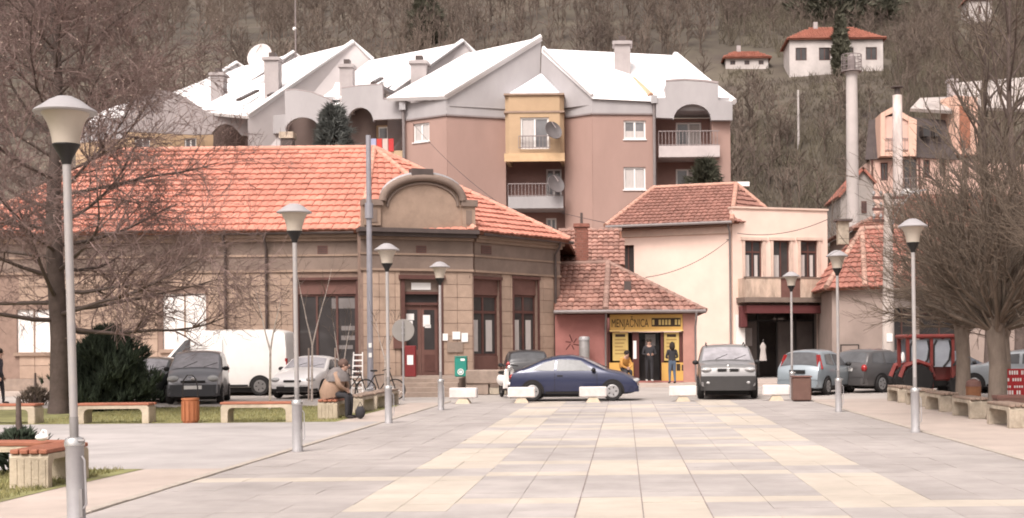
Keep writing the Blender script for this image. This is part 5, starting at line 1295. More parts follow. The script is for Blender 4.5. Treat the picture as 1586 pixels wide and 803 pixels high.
# ---------------- cars ----------------
HEADL = M('headlamp_lens', (.40, .395, .39), rough=.12, var=.1, spec=.7)
TAILR = M('tail_lamp_red', (.30, .02, .02), rough=.2, var=.1, spec=.6)
AMBER = M('amber_lens', (.5, .2, .03), rough=.2, var=.1)
CGLASS = M('car_glass', (.10, .10, .105), rough=.12, var=.35, scale=1.2, spec=.22)
CGLASSL = M('car_windscreen', (.30, .285, .30), rough=.12, var=.35, scale=1.5, spec=.3)
SEATM = M('car_seat', (.06, .055, .055))
def interp(tab, x):
    if x <= tab[0][0]: return tab[0][1]
    for (x0, z0), (x1, z1) in zip(tab, tab[1:]):
        if x <= x1:
            t = (x - x0) / (x1 - x0); return z0 + (z1 - z0) * t
    return tab[-1][1]
def car(name, label, cat, loc, rz, L, W, top, belt, paint, wheels=(.8, -.8), wr=.3, ws=None, rs=None, sides=(), tum=.28, z0=.2, nose=.16, tail=.12, rim=None, bumper=None, crown=.05, lights=None, tails=None, plate_f=None, plate_r=None, group=None, doors=(), handles=(), mirror=None, extras=None, pexp=4.0, glassw=None):
    """x forward; top = side silhouette (x, z) from tail to nose; belt = shoulder line"""
    t = thing(name, label, cat, loc, rz, group)
    tabx = sorted(top)
    def sm(tab, x, s):
        return (interp(tab, x - s) + 2 * interp(tab, x) + interp(tab, x + s)) / 4
    zt = lambda x: sm(tabx, x, .05)
    zbl = lambda x: min(interp(belt, x), zt(x) - .012)
    xr, xf = tabx[0][0], tabx[-1][0]; mid = (xr + xf) / 2; half = (xf - xr) / 2
    def hw(x):
        q = (x - mid) / half; return W / 2 * (1 - (nose if q > 0 else tail) * abs(q) ** pexp)
    def zlow(x):
        q = abs((x - mid) / half); return z0 + .10 * max(0, (q - .78) / .22) ** 2
    def yside(x, z):
        w_ = hw(x); zb = zbl(x)
        if z <= zb:
            zm = (z0 + zb) * .55; k = (z - zm) / (zb - z0 + .01); return w_ * (1 - .10 * k * k)
        return yside(x, zb) - tum * (z - zb)
    def ztop(x, y):
        e = max(.1, yside(x, zt(x) - .0)); q = min(1, abs(y) / e); return zt(x) + crown * (1 - q ** 2) - .03 * q ** 6
    xs = sorted(set([xr + (xf - xr) * i / 46 for i in range(47)] + [xr + .03, xr + .08, xf - .03, xf - .08]))
    rings = []
    for x in xs:
        a, zb, zz = zlow(x), zbl(x), zt(x); pts = [(0, a)]
        pts += [(yside(x, a) * .86, a), (yside(x, a + .05) * .98, a + .05)]
        for k in (.25, .5, .75, 1.0): z = a + .05 + (zb - a - .05) * k; pts.append((yside(x, z), z))
        for k in (.3, .6, .88): z = zb + (zz - .03 - zb) * k; pts.append((yside(x, z), z))
        e = yside(x, zz)
        for k in (.97, .8, .5): pts.append((e * k, ztop(x, e * k)))
        pts.append((0, ztop(x, 0)))
        rings.append([(x, y, z) for y, z in pts] + [(x, -y, z) for y, z in pts[-2:0:-1]])
    k = len(rings[0]); vs = [p for r in rings for p in r]; fs = []
    for i in range(len(rings) - 1):
        for j in range(k): fs.append((i * k + j, i * k + (j + 1) % k, (i + 1) * k + (j + 1) % k, (i + 1) * k + j))
    fs.append(tuple(range(k))); fs.append(tuple(range((len(rings) - 1) * k, len(rings) * k)))
    body = B().add(vs, fs).obj('body', paint, t, smooth=38)
    def pane(nm, quad, mat, sgn, par=t, off=.009):
        (a, c, d_, e_) = quad
        def fn(u, v):
            x = (a[0] * (1 - u) + c[0] * u) * (1 - v) + (e_[0] * (1 - u) + d_[0] * u) * v; z = (a[1] * (1 - u) + c[1] * u) * (1 - v) + (e_[1] * (1 - u) + d_[1] * u) * v
            return (x, sgn * (yside(x, z) + off), z)
        return B().grid(fn, 8, 4).obj(nm, mat, par, smooth=60)
    gm = glassw or CGLASSL
    def screen(nm, x0, x1, fr=.9, mat=gm):
        def fn(u, v):
            x = x0 + (x1 - x0) * u; e = yside(x, zt(x)) * fr; y = e * (2 * v - 1); return (x, y, ztop(x, y) + .012)
        return B().grid(fn, 8, 10).obj(nm, mat, t, smooth=60)
    if ws: 
        w_ = screen('windscreen', *ws)
        for y in (-.35, .25): B().path([(ws[1] + .0, y, ztop(ws[1], y) + .025), (ws[0] * .4 + ws[1] * .6, y + .38, ztop(ws[0] * .4 + ws[1] * .6, y + .38) + .02)], .008, 4).obj('wiper', BLACK, w_)
    if rs: screen('rear_window', *rs, mat=CGLASS)
    for sg in (1, -1):
        for q in sides: pane('side_window', q, CGLASS, sg)
        for x in doors: pane('door_seam', [(x - .006, z0 + .1), (x + .006, z0 + .1), (x + .006, zbl(x) - .01), (x - .006, zbl(x) - .01)], BLACK, sg, body, .003)
        for (x, z) in handles: B().cbox((x, sg * (yside(x, z) + .015), z), (.18, .03, .03)).obj('handle', BLACK if paint is not None else BLACK, t, bevel=.006)
        pane('sill_trim', [(wheels[1] + wr + .1, z0 + .02), (wheels[0] - wr - .1, z0 + .02), (wheels[0] - wr - .1, z0 + .1), (wheels[1] + wr + .1, z0 + .1)], BLACK, sg, body, .004)
        if mirror:
            x, z = mirror; y = yside(x, z); B().ell((x, sg * (y + .1), z), (.07, .11, .075), 10, 7).obj('mirror', BLACK, t, smooth=60)
    for wx in wheels:
        for sg in (1, -1):
            y = yside(wx, wr + .1)
            n = 16; R1 = wr + .065; pts = []
            for i in range(n + 1):
                a = math.pi * i / n; x, z = wx + R1 * math.cos(a), wr + R1 * math.sin(a); pts.append((x, z))
            pts = [(wx + R1, z0 + .02)] + pts + [(wx - R1, z0 + .02)]
            ctr = (wx, wr * .9)
            m_ = len(pts); vs = [(x, sg * (yside(x, min(z, zbl(x))) + .006), z) for x, z in pts] + [(ctr[0], sg * (y + .006), ctr[1])]
            B().add(vs, [(i, i + 1, m_) for i in range(m_ - 1)]).obj('wheel_arch', BLACK, t, fix=False)
            whl = bpy.data.objects.new('wheel', None) if False else None
            q = B().lathe([(wr * .6, -.1), (wr * .93, -.1), (wr, -.06), (wr, .06), (wr * .93, .1), (wr * .6, .09)], 24)
            mm = Matrix.Translation((wx, sg * (y - .06), wr)) @ Matrix.Rotation(R(-90 * sg), 4, 'X'); q.v = [tuple(mm @ Vector(v)) for v in q.v]
            ty = q.obj('wheel', TYRE, t, smooth=40)
            q = B().lathe([(wr * .62, .05), (wr * .66, .092), (wr * .6, .1), (wr * .5, .092), (wr * .2, .1), (0, .1)], 20); q.v = [tuple(mm @ Vector(v)) for v in q.v]; rm = q.obj('rim', rim or RIMM, ty, smooth=40)
            q = B()
            for i in range(5): a = 2 * math.pi * i / 5; q.cbox((math.cos(a) * wr * .38, math.sin(a) * wr * .38, .094), (wr * .2, wr * .1, .02), a)
            q.v = [tuple(mm @ Vector(v)) for v in q.v]; q.obj('rim_slot', BLACK, ty)
    B().box(wheels[1] - .2, wheels[0] + .2, -W / 2 + .22, W / 2 - .22, .12, z0 + .05).obj('underbody', BLACK, t)
    def onfront(z, y, front=True):
        # walk in from the end until the silhouette is tall and wide enough
        xq = xf if front else xr
        for i in range(200):
            x = xf - i * .01 if front else xr + i * .01
            if ztop(x, y) >= z and yside(x, z) >= abs(y): return x
        return xq
    if lights:
        y, z, rr = lights
        for sg in (1, -1): B().ell((onfront(z, y) - rr[0] * .25, sg * y, z), rr, 12, 8, -sg * R(18)).obj('headlight', HEADL, t, smooth=60)
    if tails:
        y, z, rr = tails
        for sg in (1, -1): B().ell((onfront(z, y, False) + rr[0] * .2, sg * y, z), rr, 12, 8, sg * R(18)).obj('taillight', TAILR, t, smooth=60)
    if plate_f: x = onfront(plate_f, .2); B().box(x - .03, x + .025, -.26, .26, plate_f - .055, plate_f + .055).obj('number_plate', PLATEW, t)
    if plate_r: x = onfront(plate_r, .2, False); B().box(x - .025, x + .03, -.26, .26, plate_r - .055, plate_r + .055).obj('number_plate', PLATEW, t)
    if bumper:
        zl, zh, mb = bumper
        for fnt in (True, False):
            b = B()
            def fn(u, v):
                y = (2 * u - 1) * W / 2 * .93; z = zl + (zh - zl) * v; x = onfront(min(z, .5), y * .97, fnt)
                return (x + (.018 if fnt else -.018), y, z)
            b.grid(fn, 14, 3).obj('bumper', mb, t, smooth=60)
    if extras: extras(t, onfront, B, yside, zt, ztop)
    return t
def PAINT(n, c, metal=.0, rough=.32, var=.04): return M(n, c, rough=rough, var=var, scale=2, metal=metal, coat=.6, spec=.45)
# blue coupe crossing in front of the shop
BLUE = PAINT('dark_blue_paint', (.022, .027, .066), .2)
d = 40.4
coupe = car('parked_car', 'dark blue coupe parked across the end of the square', 'car', (gx(891, d), d, 0), R(-2), 3.95, 1.70,
    [(-1.97, .42), (-1.96, .7), (-1.92, .88), (-1.7, .95), (-1.45, 1.04), (-.95, 1.27), (-.5, 1.36), (-.1, 1.375), (.25, 1.31), (1.02, .93), (1.5, .83), (1.8, .70), (1.93, .56), (1.97, .42)],
    [(-2, .86), (-.5, .87), (1, .84), (2, .6)], BLUE, (1.19, -1.27), .30, ws=(.3, .98), rs=(-1.62, -.72),
    sides=([(-.52, .93), (.62, .93), (.2, 1.245), (-.5, 1.28)], [(-1.28, .95), (-.6, .93), (-.58, 1.275), (-.92, 1.18)]), lights=(.58, .60, (.16, .13, .07)), tails=(.6, .75, (.09, .14, .09)),
    doors=(.72, -.58), handles=((-.42, .78),), mirror=(.62, .95), plate_f=.38, plate_r=.55, rim=RIMM, bumper=(.27, .44, BLUE), group='parked cars', tum=.45)
# silver off-roader facing the camera
SILV = PAINT('silver_paint', (.225, .217, .215), .35); DGREY = M('grey_cladding', (.05, .047, .046), rough=.6, var=.1)
def suv_x(t, onf, B_, ys, zt, ztp):
    x = onf(.72, .2)
    xg = onf(.9, .3)
    for y in (-.185, .185):
        gr = B().box(xg - .1, xg + .04, y - .165, y + .165, .84, .97).obj('grille_surround', CHROME, t, bevel=.03); B().box(xg - .06, xg + .052, y - .14, y + .14, .86, .95).obj('grille', BLACK, gr, bevel=.02)
    b = B(); b.box(x - .06, x + .035, -.62, .62, .38, .5); b.obj('bumper_intake', BLACK, t, bevel=.02)
    for y in (-.62, .62): B().ell((onf(.5, .62) + .01, y, .52), (.03, .06, .045)).obj('fog_lamp', HEADL, t, smooth=60)
    for y in (-.62, .62): B().path([(-1.6, y, zt(-1.6) + .04), (-.8, y, zt(-.8) + .08), (.1, y, zt(.1) + .05)], .018, 6).obj('roof_rail', BLACK, t)
    B().ell((onf(1.0, 0) - .0, 0, 1.02), (.02, .045, .045)).obj('badge', CHROME, t)
d = 40.0; d_suv = d + 2.2
car('parked_car', 'silver off-roader with dark cladding parked facing the square', 'car', (gx(1129, 40.6), d_suv - .2, 0), R(-92.5), 4.55, 1.84,
    [(-2.28, .5), (-2.25, 1.0), (-2.1, 1.35), (-1.75, 1.62), (-1.0, 1.685), (-.2, 1.67), (.2, 1.60), (.95, 1.16), (1.5, 1.12), (2.0, 1.06), (2.2, .98), (2.27, .75), (2.29, .42)],
    [(-2.3, 1.1), (0, 1.07), (1, 1.04), (2.3, .92)], SILV, (1.42, -1.38), .36, ws=(.25, .93), rs=(-2.18, -1.85), sides=([(-.75, 1.12), (.55, 1.1), (.1, 1.52), (-.75, 1.57)], [(-1.7, 1.16), (-.85, 1.12), (-.85, 1.57), (-1.45, 1.55)]),
    lights=(.66, .92, (.14, .19, .075)), tails=(.7, 1.0, (.1, .1, .2)), mirror=(.62, 1.13), plate_f=.62, rim=RIMM, bumper=(.28, .72, DGREY), z0=.28, extras=suv_x, group='parked cars', nose=.10, tum=.25, crown=.035)
# dark grey small people carrier facing the camera
CHAR = PAINT('charcoal_paint', (.165, .162, .175), .4)
def mpv_x(t, onf, B_, ys, zt, ztp):
    x = onf(.6, .2); B().box(x - .05, x + .015, -.36, .36, .66, .73).obj('grille', BLACK, t, bevel=.015); B().ell((x, 0, .78), (.025, .07, .05)).obj('badge', CHROME, t)
    B().box(x - .05, x + .02, -.5, .5, .32, .42).obj('bumper_intake', BLACK, t, bevel=.02)
d = 39.5
car('parked_car', 'charcoal small people carrier facing the square in front of the white van', 'car', (-13.62, 41.35, 0), R(-77.5), 3.75, 1.66,
    [(-1.87, .45), (-1.86, 1.0), (-1.78, 1.4), (-1.55, 1.57), (-.8, 1.62), (.0, 1.60), (.35, 1.53), (1.15, 1.05), (1.5, .96), (1.75, .84), (1.85, .66), (1.87, .42)],
    [(-1.9, 1.02), (0, 1.0), (1.1, .96), (1.9, .7)], CHAR, (1.2, -1.2), .29, ws=(.4, 1.12), rs=(-1.84, -1.6), sides=([(-.35, 1.07), (.85, 1.05), (.3, 1.45), (-.35, 1.49)], [(-1.3, 1.08), (-.45, 1.07), (-.45, 1.49), (-1.25, 1.47)]),
    lights=(.58, .78, (.15, .19, .11)), tails=(.7, 1.0, (.08, .08, .2)), mirror=(.78, 1.08), plate_f=.52, bumper=(.25, .6, M('charcoal_bumper', (.06, .06, .066), rough=.5, var=.08)), extras=mpv_x, group='parked cars', nose=.14, tum=.22, rim=RIMD)
# white van
VANW = PAINT('van_white', (.76, .73, .70), 0, .4)
def van_x(t, onf, B_, ys, zt, ztp):
    for sg in (1, -1):
        B().box(-2.53, -2.46, sg * .88 - .06, sg * .88 + .06, .95, 1.35).obj('taillight', TAILR, t)
        for x in (-.2, 1.0): B().box(x - .006, x + .006, sg * (ys(x, 1.2) + .004) - .003, sg * (ys(x, 1.2) + .004) + .003, .5, 2.05).obj('door_seam', BLACK, t)
d = 48.0
car('parked_van', 'white panel van parked side-on before the long stone facade', 'van', (gx(349, d), d, 0), R(180), 5.05, 1.96,
    [(-2.52, .5), (-2.51, 2.1), (-2.42, 2.3), (-2.0, 2.38), (0, 2.38), (.85, 2.36), (1.15, 2.22), (2.0, 1.28), (2.3, 1.08), (2.48, .85), (2.53, .5)],
    [(-2.6, 1.3), (1, 1.28), (2, 1.1), (2.6, .8)], VANW, (1.65, -1.55), .34, ws=(1.15, 1.95), sides=([(1.0, 1.36), (1.78, 1.36), (1.2, 2.02), (1.0, 2.08)],), lights=(.72, .85, (.12, .14, .1)), mirror=(1.55, 1.4), rim=RIMD,
    bumper=(.28, .5, DGREY), z0=.3, tum=.09, extras=van_x, handles=((.78, 1.15),), nose=.12, tail=.03)
# white car behind the saplings
CARW = PAINT('car_white', (.66, .63, .62), 0, .35)
def wc_x(t, onf, B_, ys, zt, ztp):
    x = onf(.5, .2); B().box(x - .05, x + .015, -.3, .3, .56, .63).obj('grille', BLACK, t, bevel=.01); B().box(x - .05, x + .02, -.55, .55, .28, .42).obj('bumper_intake', BLACK, t, bevel=.02)
d = 45.5
car('parked_car', 'white saloon facing the square behind the birch saplings', 'car', (gx(466, 44), 45.6, 0), R(-95), 4.2, 1.70,
    [(-2.1, .45), (-2.08, .9), (-1.9, 1.0), (-1.4, 1.03), (-.8, 1.36), (-.2, 1.41), (.2, 1.36), (.95, .98), (1.5, .90), (1.9, .76), (2.07, .6), (2.1, .42)],
    [(-2.1, .93), (0, .93), (1, .9), (2.1, .6)], CARW, (1.3, -1.25), .30, ws=(.25, .92), rs=(-1.38, -.85), sides=([(-.1, .98), (.7, .98), (.2, 1.29), (-.1, 1.31)], [(-.95, .98), (-.18, .98), (-.18, 1.31), (-.65, 1.29)]),
    lights=(.6, .64, (.14, .17, .075)), mirror=(.62, 1.0), plate_f=.46, bumper=(.24, .34, BLACK), extras=wc_x, group='parked cars', tum=.4)
# dark car half hidden by the bush
car('parked_car', 'dark green-grey car half hidden behind the conifer bush', 'car', (gx(207, 41), 42.5, 0), R(-86), 4.0, 1.66,
    [(-2, .45), (-1.98, .95), (-1.7, 1.25), (-1.2, 1.4), (-.2, 1.42), (.2, 1.36), (1.0, .97), (1.5, .88), (1.85, .72), (2.0, .42)], [(-2, .95), (1, .9), (2, .6)], PAINT('dark_grey_green', (.06, .062, .06), .2), (1.2, -1.2), .29, ws=(.25, .95),
    sides=([(-.9, .98), (.7, .96), (.2, 1.28), (-.85, 1.3)],), lights=(.6, .62, (.12, .14, .08)), mirror=(.6, 1.0), plate_f=.45, bumper=(.25, .5, DGREY), group='parked cars')
# pale blue hatchback, rear quarter view
LBLUE = PAINT('pale_blue_paint', (.27, .31, .34), .3)
d = 44.2
def pb_x(t, onf, B_, ys, zt, ztp):
    for sg in (1, -1):
        B().hexa([(-1.80, sg * .66, .86), (-1.62, sg * .80, .86), (-1.5, sg * .78, .86), (-1.7, sg * .6, .86), (-1.62, sg * .58, 1.34), (-1.45, sg * .64, 1.34), (-1.35, sg * .6, 1.34), (-1.5, sg * .5, 1.34)]).obj('taillight', TAILR, t, bevel=.01)
    B().box(-1.93, -1.88, -.27, .27, .72, .84).obj('number_plate_recess', BLACK, t)
car('parked_car', 'pale blue hatchback parked tail towards the square behind the brown bin', 'car', (gx(1268, 44.0), 44.3, 0), R(61), 3.82, 1.65,
    [(-1.91, .42), (-1.9, .62), (-1.86, .84), (-1.78, .92), (-1.42, 1.38), (-1.1, 1.45), (-.3, 1.475), (.15, 1.40), (1.0, .97), (1.5, .88), (1.8, .72), (1.91, .45)],
    [(-1.95, .9), (-.5, .92), (1, .9), (1.95, .62)], LBLUE, (1.22, -1.2), .29, ws=(.2, .95), rs=(-1.76, -1.42), sides=([(-.45, .97), (.72, .97), (.2, 1.32), (-.45, 1.36)], [(-1.22, 1.02), (-.55, .97), (-.55, 1.36), (-1.1, 1.34)]),
    lights=(.6, .64, (.12, .13, .08)), mirror=(.65, 1.0), rim=RIMM, bumper=(.26, .5, LBLUE), extras=pb_x, group='parked cars', doors=(.75, -.5), handles=((-.35, .84),), tum=.36, tail=.14)
# dark grey estate
WAG = PAINT('graphite_paint', (.095, .088, .088), .3)
car('parked_car', 'graphite estate car parked behind the utility pole', 'car', (gx(1377, 45.5), 46.2, 0), R(42), 4.5, 1.74,
    [(-2.25, .45), (-2.23, .8), (-2.1, 1.0), (-1.85, 1.38), (-1.5, 1.46), (-.5, 1.48), (.1, 1.42), (.95, 1.0), (1.6, .9), (2.1, .72), (2.25, .45)],
    [(-2.3, .96), (1, .92), (2.3, .62)], WAG, (1.35, -1.35), .31, ws=(.15, .9), rs=(-2.1, -1.86), sides=([(-.2, 1.0), (.75, 1.0), (.2, 1.33), (-.2, 1.37)], [(-1.1, 1.0), (-.28, 1.0), (-.28, 1.37), (-1.1, 1.38)], [(-1.8, 1.04), (-1.2, 1.0), (-1.2, 1.38), (-1.68, 1.36)]),
    tails=(.72, .85, (.1, .12, .13)), lights=(.6, .66, (.12, .14, .08)), plate_r=.8, mirror=(.65, 1.03), bumper=(.26, .5, WAG), group='parked cars')
car('parked_car', 'dark blue-grey car behind the red tractor and tree trunk', 'car', (gx(1470, 45.5), 45.6, 0), R(4), 4.2, 1.72,
    [(-2.1, .45), (-2.08, .9), (-1.8, 1.2), (-1.2, 1.4), (-.3, 1.43), (.2, 1.37), (1.0, .97), (1.6, .88), (1.95, .74), (2.1, .42)], [(-2.1, .93), (1, .9), (2.1, .62)], PAINT('slate_blue_paint', (.10, .11, .13), .3), (1.28, -1.28), .31, ws=(.25, .95), rs=(-1.9, -1.35),
    sides=([(-.2, .98), (.75, .98), (.25, 1.28), (-.2, 1.32)], [(-1.2, .98), (-.3, .98), (-.3, 1.32), (-1.0, 1.28)]), lights=(.6, .64, (.13, .14, .08)), mirror=(.62, 1.0), bumper=(.25, .45, DGREY), group='parked cars')
car('parked_car', 'silver car at the photo edge behind the red banner', 'car', (gx(1585, 43), 43.5, 0), R(150), 4.2, 1.72,
    [(-2.1, .45), (-2.08, .9), (-1.8, 1.2), (-1.2, 1.4), (-.3, 1.43), (.2, 1.37), (1.0, .97), (1.6, .88), (1.95, .74), (2.1, .42)], [(-2.1, .93), (1, .9), (2.1, .62)], PAINT('silver_blue_paint', (.30, .32, .34), .35), (1.28, -1.28), .31, ws=(.25, .95), rs=(-1.9, -1.35),
    sides=([(-.2, .98), (.75, .98), (.25, 1.28), (-.2, 1.32)], [(-1.2, .98), (-.3, .98), (-.3, 1.32), (-1.0, 1.28)]), lights=(.6, .64, (.13, .14, .08)), mirror=(.62, 1.0), bumper=(.25, .45, DGREY), group='parked cars')
car('parked_car', 'black hatchback half hidden behind the blue coupe', 'car', (gx(812, 47), 47.6, 0), R(97), 3.8, 1.68,
    [(-1.9, .45), (-1.88, .95), (-1.75, 1.25), (-1.4, 1.5), (-.7, 1.55), (.1, 1.5), (.95, 1.0), (1.5, .9), (1.8, .72), (1.9, .45)], [(-1.9, .98), (1, .92), (1.9, .62)], PAINT('black_paint', (.03, .028, .03), .1), (1.2, -1.2), .3, ws=(.15, .9), rs=(-1.84, -1.5),
    sides=([(-.3, 1.02), (.7, 1.0), (.2, 1.38), (-.3, 1.42)], [(-1.2, 1.04), (-.4, 1.02), (-.4, 1.42), (-1.1, 1.4)]), tails=(.7, 1.0, (.08, .08, .18)), mirror=(.62, 1.02), bumper=(.25, .5, DGREY), group='parked cars')

# ---------------- red tractor ----------------
TRED = M('tractor_red', (.19, .038, .033), rough=.5, var=.12, scale=3, coat=.2)
d = 42.0; t = thing('tractor', 'small red tractor with glazed cab under the pollarded trees', 'tractor', (gx(1434, d), d, 0), R(4))
for (x, r, w_) in ((-.45, .5, .28), (.85, .3, .2)):
    for sg in (1, -1):
        m = Matrix.Translation((x, sg * .55, r)) @ Matrix.Rotation(R(-90 * sg), 4, 'X')
        q = B().lathe([(r * .55, -w_ / 2), (r * .92, -w_ / 2), (r, -w_ * .3), (r, w_ * .3), (r * .92, w_ / 2), (r * .55, w_ / 2)], 22); q.v = [tuple(m @ Vector(v)) for v in q.v]; ty = q.obj('wheel', TYRE, t, smooth=40)
        q = B().lathe([(r * .56, w_ * .4), (r * .5, w_ * .2), (r * .2, w_ * .3), (0, w_ * .32)], 16); q.v = [tuple(m @ Vector(v)) for v in q.v]; q.obj('rim', TRED, ty, smooth=40)
        q = B()
        for i in range(14): a = 2 * math.pi * i / 14; q.cbox((math.cos(a) * r, math.sin(a) * r, 0), (.05, .05, w_ * .9), a)
        q.v = [tuple(m @ Vector(v)) for v in q.v]; o = q.obj('tread', TYRE, ty)
B().box(.15, 1.15, -.26, .26, .45, .98).obj('bonnet', TRED, t, bevel=.06); B().box(1.152, 1.17, -.2, .2, .55, .9).obj('grille', BLACK, t); B().box(-.7, .6, -.22, .22, .3, .55).obj('chassis', BLACK, t)
for sg in (1, -1): B().path([(-1.0, sg * .55, .6), (-.85, sg * .55, .95), (-.45, sg * .55, 1.08), (-.05, sg * .55, .95), (.05, sg * .55, .6)], .1, 4).obj('mudguard', TRED, t)
for x in (-.75, .02, .72):
    for sg in (-1, 1): B().box(x - .05, x + .05, sg * .5 - .05, sg * .5 + .05, .55 if x != .02 else .15, 1.86).obj('cab_post', TRED, t)
cabf = t
B().box(-.86, .86, -.62, .62, 1.84, 1.97).obj('cab_roof', TRED, t, bevel=.04)
for sg in (-1, 1):
    for x0, x1 in ((-.68, -.05), (.09, .66)):
        fr_ = B().box(x0, x1, sg * .5 - .02, sg * .5 + .02, .92, 1.8)
        fr_ = fr_.obj('cab_window', GLASS('cab_glass', (.30, .32, .36), rough=.08), cabf)
        b = B(); b.path([(x0, sg * .53, .95), (x0 + .0, sg * .53, 1.6), (x0 + .1, sg * .53, 1.78)], .035, 6).path([(x1 - .05, sg * .53, 1.78), (x1, sg * .53, 1.5), (x1 - .06, sg * .53, 1.15), (x1 - .25, sg * .53, .92)], .035, 6); b.obj('window_seal', BLACK, fr_)
B().path([(.95, -.6, 1.85), (1.0, -.62, 1.5), (.9, -.62, 1.2), (.7, -.6, .95)], .035, 6).obj('guard_bar', BLACK, t); B().path([(.9, .2, .95), (.9, .2, 1.7)], .03, 8).obj('exhaust', GALVD, t)
B().ell((-.95, -.65, 1.25), (.06, .02, .16)).obj('mirror', PAPER, t, smooth=60); B().box(-.3, .1, -.2, .2, .75, .85).obj('seat', BLACK, t); B().box(-.36, -.28, -.2, .2, .85, 1.25).obj('seat_back', BLACK, t)
# ---------------- people ----------------
SKIN = M('skin', (.42, .26, .20), rough=.6, var=.06)
def person(label, loc, rz, J, bones, mats, group=None, hair=None, extra=None):
    """one continuous body grown over joints; J name -> (pos, radius, parent); cloth colour by nearest bone"""
    t = thing('person', label, 'person', loc, rz, group)
    names = list(J); me = bpy.data.meshes.new('body'); idx = {n: i for i, n in enumerate(names)}
    me.from_pydata([J[n][0] for n in names], [(idx[n], idx[J[n][2]]) for n in names if J[n][2]], [])
    o = bpy.data.objects.new('body', me); COL.objects.link(o)
    sk = o.modifiers.new('skin', 'SKIN'); sk.use_smooth_shade = True
    for i, n in enumerate(names):
        r = J[n][1]; me.skin_vertices[0].data[i].radius = r if hasattr(r, '__len__') else (r, r)
        me.skin_vertices[0].data[i].use_root = (n == 'pelvis')
    ss = o.modifiers.new('sub', 'SUBSURF'); ss.levels = ss.render_levels = 2
    dg = bpy.context.evaluated_depsgraph_get(); me2 = bpy.data.meshes.new_from_object(o.evaluated_get(dg)); bpy.data.objects.remove(o)
    me2.materials.clear(); keys = []
    for n in names:
        m = mats.get(bones.get(n, 'top')); 
        if m not in keys: keys.append(m)
    for m in keys: me2.materials.append(m)
    segs = [(Vector(J[n][0]), Vector(J[J[n][2]][0]) if J[n][2] else Vector(J[n][0]), keys.index(mats.get(bones.get(n, 'top'))), (J[n][1] if not hasattr(J[n][1], '__len__') else J[n][1][0])) for n in names]
    for p in me2.polygons:
        c = p.center; best, bi = 1e9, 0
        for a, e, k, r in segs:
            ab = e - a; q = 0 if ab.length_squared < 1e-9 else max(0, min(1, (c - a).dot(ab) / ab.length_squared)); dd = (c - (a + ab * q)).length - r * .6
            if dd < best: best, bi = dd, k
        p.material_index = bi; p.use_smooth = True
    o = bpy.data.objects.new('body', me2); COL.objects.link(o); o.parent = t
    if hair: 
        h = Vector(J['head'][0]); B().ell(h + Vector(hair[1]), hair[2], 12, 8).obj('hair', hair[0], t, smooth=70)
    h = Vector(J['head'][0]); f = Vector(J['face_dir'][0]) - h if 'face_dir' in J else Vector((.1, 0, 0))
    if extra: extra(t, J)
    return t
def hand(J, nm, parent, base, dirv, side):
    """palm plus five fingers of unequal length, slightly curled"""
    d = Vector(dirv).normalized(); s = Vector(side).normalized(); b = Vector(base); cu = d.cross(s)
    J[nm + 'palm'] = (b + d * .07, .032, parent)
    for k, (off, ln) in enumerate(((-.032, .06), (-.011, .072), (.011, .068), (.032, .055))):
        J[nm + 'f%da' % k] = (b + d * .1 + s * off, .0095, nm + 'palm'); J[nm + 'f%db' % k] = (b + d * (.1 + ln * .8) + s * off + cu * .02, .008, nm + 'f%da' % k)
    J[nm + 'th'] = (b + d * .06 + s * .055, .011, nm + 'palm'); J[nm + 'thb'] = (b + d * .1 + s * .065 + cu * .01, .009, nm + 'th')
    return [nm + 'palm'] + [nm + 'f%d%s' % (k, e) for k in range(4) for e in 'ab'] + [nm + 'th', nm + 'thb']
def standing(arms='down', step=0.0, lean=0.0, h=1.70):
    """x = facing, y = left"""
    k = h / 1.75; J = {}
    def P(n, x, y, z, r, par): J[n] = ((x * k, y * k, z * k), r * k if not hasattr(r, '__len__') else tuple(q * k for q in r), par)
    P('pelvis', 0, 0, .95, (.16, .12), None); P('waist', lean * .3, 0, 1.1, (.145, .11), 'pelvis'); P('chest', lean, 0, 1.32, (.18, .125), 'waist'); P('neck', lean * 1.2, 0, 1.50, .06, 'chest')
    P('chin', lean * 1.3 + .025, 0, 1.575, .07, 'neck'); P('head', lean * 1.4 + .01, 0, 1.66, .098, 'chin')
    for s, n in ((1, 'l'), (-1, 'r')):
        fx = step * s
        P(n + 'hip', fx * .15, s * .09, .88, .1, 'pelvis'); P(n + 'knee', fx * .5 + .03, s * .1, .5, .068, n + 'hip'); P(n + 'ankle', fx, s * .1, .1, .045, n + 'knee'); P(n + 'heel', fx - .03, s * .1, .045, .042, n + 'ankle'); P(n + 'toe', fx + .17, s * .11, .035, .035, n + 'heel')
        P(n + 'sho', lean, s * .19, 1.42, .07, 'chest')
        if arms == 'down': el, wr_ = (lean - .04, s * .25, 1.13), (lean + .04, s * .25, .88)
        else: el, wr_ = (lean + .02, s * .27, 1.14), (lean + .24, s * .12, 1.12)
        P(n + 'elb', *el, .048, n + 'sho'); P(n + 'wri', *wr_, .034, n + 'elb')
        w_, e_ = Vector(J[n + 'wri'][0]), Vector(J[n + 'elb'][0]); hand(J, n + 'h', n + 'wri', w_, w_ - e_, (1, 0, 0) if arms == 'down' else (0, 0, 1))
    return J
def colour_map(J):
    m = {}
    for n in J:
        if n in ('head', 'chin', 'neck') or 'hpalm' in n or n[1:3] in ('hf', 'ht') : m[n] = 'skin'
        elif n[1:] in ('knee', 'ankle', 'hip') or n == 'pelvis': m[n] = 'legs'
        elif n[1:] in ('toe', 'heel'): m[n] = 'shoes'
        else: m[n] = 'top'
    return m
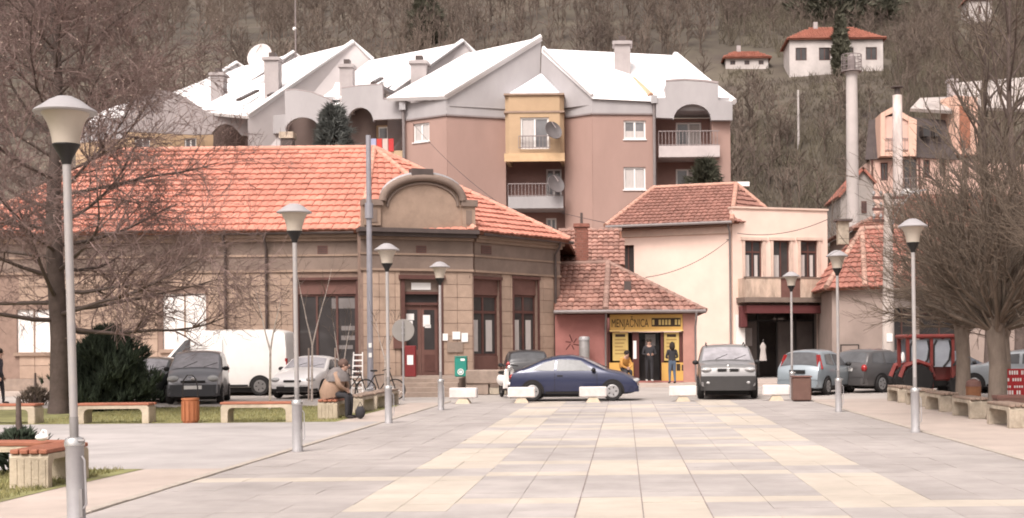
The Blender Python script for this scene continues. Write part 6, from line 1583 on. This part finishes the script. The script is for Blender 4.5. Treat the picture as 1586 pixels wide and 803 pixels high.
DARKC = M('dark_cloth', (.035, .033, .037), var=.2); JEAN = M('denim_cloth', (.09, .12, .17), var=.2); TANC = M('tan_coat', (.30, .20, .145), var=.18, scale=5); SHAWL = M('grey_shawl', (.17, .15, .145), var=.25, scale=9)
HAIRD = M('dark_hair', (.03, .022, .018), var=.2); HAIRG = M('grey_brown_hair', (.12, .075, .062), var=.25); SHOEW = M('white_shoe', (.6, .58, .56)); SHOED = M('dark_shoe', (.03, .025, .025)); ORNG = M('ochre_jacket', (.50, .25, .07), var=.15)
def face(t, J):
    h = Vector(J['head'][0])
    B().ell(h + Vector((.105, 0, -.02)), (.022, .014, .024)).obj('nose', SKIN, t, smooth=60)
    for s in (1, -1):
        B().ell(h + Vector((.088, s * .035, .012)), (.009, .011, .006)).obj('eye', BLACK, t, smooth=60); B().ell(h + Vector((0, s * .098, -.01)), (.02, .012, .032)).obj('ear', SKIN, t, smooth=60)
    B().ell(h + Vector((.088, 0, -.07)), (.012, .026, .007)).obj('mouth', M('lips', (.3, .13, .11)), t, smooth=60)
# standing at the yellow panel
J = standing('front', .06, .02, 1.66)
person('person with long dark hair and jeans standing before the yellow panel', Vector((gx(1041, 53.6), 53.6, .13)), R(110), J, colour_map(J), {'skin': SKIN, 'top': DARKC, 'legs': JEAN, 'shoes': SHOED}, hair=(HAIRD, (-.045, 0, -.03), (.12, .125, .19)), extra=face)
J = standing('front', .08, .01, 1.76)
person('person in black with white shoes standing in the shop doorway', Vector((gx(1005, 54.6), 54.35, .21)), R(-80), J, colour_map(J), {'skin': SKIN, 'top': DARKC, 'legs': DARKC, 'shoes': SHOEW}, hair=(HAIRD, (-.03, 0, .04), (.122, .122, .11)), extra=face)
J = standing('down', .12, .03, 1.74)
person('person in dark clothes walking at the photo edge', gnd(-2, 626), R(10), J, colour_map(J), {'skin': SKIN, 'top': M('slate_cloth', (.07, .065, .085), var=.2), 'legs': DARKC, 'shoes': SHOED}, hair=(HAIRD, (-.03, 0, .035), (.122, .122, .11)), extra=face)
# seated figures
def seated(seat=.47, hunch=.16, h=1.68):
    k = h / 1.75; J = {}
    def P(n, x, y, z, r, par): J[n] = ((x * k, y * k, z), r, par)
    P('pelvis', -.05, 0, seat + .13, (.19, .16), None); P('waist', -.06, 0, seat + .3, (.185, .17), 'pelvis'); P('chest', hunch - .02, 0, seat + .52, (.20, .16), 'waist'); P('neck', hunch + .10, 0, seat + .67, .075, 'chest'); P('chin', hunch + .17, 0, seat + .71, .075, 'neck'); P('head', hunch + .17, 0, seat + .80, .1, 'chin')
    for s, n in ((1, 'l'), (-1, 'r')):
        P(n + 'hip', .1, s * .1, seat + .1, .105, 'pelvis'); P(n + 'knee', .43, s * .13, seat + .07, .078, n + 'hip'); P(n + 'ankle', .42, s * .12, .1, .05, n + 'knee'); P(n + 'heel', .40, s * .12, .045, .045, n + 'ankle'); P(n + 'toe', .6, s * .13, .035, .036, n + 'heel')
        P(n + 'sho', hunch - .0, s * .2, seat + .57, .085, 'chest'); P(n + 'elb', hunch + .12, s * .27, seat + .31, .065, n + 'sho'); P(n + 'wri', .36, s * .09, seat + .22, .042, n + 'elb')
        w_, e_ = Vector(J[n + 'wri'][0]), Vector(J[n + 'elb'][0]); hand(J, n + 'h', n + 'wri', w_, w_ - e_, (0, 0, 1))
    return J
def shawl(t, J):
    face(t, J); c = Vector(J['neck'][0])
    b = B(); cc = Vector(J['chest'][0])
    b.lathe([(.285, -.16), (.28, -.08), (.24, .03), (.17, .12), (.1, .17)], 16, cc + Vector((.0, 0, .05))); o = b.obj('shawl', SHAWL, t, smooth=60)
    q0, q1 = Vector(J['pelvis'][0]), Vector(J['chest'][0]); B().path([q0 + Vector((.02, 0, -.12)), q0 + Vector((.0, 0, .0)), q0.lerp(q1, .5), q1 + Vector((-.01, 0, -.02))], [.25, .27, .26, .2], 14).obj('coat', TANC, t, smooth=60)
J = seated(.47, .16); cm = colour_map(J); cm['lhip'] = cm['rhip'] = 'legs'; cm['pelvis'] = 'top'
person('hunched person in tan coat and grey shawl sitting on the bench end', Vector((-6.95, 30.7, 0)), R(-8), J, cm, {'skin': SKIN, 'top': TANC, 'legs': DARKC, 'shoes': SHOED}, hair=(HAIRG, (-.045, 0, .035), (.125, .125, .115)), extra=shawl)
o = B().ell((0, 0, .15), (.12, .08, .15), 12, 8).path([(-.07, 0, .26), (0, 0, .4), (.07, 0, .26)], .012, 5).obj('handbag', DARKC, smooth=60); o.location = (-6.22, 30.35, 0); tag(o, 'dark bag standing at the feet of the seated person', 'bag')
J = seated(.45, .14, 1.6); cm = colour_map(J); cm['pelvis'] = 'legs'
person('person in ochre jacket crouched sitting before the yellow shop front', Vector((gx(966, 53.9), 53.7, .13)), R(-60), J, cm, {'skin': SKIN, 'top': ORNG, 'legs': DARKC, 'shoes': SHOED}, hair=(HAIRD, (-.03, 0, .035), (.125, .125, .115)), extra=face)
o = thing('stool', 'low dark stool under the person in the ochre jacket', 'stool', (gx(965.2, 53.9), 53.75, .13)); B().box(-.2, .2, -.2, .2, .40, .445).obj('seat', BRPANEL, o, bevel=.01)
for sx in (-.16, .16):
    for sy in (-.16, .16): B().tube((sx, sy, 0), (sx, sy, .4), .018).obj('leg', BRPANEL, o)

# ---------------- trees ----------------
BARKD = M('dark_bark', (.105, .078, .068), var=.25, scale=5, bump=.4, bscale=12)
BARKG = M('grey_bark', (.17, .135, .11), var=.25, scale=4, bump=.4, bscale=12, stretch=(2, 2, .6))
TWIGR = M('reddish_twigs', (.21, .145, .13), var=.3, scale=2, island=.3)
TWIGB = M('olive_twigs', (.128, .098, .076), var=.3, scale=2, island=.3)
BIRCH = M('birch_bark', (.42, .36, .32), var=.3, scale=4, stretch=(1, 1, 3))
trng = np.random.default_rng(5)
def U(a, b): return float(trng.uniform(a, b))
def rvec(s):
    return Vector((U(-1, 1), U(-1, 1), U(-1, 1))) * s
def grow(out, p, dr, length, r, level, maxl, prm):
    """prm per level: n pieces, wiggle, lift, children, child length ratio, spread"""
    n, wig, lift, nch, ratio, spr = prm[level]
    dr = dr.normalized(); st_ = length / n; nodes = []
    for i in range(n):
        dr = (dr + rvec(wig) + Vector((0, 0, lift))).normalized()
        q = p + dr * st_; r2 = max(r * (1 - .75 * (i + 1) / n) if level else r * (1 - .55 * (i + 1) / n), .0045)
        r1 = max(r * (1 - .75 * i / n) if level else r * (1 - .55 * i / n), .0055)
        out[min(level, 2)].append((*p, *q, r1, r2)); nodes.append((q, dr.copy(), r2, (i + 1) / n)); p = q
    if level + 1 < maxl:
        for _ in range(nch):
            q, d0, rr, f = nodes[int(U(.25 if level else .3, .999) * n)]
            ax = d0.cross(rvec(1)).normalized(); a = R(U(*spr)); dd = (Matrix.Rotation(a, 3, ax) @ d0)
            grow(out, q, dd, length * ratio * U(.6, 1.15), min(rr * .8, r * .5), level + 1, maxl, prm)
def build_tree(name, label, loc, segs, mats, cat='tree', group=None, k=(7, 5, 3)):
    t = thing(name, label, cat, loc, 0, group)
    segs_mesh('trunk', segs[0], k[0], mats[0], t)
    if segs[1]: segs_mesh('limbs', segs[1], k[1], mats[1], t)
    if segs[2]: o = segs_mesh('crown', segs[2], k[2], mats[2], t); 
    return t
# big spreading tree on the left
out = [[], [], []]; base = gnd(90, 641)
z = 0.0; p = Vector((0, 0, -.1)); nodes = []
tr_ = [(0, .30), (.4, .25), (2, .235), (4, .215), (5.5, .19), (7, .155), (9, .11), (11, .07), (13, .035)]
pp = None
for (zz, r) in tr_:
    q = Vector((.06 * math.sin(zz * .9), .05 * math.cos(zz * .7), zz))
    if pp: out[0].append((*pp[0], *q, pp[1], r))
    pp = (q, r); nodes.append((q, r))
prm = {1: (9, .13, .02, 12, .42, (25, 60)), 2: (5, .2, .015, 7, .5, (25, 65)), 3: (4, .26, .01, 6, .65, (20, 60)), 4: (2, .3, 0, 0, 0, (20, 60))}
for i in range(52):
    i = i * 39 / 51
    zz = 2.25 + 9.8 * (i / 39) ** 1.15; a = i * 2.39996 + U(-.3, .3)
    el = R(-2 + 42 * (i / 39) + U(-7, 7)); dr = Vector((math.cos(a) * math.cos(el), math.sin(a) * math.cos(el), math.sin(el)))
    r = .068 * (1 - .55 * i / 39); ln = (4.4 + 1.0 * math.sin(i * .9)) * (1 - .3 * (i / 39))
    prm[1] = (9, .13, .03 if zz < 5 else .055, 16, .42, (25, 65))
    grow(out, Vector((0, 0, zz)), dr, ln, r, 1, 5, prm)
out[1] = [s_ for s_ in out[1] if s_[5] > 1.75 + .2 * math.sin(s_[3] * 3)]; out[2] = [s_ for s_ in out[2] if s_[5] > 1.8 + .3 * math.sin(s_[3] * 3 + s_[4])]
build_tree('bare_tree', 'big spreading leafless tree with dark trunk before the long facade', base, out, (BARKD, BARKD, TWIGR))
n_seg_left = sum(len(o) for o in out)
# pale buds on its outer twigs
BUD = M('pale_buds', (.42, .33, .27), var=.3, island=.3)
bs = []
for s_ in out[2]:
    if trng.random() < .03 and s_[5] > 5.5: bs.append((s_[3], s_[4], s_[5], s_[3] + U(-.02, .02), s_[4] + U(-.02, .02), s_[5] + .03, .016, .01))
tr0 = bpy.data.objects['bare_tree']; o = segs_mesh('buds', bs, 4, BUD, tr0); o['kind'] = 'stuff'
# pollarded trees on the right
def pollard(loc, h, r, ns, ln, label, spread=38):
    out = [[], [], []]; pp = None
    for f, k in ((0, 1.35), (.08, 1.1), (.5, 1.0), (.9, 1.05), (1, 1.25)):
        q = Vector((.05 * math.sin(f * 4), .04 * f, h * f - (.1 if f == 0 else 0)))
        if pp: out[0].append((*pp[0], *q, pp[1], r * k))
        pp = (q, r * k)
    prm = {1: (7, .13, .05, 14, .5, (12, 42)), 2: (5, .16, .05, 6, .55, (12, 42)), 3: (3, .2, .03, 0, 0, (10, 40))}
    for i in range(ns):
        a = i * 2.39996; el = R(90 - spread * math.sqrt((i + .5) / ns) * 1.6 + U(-6, 6)); dr = Vector((math.cos(a) * math.cos(el), math.sin(a) * math.cos(el), math.sin(el)))
        grow(out, Vector((math.cos(a) * r * .7, math.sin(a) * r * .7, h - .2 + U(-.25, .2))), dr, ln * U(.5, 1.2), U(.035, .06), 1, 4, prm)
    for i in range(9):
        a = i * 2.4; q = Vector((math.cos(a) * r * .8, math.sin(a) * r * .8, h - .25 + U(-.3, .15))); out[0].append((*(q - Vector((0, 0, .12))), *(q + Vector((0, 0, .02))), .05, r * .55)); out[0].append((*(q + Vector((0, 0, .02))), *(q + Vector((0, 0, .14))), r * .55, .04))
    return build_tree('pollarded_tree', label, loc, out, (BARKG, TWIGB, TWIGB), group='pollarded trees', k=(10, 4, 3))
pollard(Vector((8.02, 27.85, 0)), 2.35, .19, 46, 2.75, 'pollarded tree with the thickest trunk behind the nearest tree-side bench', 44)
pollard(Vector((gx(1490, 38), 38, 0)), 2.5, .2, 50, 2.0, 'pollarded tree next to the red tractor', 58)
pollard(Vector((9.6, 32.8, 0)), 2.4, .17, 42, 2.4, 'slimmer pollarded tree between the two thicker trunks', 50)
pollard(Vector((9.7, 23.6, 0)), 2.4, .19, 30, 2.9, 'pollarded tree whose branches enter at the photo edge', 42)
pollard(Vector((13.3, 40.5, 0)), 2.5, .17, 36, 3.0, 'pollarded tree at the back of the group by the silver car', 44)
# tall bare trees at the right back
def tall(loc, h, r, label, nb=26, mat=(BARKD, BARKD, TWIGB)):
    out = [[], [], []]; pp = None; N = 9; lx, ly = U(-.3, .3), U(-.2, .2); nd = []
    for i in range(N + 1):
        f = i / N; q = Vector((lx * f * 2 + .12 * math.sin(f * 7), ly * f * 2, h * f - (.2 if i == 0 else 0))); rr = r * (1 - .85 * f)
        if pp: out[0].append((*pp[0], *q, pp[1], rr))
        pp = (q, rr); nd.append((q, rr))
    prm = {1: (7, .1, .05, 8, .45, (20, 50)), 2: (4, .16, .04, 5, .5, (20, 50)), 3: (3, .2, .02, 0, 0, (20, 50))}
    for i in range(nb):
        f = .3 + .68 * i / nb; j = int(f * N); q = nd[j][0].lerp(nd[min(j + 1, N)][0], f * N - j); a = i * 2.39996; el = R(28 + 30 * f + U(-8, 8))
        grow(out, q, Vector((math.cos(a) * math.cos(el), math.sin(a) * math.cos(el), math.sin(el))), h * .34 * (1 - .55 * f) * U(.8, 1.2), max(.02, nd[j][1] * .55), 1, 4, prm)
    return build_tree('tall_tree', label, loc, out, mat, group='tall bare trees behind the pollards', k=(8, 5, 3))
tall(Vector((gx(1530, 52), 52, 0)), 15.5, .24, 'tall leafless tree rising behind the pollards, nearest the pink apartments')
tall(Vector((gx(1578, 50), 50, 0)), 16.5, .24, 'tall leafless tree at the photo edge above the pollards')
tall(Vector((gx(1487, 72), 72, 0)), 13, .2, 'slender leafless tree in front of the far pink apartments', 22)
tall(Vector((gx(1297, 96), 96, 0)), 13, .13, 'thin pale leafless tree beside the white tower', 18, (BARKG, BARKG, TWIGB))
# birch saplings among the benches
def sapling(loc, h, label, fork=.45, seed=1):
    out = [[], [], []]; p = Vector((0, 0, -.05)); 
    r = .032; q = Vector((.03, 0, h * fork)); out[0].append((*p, *q, r * 1.2, r * .9))
    for s in (-1, 1):
        d0 = Vector((s * U(.16, .34), U(-.1, .1), 1)); prm = {0: (6, .05, .03, 0, 0, (10, 20)), 1: (6, .06, .05, 7, .35, (18, 40)), 2: (4, .1, .04, 2, .5, (15, 40)), 3: (3, .1, .02, 0, 0, (10, 20))}
        o1 = [[], [], []]; grow(o1, q, d0, h * (1 - fork) * U(.75, 1.05), r * .8, 1, 4, prm); out[0] += o1[1]; out[2] += o1[2]
    return build_tree('birch_sapling', label, loc, out, (BIRCH, BIRCH, TWIGB), group='young birches by the benches', k=(7, 4, 3))
sapling(gnd(418, 634), 3.6, 'forked birch sapling in front of the white van'); sapling(gnd(483, 622), 4.2, 'forked birch sapling between the white car and the seated person', .42)
sapling(gnd(528, 619), 2.5, 'short birch sapling by the dark bicycles', .3); sapling(gnd(596, 620), 2.6, 'thin birch sapling beside the tall mast', .5)
STK = M('grey_stake', (.34, .27, .23), var=.2)
for i, px in enumerate((519, 478)):
    p = gnd(px, 620); o = B().path([(0, 0, -.05), (.02, 0, 1.7)], [.03, .025], 6).obj('tree_stake', STK); o.location = p; tag(o, ('wooden stake beside the short birch sapling', 'wooden stake beside the taller birch sapling')[i], 'stake', 'stakes by the saplings')
# evergreen bushes
NEED = M('dark_needles', (.042, .056, .036), var=.35, scale=4, island=.4); NEEDB = M('blue_grey_needles', (.13, .135, .125), var=.3, scale=3, island=.35); NEEDG = M('green_needles', (.075, .075, .052), var=.3, scale=1, island=.3)
def evergreen(name, label, loc, prof, n, ln, mat, cat='bush', up=.8, trunk_h=1.0, group=None, wid=.02, lump=1.0):
    t = thing(name, label, cat, loc, 0, group); S = []; H = prof[-1][0]
    for i in range(n):
        z = U(0, 1) ** .9 * H * .98; rr = interp(prof, z); f = math.sqrt(U(.12, 1)); a = U(0, 6.283); rr *= 1 + lump * (.26 * math.sin(a * 3 + z * 3.1) + .2 * math.sin(a * 5 - z * 5.3) + .14 * math.sin(a * 9 + z * 9))
        x, y = math.cos(a) * rr * f, math.sin(a) * rr * f; l = ln * U(.6, 1.4)
        d = Vector((math.cos(a) * U(.3, 1), math.sin(a) * U(.3, 1), up + U(-.3, .5))).normalized()
        q = Vector((x, y, z)); 
        for k in range(4):
            e = (d + rvec(.5)).normalized(); S.append((*q, *(q + e * l), wid * U(.7, 1.2), .002))
    segs_mesh('crown', S, 3, mat, t); segs_mesh('trunk', [(0, 0, -.05, 0, 0, trunk_h, .06, .03)], 6, BARKD, t)
    return t
evergreen('conifer_bush', 'dense dark green conifer bush beside the big leafless tree', gnd(167, 636), [(0, .65), (.3, 1.0), (.9, 1.05), (1.45, .85), (1.8, .55), (2.05, .25), (2.2, .05)], 4200, .26, NEED, up=1.3, lump=1.25, wid=.022)
evergreen('low_shrub', 'small dark shrub behind the slanting near bench', Vector((gx(28, 17.6), 17.6, 0)), [(0, .35), (.25, .4), (.45, .25), (.55, .05)], 300, .1, NEED)
evergreen('low_shrub', 'small leafless-looking shrub at the foot of the big tree', gnd(55, 628), [(0, .4), (.25, .45), (.5, .1)], 260, .16, TWIGB)
evergreen('spruce_tree', 'grey-green spruce in front of the apartment wing balconies', Vector((gx(520, 78), 78, 0)), [(0, 2.6), (9, 1.9), (12, 1.35), (14, .9), (15.6, .4), (16.6, .05)], 4200, .55, NEEDB, 'tree', .1, 15, wid=.06)
evergreen('spruce_tree', 'small dark spruce rising behind the cream house roof', Vector((gx(1095, 79), 79, 0)), [(0, 2.0), (8, 1.5), (10.5, 1.1), (12, .7), (13.3, .05)], 3000, .5, NEEDG, 'tree', .1, 12, wid=.055)
for i, (px, py, hgt, wd, lb) in enumerate(((660, 70, 9, 2.6, 'dark pine standing out on the slope above the pink block'), (1302, 112, 8.5, .95, 'dark conifer growing right before the large white hill house'), (1285, 40, 13, 6, 'broad dark evergreen behind the large white hill house'), (1352, 34, 13, 5, 'second dark evergreen above the white hill house'))):
    p = on_hill(px, py)
    if i == 1: p = p + Vector((-.5, -3, 0)); p.z = hz(p.x, p.y)
    evergreen('hill_conifer', lb, p, [(0, wd * .7), (hgt * .3, wd), (hgt * .7, wd * .6), (hgt, .1)], 900, 1.5 if wd > 2 else .7, M('hill_needles', (.105, .10, .072), var=.3, scale=.3, island=.25), 'tree', .3, hgt * .8, 'evergreens on the hillside', .22)

# ---------------- woodland on the hill ----------------
WOOD1 = M('woodland_twigs', (.138, .102, .088), var=.2, scale=.12, island=.15, big=.22, c2=(.14, .108, .085))
protos = []
for s in range(7):
    o = []; H = 9.0; 
    for i in range(3): o.append((U(-.1, .1) * i, U(-.1, .1) * i, H * .3 * i, U(-.1, .1) * i, U(-.1, .1) * i, H * .3 * (i + 1), .13 * (1 - i * .25), .13 * (1 - (i + 1) * .25)))
    for i in range(15):
        z = H * U(.18, .9); a = U(0, 6.28); ln = U(1.6, 3.2) * (1 - .45 * z / H); el = R(U(25, 70)); e = Vector((math.cos(a) * math.cos(el), math.sin(a) * math.cos(el), math.sin(el))) * ln
        o.append((0, 0, z, e.x, e.y, z + e.z, .055, .03))
        for k in range(3):
            f = U(.3, 1); g = (e.normalized() + rvec(.8)) * U(.6, 1.3); o.append((e.x * f, e.y * f, z + e.z * f, e.x * f + g.x, e.y * f + g.y, z + e.z * f + abs(g.z) + .2, .045, .018))
    protos.append(np.array(o))
keep = [(1205, 1385, 30, 118, hh1.location.y), (1112, 1200, 68, 110, hh2.location.y), (1490, 1545, -40, 40, hh3.location.y)]
ALL = []; cnt = 0
for i in range(26000):
    y = 106 + 330 * U(0, 1) ** .85; x = (U(-60, 1650) - CX) / FPX * y
    zg = hz(x, y); px = CX + x / y * FPX; py = HY - (zg - EYE) / y * FPX
    if py < -60: continue
    if px < 420 and U(0, 1) < .45: continue
    sc_ = U(.5, 1.05) if px < 1130 else U(.35, .85)
    top = py - 9 * sc_ / y * FPX
    bad = False
    for (a, c, t0_, t1_, yh) in keep:
        if a - 8 < px < c + 8 and y < yh and top < t1_ - 22 and py > t0_: bad = True
        if abs(px - (a + c) / 2) < (c - a) / 2 + 6 and -2 < y - yh < 16: bad = True
    if 1215 < px < 1320 and 150 < py < 260 and U(0, 1) < .6: bad = True     # grassy clearing
    if 1140 < px < 1480 and y < 150 and U(0, 1) < .3: bad = True
    if 632 < px < 1128 and py > 150: bad = True
    if px < 632 and py > 235: bad = True
    if bad: continue
    P_ = protos[i % 7]; a = U(0, 6.28); ca, sa = math.cos(a), math.sin(a); Q = P_.copy()
    for c0_ in (0, 3):
        X, Y = P_[:, c0_].copy(), P_[:, c0_ + 1].copy(); Q[:, c0_] = (X * ca - Y * sa) * sc_ + x; Q[:, c0_ + 1] = (X * sa + Y * ca) * sc_ + y; Q[:, c0_ + 2] = P_[:, c0_ + 2] * sc_ * U(.97, 1.0) + zg - .2
    ALL.append(Q); cnt += 1
    if cnt >= 2750: break
tag(segs_mesh('woodland', np.concatenate(ALL), 3, WOOD1), 'bare brown winter woodland covering the hillside', 'woodland', kind='stuff')
S = []
while len(S) < 34000:
    y = 106 + 190 * U(0, 1); px = U(1120, 1600); x = (px - CX) / FPX * y; zg = hz(x, y)
    if any(a - 4 < px < c + 4 and -1.5 < y - yh < 12 for (a, c, t0_, t1_, yh) in keep): continue
    hh_ = U(.6, 2.4) if not any(a - 4 < px < c + 4 and yh - 30 < y < yh for (a, c, t0_, t1_, yh) in keep) else U(.3, 1.1)
    for k in range(4):
        e = Vector((U(-.6, .6), U(-.6, .6), 1)) * hh_; S.append((x + U(-.5, .5), y + U(-.5, .5), zg - .1, x + e.x, y + e.y, zg + e.z, .05, .012))
tag(segs_mesh('undergrowth', S, 3, M('scrub_twigs', (.12, .092, .077), var=.25, scale=.15, island=.25, c2=(.115, .098, .068))), 'low brown scrub between the trees on the slope', 'scrub', kind='stuff')
print('woodland trees', cnt, 'left tree segs', n_seg_left)
